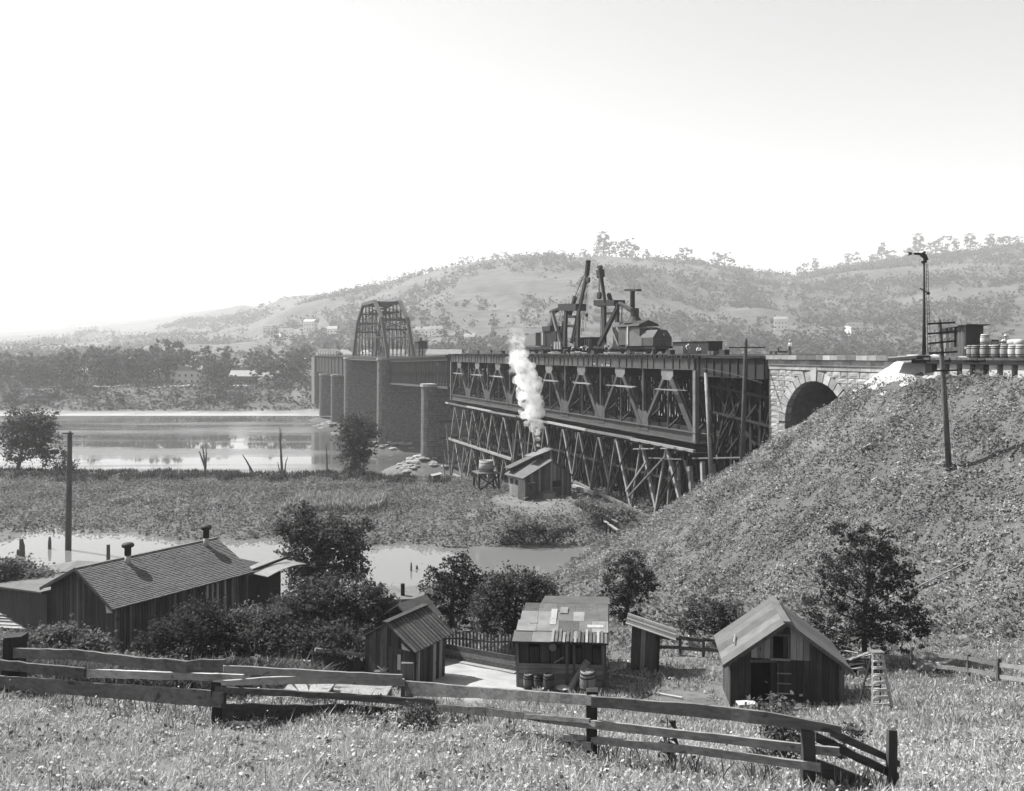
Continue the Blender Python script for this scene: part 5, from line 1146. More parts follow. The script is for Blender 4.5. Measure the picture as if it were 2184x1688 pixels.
def yard_objects():
    for k, (px, py, hp) in enumerate(((1127, 1470, 33), (1148, 1471, 30), (1170, 1473, 36))):
        c = hit(px, py); u = c.y / F; c.y -= 0
        make_barrel(c, ('leftmost of three small kegs against the patched-roof shed', 'smallest middle keg of three against the patched-roof shed', 'right keg of three against the patched-roof shed')[k], 'kegs before the shed', hp * u, .3 * hp * u * 1.1, 'board')
    c = hit(1253, 1478); u = c.y / F; make_barrel(c, 'big pale stave barrel at the shed corner beside the leaning log', 'kegs before the shed', 48 * u, 18 * u, 'board_pale')
    a = hit(1213, 1474); b = pix(1252, 1412, a.y + .6); t = thing('leaning_log', 'pale peeled log leaning against the front of the patched-roof shed', 'log', a); q = b - a; MB().tube([(0, 0, 0), q * .5, q], [.15, .155, .16], 10).build('trunk', M['board_pale'], t, smooth=True); MB().tube([q, q * 1.012], [.155, .15], 10).build('cut_end', M['pale'], t)
    c = hit(1200, 1474); t = thing('wash_pan', 'round pale pan lying on the ground before the kegs', 'pan', c); MB().lathe((0, 0, .01), [(.2, 0), (.27, .14), (.25, .14), (.18, .03)], 16).build('bowl', M['tin'], t, smooth=True); MB().lathe((0, 0, .13), [(.26, 0), (.285, .01), (.26, .03)], 16).build('rim', M['pale'], t)
    # boards round the yard
    a = hit(930, 1400); b = hit(1100, 1432); t = thing('yard_curb', 'low board wall along the back of the trodden yard', 'board wall', a); q = b - a
    for k in range(3): bar('board', M['rail'] if k < 2 else M['rail_dark'], t, (0, 0, .1 + .24 * k), q + Vector((0, 0, .1 + .24 * k)), .05, .22)
    bar('sill_log', M['rail_pale'], t, Vector((0, -.35, .02)), q + Vector((0, -.35, .02)), .25, .14)
    t = thing('plank_walk', 'short plank walk leading to the little privy', 'walk', hit(1318, 1440)); o = t.location
    for k in range(6): p0 = hit(1298 + 6.5 * k, 1440 - 2 * k); p1 = hit(1308 + 6 * k, 1418 - 1 * k); bar('plank', M['rail_pale'] if k % 3 else M['rail'], t, p0 - o + Vector((0, 0, .08)), p1 - o + Vector((0, 0, .08)), .16, .05)
    for k, (p, q, lab) in enumerate((((1290, 1438), (1378, 1452), 'long pale board lying beside the plank walk'), ((1372, 1477), (1455, 1492), 'pale pole lying on the ground left of the right-hand barn'), ((1300, 1465), (1340, 1470), 'short stick lying below the plank walk'))):
        a = hit(*p); b = hit(*q); t = thing('loose_board', lab, 'board', a); bar('board', M['rail_pale'], t, (0, 0, .06), b - a + Vector((0, 0, .06)), .14, .06); bar('cleat', M['rail_dark'], t, (b - a) * .3 + Vector((0, 0, .1)), (b - a) * .33 + Vector((0, 0, .1)), .2, .04)
yard_objects()
def privy():
    o = pix(1345, 1433, 39.0); o.z = gz(o.x, o.y); t = thing('privy', 'small leaning plank privy with slanting board roof below the embankment', 'privy', o, R(-12)); t.rotation_euler[1] = R(2.2); W, D = 1.25, 1.15
    planks(t, (0, 0), (W, 0), -.2, lambda f: 2.05 - .28 * f, 6, lambda i: M['board'] if i != 2 else M['board_pale'], jit=.02); planks(t, (W, 0), (W, D), -.2, lambda f: 1.75, 5, M['board_dark']); planks(t, (0, D), (0, 0), -.2, lambda f: 2.03, 5, M['board_dark'])
    part('inside', M['black'], t, lambda m: m.box(.08, W - .08, .08, D - .08, -.2, 1.68))
    for i in range(7): y0 = -.25 + (D + .5) * i / 7; MB().prism([(-.3, y0, 2.16), (W + .75, y0, 1.62), (W + .75, y0, 1.66), (-.3, y0, 2.2)], (0, (D + .5) / 7 - .02, 0)).build('roof_board', M['board'] if i % 3 else M['board_pale'], t)
    bar('corner_post', M['board_dark'], t, (W - .04, -.04, -.2), (W - .04, -.04, 1.8), .08)
privy()

# ---------------------------------------------------------------- little barn on the right
def barn():
    o = pix(1560, 1511, 34.0); W = 4.28; rot = R(-7.5); t = thing('small_barn', 'small dark board barn with gabled roof, open doorway and pale gable boards', 'barn', o, rot); t.rotation_euler[1] = R(.5)
    D = 2.9; ze, zr, xa = 2.05, 3.62, 2.07; n = 17; top = lambda x: ze + (zr - ze) * (x / xa if x < xa else (W - x) / (W - xa))
    split = ze + .02
    for i in range(n):
        a, b = W * i / n, W * (i + 1) / n; c = (a + b) / 2
        if not (.72 < c < 1.62):
            MB().prism([(a + .008, 0, -.3), (b - .008, 0, -.3), (b - .008, 0, split), (a + .008, 0, split)], (0, .05 + .02 * random.random(), 0)).build('plank', M['board_dark'], t)
        pale = .7 < c < 3.1
        lo = split + .01; hi_a, hi_b = top(a) - .1, top(b) - .1
        if 1.55 < c < 2.2: lo = split + 1.02 if True else lo
        if hi_a > lo + .05 or hi_b > lo + .05:
            MB().prism([(a + .008, -.015, lo), (b - .008, -.015, lo), (b - .008, -.015, max(hi_b, lo)), (a + .008, -.015, max(hi_a, lo))], (0, .05, 0)).build('gable_board', (M['board_pale'] if pale else M['board_dark']) if lo < split + .5 else M['board_dark'], t)
    part('inside', M['black'], t, lambda m: m.prism([(.1, .5, -.3), (W - .1, .5, -.3), (W - .1, .5, ze - .1), (xa, .5, zr - .2), (.1, .5, ze - .1)], (0, D - .6, 0)))  # solid black behind the doorway, indoor shade as colour
    part('threshold', M['board_pale'], t, lambda m: m.box(.72, 1.7, -.08, .1, -.1, .12)); bar('lintel', M['board'], t, (.7, -.05, split - .1), (1.75, -.05, split - .04), .08, .12)
    bar('window_sill', M['board_pale'], t, (1.48, -.07, split + .03), (2.25, -.07, split + .03), .12, .06)
    for x in (1.56, 2.2): bar('window_jamb', M['board'], t, (x, -.03, split + .05), (x, -.03, split + 1.0), .07)
    bar('window_head', M['board'], t, (1.5, -.03, split + .98), (2.25, -.03, split + 1.0), .07, .1); MB().box(2.0, 2.15, .02, .05, split + .1, split + .9).build('shutter', M['board_dark'], t)
    for x in (.04, W - .04): bar('corner_board', M['board'] if x > 1 else M['board_dark'], t, (x, -.04, -.3), (x, -.04, ze - .1), .2, .06)
    planks(t, (0, D), (0, 0), -.3, lambda f: ze - .1, 9, lambda i: M['board_dark'] if i % 3 else M['board']); planks(t, (W, 0), (W, D), -.3, lambda f: ze - .1, 9, M['board_dark'])
    ov = .35
    for x0, z0, k in ((-.38, ze - .27, 0), (W + .3, ze - .2, 1)):
        for j in range(5):
            y0 = -ov + (D + 2 * ov) * j / 5; y1 = -ov + (D + 2 * ov) * (j + 1) / 5
            MB().prism([(x0, y0, z0), (xa, y0, zr), (xa, y0, zr + .06), (x0, y0, z0 + .06)], (0, y1 - y0 - .006, 0)).build('roof_sheet', M['paper'], t)
        bar('barge_board', M['board'], t, (x0, -ov - .02, z0), (xa, -ov - .02, zr), .03, .14)
    bar('roof_stick', M['board_pale'], t, (.15, .7, ze + .35), (.3, 1.5, ze + .45), .05); bar('ridge_cap', M['paper'], t, (xa, -ov, zr + .08), (xa, D + ov, zr + .08), .3, .03)
    l = MB().box(1.78, 1.83, -.09, -.04, .1, 1.95).build('wall_ladder', M['board'], t)
    for z in (.35, .75, 1.15, 1.55): bar('rung', M['board_pale'], l, (1.75, -.1, z), (2.3, -.1, z + .01), .04)
    bar('door_bar', M['board_pale'], t, (1.82, -.12, .12), (1.8, -.12, .8), .04)
barn()
def barn_bits():
    c = hit(1700, 1524); t = thing('wooden_box', 'small pale wooden box on the grass before the barn', 'box', c, .1)
    for k in range(2): MB().box(-.32, .32, -.2, -.17, .02 + .15 * k, .16 + .15 * k).build('side_slat', M['rail_pale'], t)
    MB().box(-.32, .32, -.17, .2, .02, .24).build('body', M['board'], t)
    c = hit(1592, 1518); t = thing('door_block', 'pale stone block at the doorway of the barn', 'block', c, .1); MB().box(-.3, .3, -.15, .15, -.1, .3).build('block', M['stone'], t); MB().box(-.36, .36, -.2, .2, .3, .36).build('slab', M['pale'], t)
    # lumber heap and scrap right of the barn
    o = hit(1818, 1440); t = thing('lumber_heap', 'tumbled heap of pale boards and boxes behind the barn corner', 'lumber heap', o); r = random.Random(3)
    for i in range(26):
        x, y, z = r.uniform(-1.1, .9), r.uniform(-.3, .8), .25 + r.random() * .75; a = r.uniform(-.5, .5); q = Vector((math.cos(a), math.sin(a) * .6, r.uniform(-.25, .25))) * r.uniform(.3, .75); bar('board', M[r.choice(('rail_pale', 'rail', 'rail_pale', 'rail_dark'))], t, Vector((x, y, z)) - q, Vector((x, y, z)) + q, .14, .04, (r.uniform(-.3, .3), 0, 1))
    for x, z in ((-.55, .2), (.25, .05), (.7, .45)): MB().box(x - .18, x + .2, -.5, -.2, z, z + .35).build('crate', M['board_pale'] if x < .5 else M['board_dark'], t)
    part('heap_core', M['board_dark'], t, lambda m: m.box(-1.0, 1.0, 0, 1.0, -.2, .5))
    o = hit(2000, 1440); t = thing('scrap_heap', 'small scatter of pale boards with a round pan behind the back fence', 'scrap heap', o)
    for i in range(12): x, y = r.uniform(-.9, .9), r.uniform(.2, .8); a = r.uniform(-.8, .8); q = Vector((math.cos(a) * .45, .1, math.sin(a) * .2)); bar('board', M[r.choice(('rail_pale', 'rail'))], t, Vector((x, y, .3)) - q, Vector((x, y, .35)) + q, .14, .04)
    MB().lathe((-.55, -.2, .3), [(.05, 0), (.22, .05), (.2, .08)], 14, 'y').build('pan', M['tin'], t)
    # step ladder
    o = hit(1882, 1518); u = o.y / F; t = thing('step_ladder', 'pale wooden step ladder standing open on the grass right of the barn', 'ladder', o, R(4)); H = 118 * u; wb, wt = .37, .17
    for s in (-1, 1): bar('rail', M['pale'], t, (s * wb, 0, 0), (s * wt, .38, H), .06, .09); bar('back_leg', M['board_dark'], t, (s * (wb + .04), .95, -.15), (s * wt, .42, H - .1), .05)
    for k in range(7): f = .1 + .125 * k; MB().box(-(wb + (wt - wb) * f), wb + (wt - wb) * f, .38 * f - .1, .38 * f + .08, H * f, H * f + .05).build('tread', M['pale'], t)
    MB().box(-.22, .22, .25, .55, H, H + .04).build('top_step', M['board_pale'], t)
    for f in (.3,): bar('spreader', M['board_dark'], t, (-.3, .75, H * f), (.3, .75, H * f), .04)
barn_bits()

# ---------------------------------------------------------------- fences
def rail_mesh(pts, th, seed, wob=.15):
    """split rail through [(point, height)]; uneven top and bottom edge"""
    r = random.Random(seed); P = []; 
    for i in range(len(pts) - 1):
        (a, ha), (b, hb) = pts[i], pts[i + 1]; n = max(int((b - a).length / .28), 2)
        for k in range(n + (i == len(pts) - 2)): f = k / n; P.append((a.lerp(b, f), ha + (hb - ha) * f))
    d = (pts[-1][0] - pts[0][0]).normalized(); nrm = Vector((d.y, -d.x, 0)).normalized(); vs = []; fs = []
    for p, h in P:
        t_ = h / 2 * (1 + r.uniform(-wob, wob)); b_ = h / 2 * (1 + r.uniform(-wob, wob)); q = th / 2 * r.uniform(.85, 1.15); s = r.uniform(-.012, .012)
        vs += [p + nrm * (q + s) - Vector((0, 0, b_)), p - nrm * (q - s) - Vector((0, 0, b_)), p - nrm * (q * .8 - s) + Vector((0, 0, t_)), p + nrm * (q * .8 + s) + Vector((0, 0, t_))]
    for i in range(len(P) - 1):
        for k in range(4): fs.append((i * 4 + k, i * 4 + (k + 1) % 4, i * 4 + 4 + (k + 1) % 4, i * 4 + 4 + k))
    m = len(P) * 4; fs += [(0, 3, 2, 1), (m - 4, m - 3, m - 2, m - 1)]
    return [(v, fs) for v in [vs]][0]
def front_fence():
    posts = [(25, 1355, 1484, 42), (467, 1452, 1548, 28), (869, 1414, 1522, 28), (1262, 1470, 1616, 25), (1723, 1558, 1686, 28), (1902, 1556, 1690, 20)]
    H = [hit(px, yb) for px, yt, yb, w in posts]; o = H[2].copy()
    t = thing('rail_fence', 'weathered split-rail and plank fence running across the meadow in the foreground', 'fence', o)
    dx = [p[0] for p in posts[:5]]; dd = [h.y for h in H[:5]]
    def dF(px):
        if px < dx[0]: return dd[0]
        if px > dx[-1]: return dd[-1] + (px - dx[-1]) * .002
        return float(np.interp(px, dx, dd))
    for (px, yt, yb, w), h in zip(posts, H):
        u = h.y / F; hh = (yb - yt) * u; wd = w * u * .92
        v = MB(); c = h - o; r = random.Random(px); vs = []; K = 5
        for k in range(K + 1):
            z = -.3 + (hh + .3) * k / K; s = wd / 2 * (1 + r.uniform(-.08, .08)); jx = r.uniform(-.01, .01) - (.02 * k if px == 25 else 0) * -1
            vs += [c + Vector((sx * s + jx, sy * s * .7, z + (r.uniform(-.03, .03) if k == K else 0))) for sx, sy in ((-1, -1), (1, -1), (1, 1), (-1, 1))]
        fs = [(k * 4 + i, k * 4 + (i + 1) % 4, k * 4 + 4 + (i + 1) % 4, k * 4 + 4 + i) for k in range(K) for i in range(4)] + [(K * 4, K * 4 + 1, K * 4 + 2, K * 4 + 3)]
        v.add(vs, fs).build('post', M['board_dark'] if px not in (869,) else M['board'], t)
    rails = [([(30, 1393, 20), (160, 1396, 20), (292, 1411, 22)], 'rail_dark'), ([(285, 1411, 20), (330, 1416, 24), (400, 1422, 26), (430, 1420, 28), (480, 1420, 24)], 'rail_dark'),
             ([(-60, 1412, 20), (0, 1418, 20), (182, 1436, 20)], 'rail_dark'), ([(180, 1436, 17), (520, 1446, 14)], 'rail_pale'), ([(-60, 1446, 26), (0, 1455, 26), (240, 1474, 30), (474, 1492, 34)], 'rail'),
             ([(476, 1427, 15), (858, 1447, 15)], 'rail_pale'), ([(472, 1457, 9), (560, 1452, 15), (700, 1449, 17), (862, 1456, 15)], 'rail_pale'), ([(459, 1470, 12), (700, 1484, 13), (926, 1499, 15)], 'rail_dark'), ([(474, 1519, 36), (660, 1522, 40), (858, 1530, 44)], 'rail_dark'),
             ([(866, 1468, 32), (1000, 1476, 24), (1272, 1494, 20)], 'rail'), ([(905, 1507, 13), (1040, 1518, 17), (1150, 1530, 15)], 'rail_dark'), ([(1120, 1527, 9), (1258, 1538, 9)], 'rail'), ([(1148, 1532, 14), (1270, 1546, 17), (1480, 1569, 17), (1790, 1604, 19)], 'rail'),
             ([(1262, 1496, 22), (1480, 1514, 26), (1640, 1532, 26), (1795, 1557, 16)], 'rail'), ([(1203, 1572, 14), (1480, 1601, 14), (1750, 1637, 16)], 'rail'), ([(976, 1562, 16), (1100, 1570, 20), (1262, 1592, 16)], 'rail_dark')]
    for k, (pts, mat) in enumerate(rails):
        P = [(pix(px, py, dF(px) - .16 - .04 * (k % 3)) - o, h * dF(px) / F) for px, py, h in pts]
        vs, fs = rail_mesh(P, .07, k, .06 if mat in ('rail_pale', 'rail') else .14); MB().add(vs, fs).build('rail', M[mat], t)
    dE, dG = H[4].y, H[5].y
    for k, (a, b) in enumerate((((1739, 1571, 20), (1915, 1658, 18)), ((1768, 1560, 18), (1917, 1628, 14)), ((1740, 1636, 34), (1850, 1678, 40)))):
        f = lambda px: dE + (dG - dE) * (px - 1723) / 179
        P = [(pix(px, py, f(px) + .12) - o, h * f(px) / F) for px, py, h in (a, b)]; vs, fs = rail_mesh(P, .07, 40 + k); MB().add(vs, fs).build('rail', M['rail_dark'], t)
front_fence()
def rail_fence(name, label, posts, rows, hpost, mat='rail', pw=.14):
    H = [hit(*p) for p in posts]; o = H[0].copy(); t = thing(name, label, 'fence', o)
    for h in H: bar('post', M['board'], t, h - o - Vector((0, 0, .3)), h - o + Vector((0, 0, hpost)), pw)
    for i in range(len(H) - 1):
        for z in rows:
            P = [(H[i] - o + Vector((0, -.1, z + random.uniform(-.05, .05))), .17), (H[i + 1] - o + Vector((0, -.1, z + random.uniform(-.05, .05))), .16)]; vs, fs = rail_mesh(P, .05, i * 7 + int(z * 10)); MB().add(vs, fs).build('rail', M[mat], t)
rail_fence('back_rail_fence', 'low rail fence at the foot of the embankment right of the barn', [(1945, 1432), (2065, 1450), (2130, 1462), (2230, 1478)], (.42, .92), 1.12)
rail_fence('embankment_rail_fence', 'half hidden rail fence between the privy and the barn', [(1400, 1395), (1450, 1398), (1500, 1402), (1548, 1405)], (.4, .85), 1.0, 'rail_dark')
def pickets(name, label, a, b, h=1.05, sp=.17, mat='board'):
    A = hit(*a); B = hit(*b); t = thing(name, label, 'fence', A); q = B - A; L = q.length; n = int(L / sp); rot = math.atan2(q.y, q.x)
    me = MB().prism([(-.045, 0, -.2), (.045, 0, -.2), (.045, 0, h - .06), (0, 0, h), (-.045, 0, h - .06)], (0, .02, 0)).mesh('picket', M[mat])
    for i in range(n + 1): f = i / n; p = q * f; p.z = gz(A.x + p.x, A.y + p.y) - A.z; link('picket', me, t, loc=p + Vector((0, 0, random.uniform(-.04, .04))), rotz=rot)
    for z in (.25, .8):
        pts = [q * (i / 6) for i in range(7)]
        for p in pts: p.z = gz(A.x + p.x, A.y + p.y) - A.z + z
        for i in range(6): bar('stringer', M[mat], t, pts[i] + Vector((0, .05, 0)), pts[i + 1] + Vector((0, .05, 0)), .05, .08)
pickets('picket_fence', 'pale picket fence at the water side behind the long house', (566, 1304), (660, 1308), 1.1, .2, 'board_pale')
pickets('yard_picket_fence', 'dark picket fence under the trees behind the trodden yard', (936, 1398), (1100, 1404), 1.2, .17)
pickets('garden_picket_fence', 'dark picket fence glimpsed under the foreground rails', (470, 1505), (700, 1478), 1.0, .17)
pickets('meadow_picket_fence', 'picket fence at the far left behind the long house', (-20, 1266), (60, 1262), 1.1, .3, 'board_pale')
def garden_bits():
    o = hit(770, 1440); t = thing('pen_fence', 'dark board pen fence left of the narrow shed', 'fence', o)
    for (p, q, h) in (((590, 1408), (662, 1413), .14), ((672, 1386), (784, 1398), .14), ((668, 1432), (780, 1398), .06)):
        a = pix(*p, 36.5) - o; b = pix(*q, 37.5 if q[0] > 700 else 36.5) - o; bar('rail', M['rail_pale'], t, a, b, .14, h)
    a, b = pix(672, 1392, 36.6), pix(786, 1404, 37.4); n = 15
    for i in range(n): p = a.lerp(b, i / n); g = gz(p.x, p.y); bar('board', M['board_dark'], t, Vector((p.x, p.y, g)) - o, Vector((p.x, p.y, p.z - random.random() * .2)) - o, .2, .03, (0, 1, 0))
    for k, (px, py, w, h, lab) in enumerate(((655, 1497, 1.0, .25, 'pale cold-frame box in the garden behind the fence'), (770, 1497, 1.3, .25, 'second pale box lid in the garden nearer the yard'))):
        c = hit(px, py); t = thing('cold_frame', lab, 'box', c, -.1); MB().box(-w / 2, w / 2, -.45, .45, -.1, h).build('frame', M['board'], t); MB().box(-w / 2 - .05, w / 2 + .05, -.5, .5, h + .002, h + .05).build('lid', M['board_pale'], t)
    c = hit(730, 1478); t = thing('canvas_sheet', 'pale sheet hung over rails in the garden', 'sheet', c); MB().prism([(-1.2, 0, .3), (1.1, 0, .35), (1.1, 0, .75), (-.4, 0, .82), (-.9, 0, .6)], (0, .04, 0)).build('cloth', M['pale'], t)
    for x in (-.3, .75): bar('stake', M['board_dark'], t, (x, -.06, -.2), (x, -.06, .9), .08)
    t = thing('yard_rubbish', 'few tangled pale sticks against the narrow shed', 'sticks', hit(822, 1470)); r = random.Random(9)
    for i in range(7): bar('stick', M['board_pale'], t, (r.uniform(-.5, .5), 0, .7 + r.uniform(-.1, .2)), (r.uniform(-.5, .5), .1, .8 + r.uniform(-.2, .2)), .04)
    # stumps and stakes in the pond
    for px, yb, yt, w, lab in ((47, 1186, 1150, 13, 'tall pale stump standing in the pond at the far left'), (106, 1171, 1145, 8, 'thin leaning stump in the pond right of the tall one'), (38, 1184, 1172, 6, 'tiny stump stub beside the tall stump in the pond'), (231, 1200, 1162, 9, 'square post standing behind the roof of the long house'), (877, 1218, 1200, 5, 'thin dark stake in the bright pond'), (889, 1214, 1206, 6, 'short dark stake in the pond next to the thin one'), (858, 1277, 1245, 9, 'round dark post at the pond edge between the trees')):
        d = 22.5 * F / (yb - HY); c = pix(px, yb, d); u = d / F; t = thing('pond_stump', lab, 'stump', c, 0, 'stumps and stakes in the pond'); MB().tube([(0, 0, -1.2), (0, 0, (yb - yt) * u * .6), ((-2 if w > 9 else 0) * u, 0, (yb - yt) * u)], [w * u * .5, w * u * .42, w * u * .25 if w != 9 else w * u * .42], 8).build('stem', M['deadwood'], t)
garden_bits()
# ---------------------------------------------------------------- vegetation
def leaf_quads(P, size, up=0.35, aspect=0.55, r=RNG):
    """one diamond-shaped leaf per point"""
    n = len(P); nm = r.normal(size=(n, 3)); nm[:, 2] = np.abs(nm[:, 2]) + up; nm /= np.linalg.norm(nm, axis=1)[:, None]
    t = r.normal(size=(n, 3)); t -= nm * (t * nm).sum(1)[:, None]; t /= np.linalg.norm(t, axis=1)[:, None]; b = np.cross(nm, t)
    s = np.broadcast_to(np.asarray(size, float), (n,))[:, None] * 0.5
    v = np.stack([P + t * s, P + b * s * aspect, P - t * s, P - b * s * aspect], 1).reshape(-1, 3)
    return v, np.arange(4 * n).reshape(-1, 4)
def blades(P, h, wd, lean=0.35, r=RNG):
    n = len(P); a = r.uniform(0, 6.283, n); d = np.stack([np.cos(a), np.sin(a), np.zeros(n)], 1); l = r.uniform(0, lean, n)[:, None]; b = r.uniform(0, 6.283, n); e = np.stack([np.cos(b), np.sin(b), np.zeros(n)], 1)
    h = np.broadcast_to(np.asarray(h, float), (n,))[:, None]; wd = np.broadcast_to(np.asarray(wd, float), (n,))[:, None]; up = np.array([0, 0, 1.0])
    mid = P + up * h * .55 + e * h * l * .35; tip = P + up * h + e * h * l
    v = np.stack([P - d * wd * .3, mid - d * wd * .5, tip, mid + d * wd * .5], 1).reshape(-1, 3); return v, np.arange(4 * n).reshape(-1, 4)
def crown_points(lobes, n, clump, r=RNG):
    """points in clumps through the volume of ellipsoid lobes [(centre, rx, ry, rz)]"""
    w = np.array([(l[1] * l[3]) ** .9 for l in lobes]); w /= w.sum(); out = []
    for (c, rx, ry, rz), k in zip(lobes, w):
        m = max(int(n * k), 8); nc = max(int(m / 26), 5)
        u = r.normal(size=(nc, 3)); u /= np.linalg.norm(u, axis=1)[:, None]; u *= (r.uniform(0.2, 1.0, nc) ** .42 * r.choice([.85, 1.0, 1.0, 1.22], nc))[:, None]; ph = r.uniform(0, 6.28, 3); gap = np.sin(u[:, 0] * 4.3 + ph[0]) + np.sin(u[:, 1] * 4.3 + ph[1]) + np.sin(u[:, 2] * 5.1 + ph[2]); u = u[gap > -1.15] if (gap > -1.15).sum() > 3 else u; nc = len(u)
        cc = np.array(c) + u * np.array([rx, ry, rz]); sz = r.uniform(.6, 1.5, nc)
        i = r.integers(0, nc, m); spr = (r.uniform(0, 1, nc) < .3)[i] * r.uniform(0, .42, m); j = u[i] * np.array([rx, ry, rz]) + np.array([0, 0, .25 * rz]); out.append(cc[i] + j * spr[:, None] + r.normal(size=(m, 3)) * (clump * sz[i] * np.where(spr > 0, .45, 1))[:, None] * np.array([1, 1, .7]))
    return np.concatenate(out)
def tree(name, label, base, d, lobes, n, leaf, mat, cat='tree', group=None, trunk=.12, clump=None, limbs=True, depth=.85, topless=False):
    """lobes: (px, row, rx, ry) in the 2184 px frame at depth d"""
    u = d / F; base = Vector(base); r = np.random.default_rng(abs(hash(label)) % 99991 if False else sum(map(ord, label)))
    L = []
    for i, (px, py, rx, ry) in enumerate(lobes):
        c = pix(px, py, d + r.uniform(-.5, .5) * rx * u * depth) - base; L.append(((c.x, c.y, c.z), rx * u, rx * u * depth, ry * u))
    t = thing(name, label, cat, base, 0, group)
    P = crown_points(L, n, clump or leaf * 1.3, r); v, q = leaf_quads(P, r.uniform(.6, 1.35, len(P)) * leaf, .45, .55, r)
    rnd = np.clip(r.normal(.5, .22, len(P)), 0, 1); link('crown', bulk_mesh('crown', v, q, mat, rnd), t)
    if trunk:
        top = max(L, key=lambda l: l[0][2])[0]; cx = np.mean([l[0][0] for l in L]); cy = np.mean([l[0][1] for l in L]); H = top[2]
        k = lambda f: Vector((cx * f * .9 + .06 * H * math.sin(f * 5 + n) * .3, cy * f * .9, H * f))
        tr = MB().tube([(0, 0, -.3), k(.25), k(.5), k(.75), k(.95)], [trunk * 1.25, trunk, trunk * .75, trunk * .45, trunk * .15], 8).build('trunk', M['bark'], t, smooth=True)
        if limbs:
            for (c, rx, ry, rz) in L:
                f = min(max((c[2] - rz * .5) / H * .75, .18), .8); a = k(f); e = Vector(c); m = a.lerp(e, .55) + Vector((0, 0, -.06 * (e - a).length))
                MB().tube([a, m, e], [trunk * .5 * (1 - .4 * f), trunk * .3, trunk * .08], 6).build('limb', M['bark'], tr, smooth=True)
    return t
def gbase(px, d): x = (px - CX) / F * d; return Vector((x, d, gz(x, d)))

tree('river_tree', 'leafy tree with shrubby foot standing by the river left of the piers', gbase(755, 164), 164, [(760, 903, 28, 20), (775, 925, 30, 24), (745, 925, 26, 22), (768, 955, 30, 22), (745, 965, 22, 20), (778, 975, 14, 14), (752, 1000, 16, 13)], 7000, .55, M['leaf'], trunk=.3)
tree('shore_tree', 'spreading tree at the far left edge of the near river shore', gbase(34, 166), 166, [(45, 900, 38, 24), (85, 900, 34, 20), (20, 930, 30, 26), (68, 925, 40, 22), (100, 935, 22, 18), (40, 965, 36, 20), (85, 965, 22, 14), (110, 915, 14, 14)], 8000, .55, M['leaf'], trunk=.35)
tree('shore_sapling', 'sparse sapling beside the spreading tree on the river shore', gbase(135, 166), 166, [(118, 975, 20, 13), (142, 985, 24, 12), (112, 995, 14, 9), (155, 995, 14, 8), (128, 958, 12, 8)], 1300, .5, M['leaf'], trunk=.14)
tree('pond_tree', 'tall leafy tree rising against the bright pond left of centre', gbase(695, 64), 64, [(655, 1108, 30, 28), (640, 1140, 34, 30), (690, 1140, 50, 36), (735, 1150, 40, 34), (660, 1185, 55, 38), (725, 1190, 50, 36), (690, 1225, 66, 38), (640, 1225, 30, 26), (600, 1120, 16, 18), (775, 1120, 18, 16), (760, 1210, 20, 30)], 15000, .27, M['leaf'], trunk=.22)
tree('orchard_tree', 'low spreading fruit tree in front of the tall pond tree', gbase(705, 45), 45, [(640, 1285, 50, 34), (700, 1270, 60, 36), (765, 1270, 50, 34), (810, 1290, 36, 28), (600, 1320, 50, 34), (670, 1330, 60, 38), (740, 1330, 60, 38), (800, 1335, 40, 30), (840, 1310, 20, 22)], 15000, .2, M['leaf'], trunk=.16)
tree('garden_bush', 'dense leafy bush below the low fruit tree by the garden rails', gbase(640, 38), 38, [(560, 1360, 50, 36), (620, 1375, 55, 36), (690, 1370, 50, 34), (740, 1375, 40, 28), (590, 1330, 36, 24)], 9000, .17, M['leaf'], 'bush', trunk=.1)
tree('house_bush', 'dark rounded bush hugging the wall of the long house', gbase(425, 38.5), 38.5, [(420, 1325, 60, 34), (365, 1345, 45, 32), (475, 1340, 50, 34), (330, 1375, 36, 28), (420, 1375, 70, 36), (500, 1375, 40, 28), (520, 1345, 36, 26)], 12000, .16, M['leaf_dark'], 'bush', trunk=.13)
tree('feathery_tree', 'feathery dark tree left of the yard against the pond', gbase(965, 51), 51, [(975, 1200, 26, 20), (950, 1218, 34, 22), (1000, 1222, 34, 22), (930, 1245, 34, 24), (975, 1245, 44, 26), (1015, 1250, 26, 22), (955, 1280, 54, 30), (1005, 1285, 36, 30), (910, 1285, 26, 22), (960, 1320, 50, 26)], 10000, .17, M['leaf_dark'], trunk=.16, clump=.16)
tree('yard_tree', 'bushy fruit tree with forked trunk leaning over the patched-roof shed', gbase(1088, 42.5), 42.5, [(1060, 1255, 40, 30), (1110, 1245, 46, 28), (1150, 1265, 40, 30), (1040, 1290, 34, 30), (1095, 1290, 56, 34), (1160, 1295, 40, 28), (1060, 1325, 44, 26), (1130, 1322, 40, 24), (1175, 1315, 20, 18)], 13000, .17, M['leaf'], trunk=.13)
tree('dark_cedar', 'dark ragged evergreen on the embankment foot above the privy', gbase(1335, 50), 50, [(1348, 1192, 24, 16), (1335, 1212, 36, 20), (1365, 1225, 30, 18), (1325, 1240, 40, 22), (1370, 1250, 38, 16), (1310, 1268, 34, 20), (1350, 1272, 38, 22), (1330, 1300, 36, 22), (1345, 1320, 20, 18)], 8500, .15, M['leaf_dark'], trunk=.15, clump=.13)
tree('small_pear_tree', 'small airy tree left of the barn below the embankment', gbase(1530, 43), 43, [(1500, 1300, 40, 24), (1545, 1305, 34, 22), (1470, 1330, 28, 20), (1520, 1335, 44, 22), (1565, 1335, 22, 16)], 4200, .16, M['leaf'], trunk=.08)
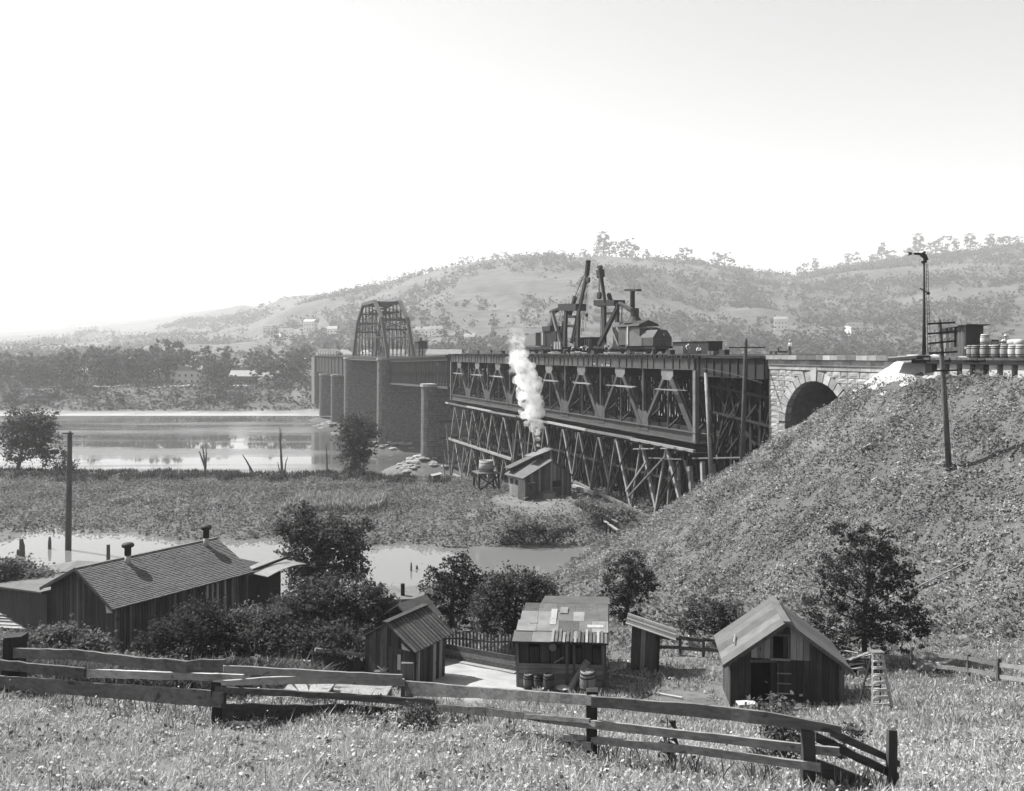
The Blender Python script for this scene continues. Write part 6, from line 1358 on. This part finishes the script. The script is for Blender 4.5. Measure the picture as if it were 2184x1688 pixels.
tree('big_yard_tree', 'large dark tree with layered boughs behind the barn', gbase(1845, 40.5), 40.5, [(1800, 1130, 34, 16), (1850, 1140, 50, 18), (1840, 1170, 66, 22), (1890, 1175, 40, 20), (1800, 1205, 60, 24), (1870, 1210, 66, 24), (1920, 1225, 34, 18), (1775, 1245, 44, 22), (1840, 1250, 66, 24), (1905, 1260, 50, 20), (1760, 1290, 44, 24), (1825, 1300, 56, 22), (1890, 1300, 60, 20), (1945, 1310, 36, 16), (1790, 1335, 66, 22), (1870, 1340, 66, 20), (1930, 1345, 50, 18), (1740, 1330, 40, 20), (1900, 1372, 60, 16), (1800, 1372, 50, 16), (1960, 1330, 30, 14)], 17000, .15, M['leaf_dark'], trunk=.12, clump=.14)
tree('vine_hedge', 'vine-covered hedge behind the long house at the far left', gbase(45, 58), 58, [(0, 1215, 40, 20), (45, 1222, 40, 20), (90, 1230, 30, 16), (20, 1240, 40, 16), (75, 1245, 36, 14)], 6000, .25, M['leaf_pale'], 'hedge', trunk=0)
tree('grape_vine', 'leafy vine mound at the end wall of the long house', gbase(540, 46), 46, [(520, 1318, 30, 16), (555, 1312, 30, 14), (590, 1320, 26, 16), (500, 1335, 20, 14)], 3500, .2, M['leaf_pale'], 'vine', trunk=0)
tree('bank_bush', 'dark bush overhanging the far edge of the pond', gbase(1128, 98.5), 98.5, [(1115, 1138, 26, 11), (1145, 1132, 22, 10), (1095, 1148, 24, 8), (1170, 1142, 22, 9), (1210, 1135, 20, 7)], 2400, .36, M['leaf_dark'], 'bush', trunk=0)
tree('trestle_bush', 'weedy bush on the bank below the near trestle legs', gbase(1290, 108), 106, [(1262, 1080, 26, 8), (1300, 1088, 30, 8), (1335, 1096, 24, 8), (1275, 1108, 30, 8), (1235, 1072, 20, 6)], 2600, .34, M['field'], 'bush', trunk=0)
tree('cellar_weeds', 'tall weeds over the cellar mound at the left edge', gbase(120, 41), 41, [(80, 1365, 40, 18), (130, 1352, 30, 18), (160, 1372, 36, 16), (30, 1375, 36, 14), (205, 1380, 30, 14)], 5200, .2, M['leaf_pale'], 'bush', trunk=0)
tree('fence_weed', 'leafy weed growing at the fence post in the foreground', gbase(885, 17.4), 17.4, [(890, 1520, 18, 16), (905, 1545, 24, 20), (875, 1550, 22, 20), (910, 1570, 24, 14), (815, 1550, 12, 16), (870, 1575, 20, 12)], 1500, .085, M['leaf'], 'weed', trunk=.015, limbs=True)
tree('barn_plant', 'broad-leaved plant growing in front of the barn door', gbase(1640, 31.5), 31.5, [(1630, 1512, 18, 10), (1660, 1508, 20, 12), (1600, 1518, 14, 8), (1690, 1514, 10, 8)], 420, .22, M['leaf_pale'], 'plant', trunk=0)
tree('fern_patch', 'ferny weeds showing between the lower rails near the corner post', gbase(1670, 17), 17.2, [(1640, 1555, 26, 14), (1690, 1548, 26, 14), (1665, 1585, 36, 16), (1710, 1580, 22, 16), (1620, 1600, 26, 14), (1680, 1620, 30, 16), (1800, 1600, 20, 16), (1830, 1560, 20, 14)], 1900, .09, M['leaf'], 'weeds', trunk=0)
def sunflower():
    b = hit(1425, 1640); t = thing('broadleaf_weed', 'single tall broad-leaved weed standing behind the lower rails', 'weed', b); H = .95
    MB().tube([(0, 0, -.1), (.02, 0, H * .5), (-.02, 0, H)], [.018, .014, .008], 6).build('stem', M['leaf'], t)
    for i in range(11): a = i * 2.4; z = H * (.2 + .075 * i); d = Vector((math.cos(a), math.sin(a), 0)); n = Vector((-d.y, d.x, 0)); c = Vector((0, 0, z)); l = .24; MB().add([c, c + d * l * .55 + n * .08 + Vector((0, 0, .03)), c + d * l - Vector((0, 0, .12)), c + d * l * .55 - n * .08 + Vector((0, 0, .03))], [(0, 1, 2, 3)]).build('leaf', M['leaf'], t)
sunflower()

# dead snags on the river shore
def snag(label, px, pts, r0):
    d = 165.0; b = gbase(px, d); u = d / F; t = thing('dead_tree', label, 'dead tree', b, 0, 'bare snags on the river shore')
    for k, (path, w) in enumerate(pts): MB().tube([pix(x, y, d) - b - Vector((0, 0, .6 if j == 0 else 0)) for j, (x, y) in enumerate(path)], [w * u * (1 - .75 * j / (len(path) - 1)) for j in range(len(path))], 6).build('trunk' if k == 0 else 'branch', M['deadwood'], t)
snag('forked bare snag in a V shape on the river shore', 437, [([(439, 1016), (437, 990), (434, 965), (431, 950)], 3.2), ([(437, 990), (427, 968), (424, 962)], 2.2), ([(438, 1000), (440, 970), (439, 950)], 2.4)], .2)
snag('bare snag leaning steeply to one side on the river shore', 545, [([(546, 1018), (535, 1000), (525, 982), (517, 970)], 3.0), ([(533, 998), (530, 988)], 1.2)], .2)
snag('tallest bare snag on the river shore', 598, [([(603, 1020), (600, 980), (598, 940), (597, 912)], 3.6), ([(601, 1018), (594, 995), (592, 985)], 1.8), ([(605, 1020), (610, 985), (614, 975)], 2.0), ([(599, 945), (594, 930)], 1.4), ([(599, 930), (602, 915)], 1.2)], .2)
snag('straight thin bare snag left of the river tree', 697, [([(698, 1020), (697, 980), (696, 945)], 2.8), ([(697, 972), (706, 962)], 1.0)], .2)

# ---------------------------------------------------------------- ground cover
def scatter(n, x0, x1, y0, y1, keep):
    x = RNG.uniform(x0, x1, n); y = RNG.uniform(y0, y1, n); z = land(x, y); k = keep(x, y, z); return np.stack([x, y, z], 1)[k]
def inview(x, y, m=0.2): return np.abs(x) < y * (0.607 + m) + 1.5
def emb_keep(x, y, z):
    s, Y = w2b(x, y); r = np.hypot(.65 * np.maximum(s + 31, 0), .78 * np.maximum(Y + .3, 0)); e = -.55 - r
    spoil = (s > -36) & (s < -26) & (Y < 1.8)
    return (z < e + .9) & (Y > -.2) & (r > .15) & inview(x, y) & ~spoil
def stuff(name, P, size, mat, lift, up=.45, aspect=.6, rn=None):
    P = P.copy(); P[:, 2] += RNG.uniform(0, 1, len(P)) ** 1.5 * lift; v, q = leaf_quads(P, size, up, aspect)
    link(name, bulk_mesh(name, v, q, mat, np.clip(RNG.normal(.5, .25, len(P)), 0, 1) if rn is None else rn), None, kind='stuff')
P = scatter(620000, 4, 56, 38, 106, emb_keep)
cl = noise2(P[:, 0], P[:, 1], 2.6, 21, 3) + .6 * noise2(P[:, 0], P[:, 1], .9, 22, 2) + .35 * noise2(P[:, 0], P[:, 1], 9, 24, 2); P = P[RNG.uniform(-1.0, .6, len(P)) < cl]; cl = noise2(P[:, 0], P[:, 1], 2.6, 21, 3)
stuff('embankment_weeds', P, RNG.choice([1, 1, 1.7], len(P)) * RNG.uniform(.07, .19, len(P)), M['weed'], .32 + .25 * np.clip(cl, 0, 1), rn=np.clip(RNG.beta(1.3, 2.6, len(P)) + .12 * cl + .38 * noise2(P[:, 0], P[:, 1], 11, 23, 3), 0, 1))
K = scatter(90000, 4, 56, 38, 106, lambda x, y, z: emb_keep(x, y, z) & (noise2(x, y, 6.0, 26, 3) > .3)); stuff('embankment_brush', K, RNG.uniform(.16, .34, len(K)), M['leaf_pale'], .75, up=.4)
def field_keep(x, y, z): s, Y = w2b(x, y); return (z > -22.42) & (y > 96) & (z < -19) & inview(x, y) & (Y > -12) & ~((np.hypot(x - 4, (y - 119) * .7) < 7) & (RNG.uniform(0, 1, len(x)) < .85)) | (z > -28.9) & (y > 105) & (z < -22.0) & inview(x, y) & (Y > 1)
P = scatter(330000, -115, 30, 90, 190, field_keep); cl = noise2(P[:, 0], P[:, 1], 5, 31, 3) + .5 * noise2(P[:, 0], P[:, 1], 1.6, 32, 2); P = P[RNG.uniform(-1.2, .6, len(P)) < cl]; cl = noise2(P[:, 0], P[:, 1], 5, 31, 3)
stuff('field_weeds', P, RNG.uniform(.2, .5, len(P)), M['field'], .55 + .4 * np.clip(cl, 0, 1), rn=np.clip(RNG.beta(1.5, 2.4, len(P)) + .15 * cl + .3 * noise2(P[:, 0], P[:, 1], 18, 33, 2), 0, 1))
P = scatter(9000, -112, -12, 150, 172, lambda x, y, z: (z > -25.2) & inview(x, y) & (noise2(x, y, 9, 35, 2) > .15)); B = np.repeat(P, 3, 0); B[:, :2] += RNG.normal(0, .3, (len(B), 2)); v, q = blades(B, RNG.uniform(.5, 1.6, len(B)), RNG.uniform(.15, .35, len(B)), .6); link('shore_weeds', bulk_mesh('shore_weeds', v, q, M['leaf'], RNG.uniform(0, 1, len(B))), None, kind='stuff')
# corn rows
C = []
for i in range(420):
    px = RNG.uniform(640, 815); row = RNG.integers(0, 4); p = hit(px, 1072 + 9 * row + (px - 640) * .03, 90, 180) if i < 0 else None
xs = RNG.uniform(-31, -18, 700); ys = 113 + RNG.integers(0, 6, 700) * 2.0 + RNG.normal(0, .15, 700); B = np.stack([xs, ys, land(xs, ys)], 1); B = np.repeat(B, 7, 0); B[:, :2] += RNG.normal(0, .12, (len(B), 2)); B[:, 2] += RNG.uniform(0, .9, len(B))
v, q = blades(B, RNG.uniform(.6, 1.1, len(B)), .16, .9); link('corn_rows', bulk_mesh('corn_rows', v, q, M['weed'], RNG.uniform(.2, 1, len(B))), None, kind='stuff')
# near banks between yard and pond, and under the trees
def bank_keep(x, y, z): s, Y = w2b(x, y); e = -.55 - np.hypot(.65 * np.maximum(s + 31, 0), .78 * np.maximum(Y + .3, 0)); return (z > -22.4) & inview(x, y) & (z > e + .3)
P = scatter(60000, -56, 26, 42, 98, lambda x, y, z: bank_keep(x, y, z) & (y < 97)); stuff('bank_weeds', P, RNG.uniform(.2, .45, len(P)), M['field'], .45)
# meadow and yard grass
def yard_bare(x, y): return (np.hypot((x + 1.4) / 2.6, (y - 37.6) / 4.2) < 1 + .2 * np.sin(x * 3)) | (np.hypot((x - 7.2) / 1.2, (y - 34) / 2.6) < 1) | (np.hypot((x + 4.6) / 2.2, (y - 28) / 3.0) < .8)
def foot(x, y):
    b = np.zeros(len(x), bool)
    for cx, cy, rx, ry in ((2.1, 37.8, 2.2, 2.4), (11.1, 35.4, 2.4, 1.7), (-4.8, 37.6, 1.6, 1.6), (6.2, 39.5, .8, .8)): b |= (np.abs(x - cx) < rx) & (np.abs(y - cy) < ry)
    return b
P = scatter(185000, -20, 20, 9.5, 22, lambda x, y, z: inview(x, y, .22)); cl = noise2(P[:, 0], P[:, 1], 1.6, 41, 3); P = P[RNG.uniform(-1.3, .5, len(P)) < cl]; cl = noise2(P[:, 0], P[:, 1], 1.6, 41, 3)
v, q = blades(P, RNG.uniform(.05, .22, len(P)) * (1 + .7 * cl), RNG.uniform(.012, .03, len(P)), 1.1); link('meadow_grass', bulk_mesh('meadow_grass', v, q, M['grass'], np.clip(RNG.normal(.5, .25, len(P)), 0, 1)), None, kind='stuff')
K = P[RNG.uniform(-.6, 1.4, len(P)) < .28 + .5 * noise2(P[:, 0], P[:, 1], 1.1, 45, 2)]; stuff('meadow_weeds', K, RNG.uniform(.04, .1, len(K)), M['grass'], .2, up=.6)
K = scatter(38000, -20, 20, 9.5, 21, lambda x, y, z: inview(x, y, .22) & (noise2(x, y, 2.4, 47, 3) > .32)); stuff('meadow_leaf_clumps', K, RNG.uniform(.05, .13, len(K)), M['leaf_pale'], .3, up=.5)
P = scatter(210000, -36, 40, 20, 47, lambda x, y, z: inview(x, y) & ~yard_bare(x, y) & ~foot(x, y) & (z > -17.5) & (z < -8)); cl = noise2(P[:, 0], P[:, 1], 2.2, 43, 3); P = P[RNG.uniform(-1.2, .5, len(P)) < cl]; cl = noise2(P[:, 0], P[:, 1], 2.2, 43, 3)
v, q = blades(P, RNG.uniform(.08, .26, len(P)) * (1 + .6 * cl), RNG.uniform(.03, .06, len(P)), .9); link('yard_grass', bulk_mesh('yard_grass', v, q, M['yard'], np.clip(RNG.normal(.5, .25, len(P)), 0, 1)), None, kind='stuff')
K = P[RNG.uniform(0, 1, len(P)) < .35]; stuff('yard_weeds', K, RNG.uniform(.08, .18, len(K)), M['yard'], .18, up=.6)
fp = [hit(a, b) for a, b in ((25, 1484), (467, 1548), (869, 1522), (1262, 1616), (1723, 1686), (1902, 1690))]; FP = np.array([(p.x, p.y) for p in fp]); m = 2000; i = RNG.integers(0, 5, m); f = RNG.uniform(0, 1, m); Q = FP[i] * (1 - f)[:, None] + FP[i + 1] * f[:, None] + np.stack([RNG.normal(0, .3, m), RNG.normal(0, .32, m)], 1); Q = Q[noise2(Q[:, 0], Q[:, 1], 1.8, 55, 2) > -.05]; B = np.concatenate([Q, land(Q[:, 0], Q[:, 1])[:, None]], 1)
v, q = blades(B, RNG.uniform(.15, .5, len(B)), RNG.uniform(.012, .04, len(B)), .8); link('fence_line_weeds', bulk_mesh('fence_line_weeds', v, q, M['leaf_pale'], RNG.uniform(0, 1, len(B))), None, kind='stuff')
# tall garden plants behind the left stretch of fence
P = scatter(9000, -15, -3, 20.5, 33, lambda x, y, z: inview(x, y) & (CX + F * x / y < 700) & (noise2(x, y, 3, 51, 2) > -.25)); B = np.repeat(P, 4, 0); B[:, 2] += RNG.uniform(0, .5, len(B)); B[:, :2] += RNG.normal(0, .1, (len(B), 2))
v, q = blades(B, RNG.uniform(.25, .6, len(B)), RNG.uniform(.04, .09, len(B)), 1.3); link('garden_plants', bulk_mesh('garden_plants', v, q, M['leaf_pale'], RNG.uniform(0, 1, len(B))), None, kind='stuff')
# white umbels in the meadow
P = scatter(800, -19, 19, 11, 20.5, lambda x, y, z: inview(x, y, .22) & (noise2(x, y, 4, 61, 2) + .5 * (x < -3) > RNG.uniform(.0, 1.1, len(x)))); h = RNG.uniform(.2, .5, len(P)); v1, q1 = blades(P, h, .014, .1); T = P.copy(); T[:, 2] += h
V, Q = [], []; k = 0
for p in T:
    rr = random.uniform(.01, .034); tx, ty = random.uniform(-.5, .5), random.uniform(-.5, .5); a = [k + i for i in range(7)]; ring = [(p[0] + rr * math.cos(i * 1.0472), p[1] + rr * math.sin(i * 1.0472), p[2] + rr * (tx * math.cos(i * 1.0472) + ty * math.sin(i * 1.0472)) + random.uniform(-.006, .006)) for i in range(6)]
    V += [(p[0], p[1], p[2] + .012)] + ring; Q += [(k, k + 1 + i, k + 1 + (i + 1) % 6, k + 1 + (i + 2) % 6) for i in (0, 2, 4)]; k += 7
link('wildflowers', bulk_mesh('wildflowers', np.array(V), np.array(Q), M['flower'], RNG.uniform(.4, 1, len(Q))), None, kind='stuff'); link('flower_stems', bulk_mesh('flower_stems', v1, q1, M['leaf'], RNG.uniform(0, 1, len(q1))), None, kind='stuff')
# scraps on the embankment
for k, (px, py, ln, lab) in enumerate(((1845, 964, 30, 'broad pale board lying on the weedy slope'), (1890, 940, 12, 'small pale board scrap high on the slope'), (1865, 1034, 14, 'pale splinter of wood lower on the slope'), (2010, 1240, 120, 'long thin pole lying on the slope at the right'))):
    p = hit(px, py); t = thing('slope_board', lab, 'board', p); u = p.y / F; q = hit(px + ln * .5, py - ln * .25) - p; q.normalize(); w = .34 if k == 0 else .12
    bar('board', M['rail_pale'] if k < 3 else M['rail'], t, q * (-ln * u / 2) + Vector((0, 0, .4)), q * (ln * u / 2) + Vector((0, 0, .4)), w, .05); bar('cleat', M['rail'], t, q * .1 + Vector((0, -.1, .44)), q * .1 + Vector((0, .1, .44)), .08, .03)

# ---------------------------------------------------------------- riprap at the pier feet
def rock_mesh(seed):
    r = random.Random(seed); vs = []; n = 7
    prof = ((0, -.5), (.75, -.4), (1, 0), (.7, .38), (0, .5)); 
    for rr, z in prof[1:4]: vs += [(rr * math.cos(6.283 * k / n) * r.uniform(.75, 1.15), rr * math.sin(6.283 * k / n) * r.uniform(.75, 1.15), z * r.uniform(.7, 1.2)) for k in range(n)]
    fs = [(i * n + k, i * n + (k + 1) % n, (i + 1) * n + (k + 1) % n, (i + 1) * n + k) for i in range(2) for k in range(n)] + [tuple(range(2 * n, 3 * n)), tuple(range(n - 1, -1, -1))]
    return MB().add(vs, fs).mesh('rock', M['rock'])
RK = [rock_mesh(i) for i in range(6)]
for d, n, lab in ((205, 75, 'heap of broken rocks round the foot of the nearest stone pier'), (252, 60, 'heap of rocks round the foot of the pier under the through truss'), (332, 30, 'low scatter of rocks round the far slim piers')):
    t = bthing('riprap', lab, 'rocks'); s0 = sd(d)
    for i in range(n):
        s = s0 + random.uniform(-6.5, 5); Y = random.uniform(-6, 9); p = b2w(s, Y); z = gz(p.x, p.y)
        if z < -29.3 or (abs(s - s0) < 2.4 and Y < 3): continue
        o = link('rock', random.choice(RK), t, loc=(s, Y, z + .1), rotz=random.random() * 6); k = random.uniform(.45, 1.25); o.scale = (k * 1.3, k, k * .7)

# ---------------------------------------------------------------- far shore: trees, houses, road, wooded hills
def far_tree_mesh(seed, kind):
    r = np.random.default_rng(seed); L = []
    for i in range(7 if kind != 'tall' else 6):
        z = r.uniform(.2, .88); w = (.30 if kind != 'tall' else .17) * (1.15 - abs(z - .6)); L.append(((r.uniform(-.16, .16), r.uniform(-.16, .16), z), w, w, .16))
    P = crown_points(L, 620, .035, r); v, q = leaf_quads(P, r.uniform(.05, .11, len(P)), .4, .7, r); return bulk_mesh('crown', v, q, M['leaf_far'], np.clip(r.normal(.5, .25, len(P)), 0, 1))
FT = [far_tree_mesh(i, ('round', 'round', 'tall')[i % 3]) for i in range(6)]
FTR = MB().tube([(0, 0, -.05), (.01, 0, .3), (0, .01, .7)], [.03, .022, .008], 5).mesh('trunk', M['bark'])
def far_tree(name, label, group, x, y, h, wide=1.0):
    t = thing(name, label, 'tree', (x, y, gz(x, y)), random.random() * 6, group); t.scale = (h * wide, h * wide, h); link('crown', random.choice(FT), t); link('trunk', FTR, t)
rr = random.Random(12)
for i in range(95):
    px = rr.uniform(-30, 655); d = rr.uniform(452, 540); hpx = np.interp(px, [0, 120, 250, 300, 420, 480, 600, 660], [70, 75, 92, 100, 92, 80, 78, 60]) * rr.uniform(.7, 1.08)
    x = (px - CX) / F * d; h = min(max(((785 + 25 * rr.random() - 752) * -1 + hpx) / F * d * .5 + 9, 9), 27); z = gz(x, d); h = max(hpx * .95 / F * d * rr.uniform(.8, 1), 8)
    far_tree('shore_tree_far', 'hazy broad tree in the belt along the far shore', 'trees along the far river shore', x, d, h, rr.uniform(.8, 1.15))
for i in range(60):
    px = rr.uniform(-30, 700); d = rr.uniform(416, 450); x = (px - CX) / F * d
    far_tree('shore_shrub', 'hazy low shrub on the far river bank', 'shrubs on the far river bank', x, d, rr.uniform(3.5, 8), 1.3)
for i in range(70):
    px = rr.uniform(560, 1060); d = rr.uniform(520, 950); x = (px - CX) / F * d; far_tree('town_tree', 'hazy tree among the houses of the far town', 'trees among the far town houses', x, d, rr.uniform(8, 15), 1.0)
ridge = [(575, 10), (600, 12), (640, 7), (760, 11), (800, 12), (830, 13), (860, 14), (900, 11), (920, 10), (965, 14), (985, 15), (1000, 15), (1030, 11), (1060, 15), (1080, 13), (1110, 9), (1150, 9), (1180, 11), (1200, 11), (1245, 13), (1288, 36), (1275, 22), (1300, 24), (1335, 32), (1325, 22), (1350, 18), (1380, 18), (1400, 16), (1440, 11), (1465, 28), (1455, 18), (1475, 15), (1525, 25), (1545, 27), (1560, 12), (1600, 12), (1640, 10), (1715, 20), (1740, 24), (1760, 14), (1790, 20), (1810, 26), (1830, 18), (1860, 24), (1880, 32), (1900, 20), (1940, 28), (1960, 36), (1985, 24), (2010, 30), (2040, 22), (2070, 28), (2110, 26), (2140, 32), (2170, 24), (2200, 28)]
def ordinal(n): return '%d%s' % (n, 'th' if 10 < n % 100 < 14 else {1: 'st', 2: 'nd', 3: 'rd'}.get(n % 10, 'th'))
for ri, (px, hp) in enumerate(sorted(ridge)):
    d = float(np.interp(px, _hp, _hd)) - 12; x = (px - CX) / F * d; far_tree('ridge_tree', '%s tree on the hill skyline, %s from the left' % ('low' if hp < 14 else 'middling' if hp < 26 else 'tall', ordinal(ri + 1)), 'trees along the hill skyline', x, d, hp * 1.5 / F * d, rr.uniform(.9, 1.4))
# woods on the hill slopes: one hazy mass
x = RNG.uniform(-950, 1350, 34000); y = RNG.uniform(570, 1960, 34000); px = CX + F * x / y; cdist = np.interp(px, _hp, _hd); mk = noise2(x, y, 330, 71, 3) + .75 * np.exp(-((px - 1590) / 110) ** 2 - ((y - 1150) / 260) ** 2) + .4 * (px > 1700) + .5 * (y < 760) - .15
k = (mk > RNG.uniform(-.35, .8, 34000)) & (y < cdist + 5) & (np.abs(px - 1092) < 1200); x, y = x[k], y[k]; z = land(x, y); hgt = RNG.uniform(4, 15, len(x)); B = np.repeat(np.stack([x, y, z + hgt * .4], 1), 16, 0); B += RNG.normal(size=B.shape) * np.repeat(hgt, 16)[:, None] * np.array([.3, .3, .26])
v, q = leaf_quads(B, RNG.uniform(2.4, 5.2, len(B)), .4, .7); link('hillside_woods', bulk_mesh('hillside_woods', v, q, M['leaf_far'], np.clip(RNG.normal(.5, .25, len(B)), 0, 1)), None, kind='stuff')
# low growth along the far bank and lower slopes
x = RNG.uniform(-420, 420, 80000); y = RNG.uniform(406, 560, 80000); k = noise2(x, y, 40, 75, 3) > RNG.uniform(-1.1, .4, 80000); x, y = x[k], y[k]; B = np.stack([x, y, land(x, y) + RNG.uniform(0, 1.4, len(x))], 1); v, q = leaf_quads(B, RNG.uniform(1.0, 2.4, len(B)), .5, .7); link('far_bank_growth', bulk_mesh('far_bank_growth', v, q, M['leaf_far'], np.clip(RNG.normal(.5, .25, len(B)), 0, 1)), None, kind='stuff')
def far_road():
    mb = MB(); n = 60
    for i in range(n + 1): x = -340 + 215 * i / n; y = 452 + 2 * math.sin(x * .03); mb.v += [(x, y - 2.2, gz(x, y - 2.2) + .5), (x, y + 2.2, gz(x, y + 2.2) + .5)]
    for i in range(n): mb.f.append((2 * i, 2 * i + 2, 2 * i + 3, 2 * i + 1)); mb.m.append(0)
    mb.build('road', M['dirt'], kind='structure')
far_road()
def far_house(label, px, d, w, h, roof, mat, dz=0, chimney=False):
    if d < 0: d = hit(px, -d, 480, 2200).y; k = d / 560; w *= k; h *= k
    x = (px - CX) / F * d; t = thing('far_house', label, 'house', (x, d, gz(x, d) + dz), random.uniform(-.35, .35), 'houses of the town across the river'); L = min(w * .75, 9.0)
    wl = MB().box(-w / 2, w / 2, -L / 2, L / 2, -1.5, h).build('wall', mat, t); e = .5
    rf = MB().prism([(-w / 2 - e, -L / 2 - e, h), (-w / 2 - e, L / 2 + e, h), (-w / 2 - e, 0, h + L * .36)], (w + 2 * e, 0, 0)) if rr.random() < .6 or w > 14 else MB().add([(-w / 2 - e, -L / 2 - e, h), (w / 2 + e, -L / 2 - e, h), (w / 2 + e, L / 2 + e, h), (-w / 2 - e, L / 2 + e, h), (-w * .15, 0, h + L * .36), (w * .15, 0, h + L * .36)], [(0, 1, 5, 4), (1, 2, 5), (2, 3, 4, 5), (3, 0, 4), (3, 2, 1, 0)])
    r_ = rf.build('roof', roof, t); MB().box(-.5, .5, .2, 1.2, h, h + L * .5).build('chimney', M['stone_dark'], r_)
    n = max(int(w / 3.2), 2)
    for i in range(n):
        for zz in ((h * .45,) if h < 6 else (h * .22, h * .65)): c = -w / 2 + w * (i + .5) / n; MB().box(c - .5, c + .5, -L / 2 - .05, -L / 2, zz - .7, zz + .7).build('window', M['glass'], wl)
hs = [(190, 500, 11, 7, 'white house nearly hidden in the shore trees at the left'), (325, 505, 10, 6, 'white gable showing in the tree belt left of centre'), (400, 490, 17, 8, 'large pale house above the shore trees'), (545, 470, 26, 5, 'long brick works with pale roof by the far shore'), (578, 468, 14, 4, 'low pale-roofed shed beside the long brick works'), (620, 560, 13, 7, 'white hip-roofed house on the lower slope of the town'), (662, -706, 8, 6, 'white gabled house above the hip-roofed one'), (692, 570, 10, 6, 'small pale house near the left portal of the truss'), (711, -718, 7, 5, 'tiny pale house just left of the truss'), (640, 540, 10, 6, 'pale house at the foot of the town slope'), (700, 545, 12, 6, 'pale house near the end of the plate girder span'), (735, 560, 12, 6, 'pale house seen through the left truss frame'), (790, 570, 11, 6, 'pale house seen through the middle of the truss'), (850, 560, 11, 6, 'pale house seen through the right truss frame'), (905, -720, 13, 5, 'long pale building right of the through truss'), (950, 560, 24, 6, 'long white building beyond the old deck truss'), (1000, -735, 9, 5, 'pale house below the hill right of the long building'), (612, -722, 9, 5, 'faint pale house high on the left town slope'), (575, -712, 8, 5, 'faint small house above the town at the left'), (1262, 540, 13, 13, 'pale building seen between the two cranes'), (1665, -703, 8.5, 6.5, 'tall white house on the hill above the viaduct'), (1832, -714, 18, 6, 'wide white house with hipped roof on the right hillside'), (930, -715, 8, 4, 'tiny white house on the hill slope right of the truss')]
for px, d, w_, h_, lab in hs: far_house(lab, px, d, w_, h_, M['tin'], M['stone_dark'] if px in (545,) else M['white'], dz=(1.0 if d > 600 else 0))
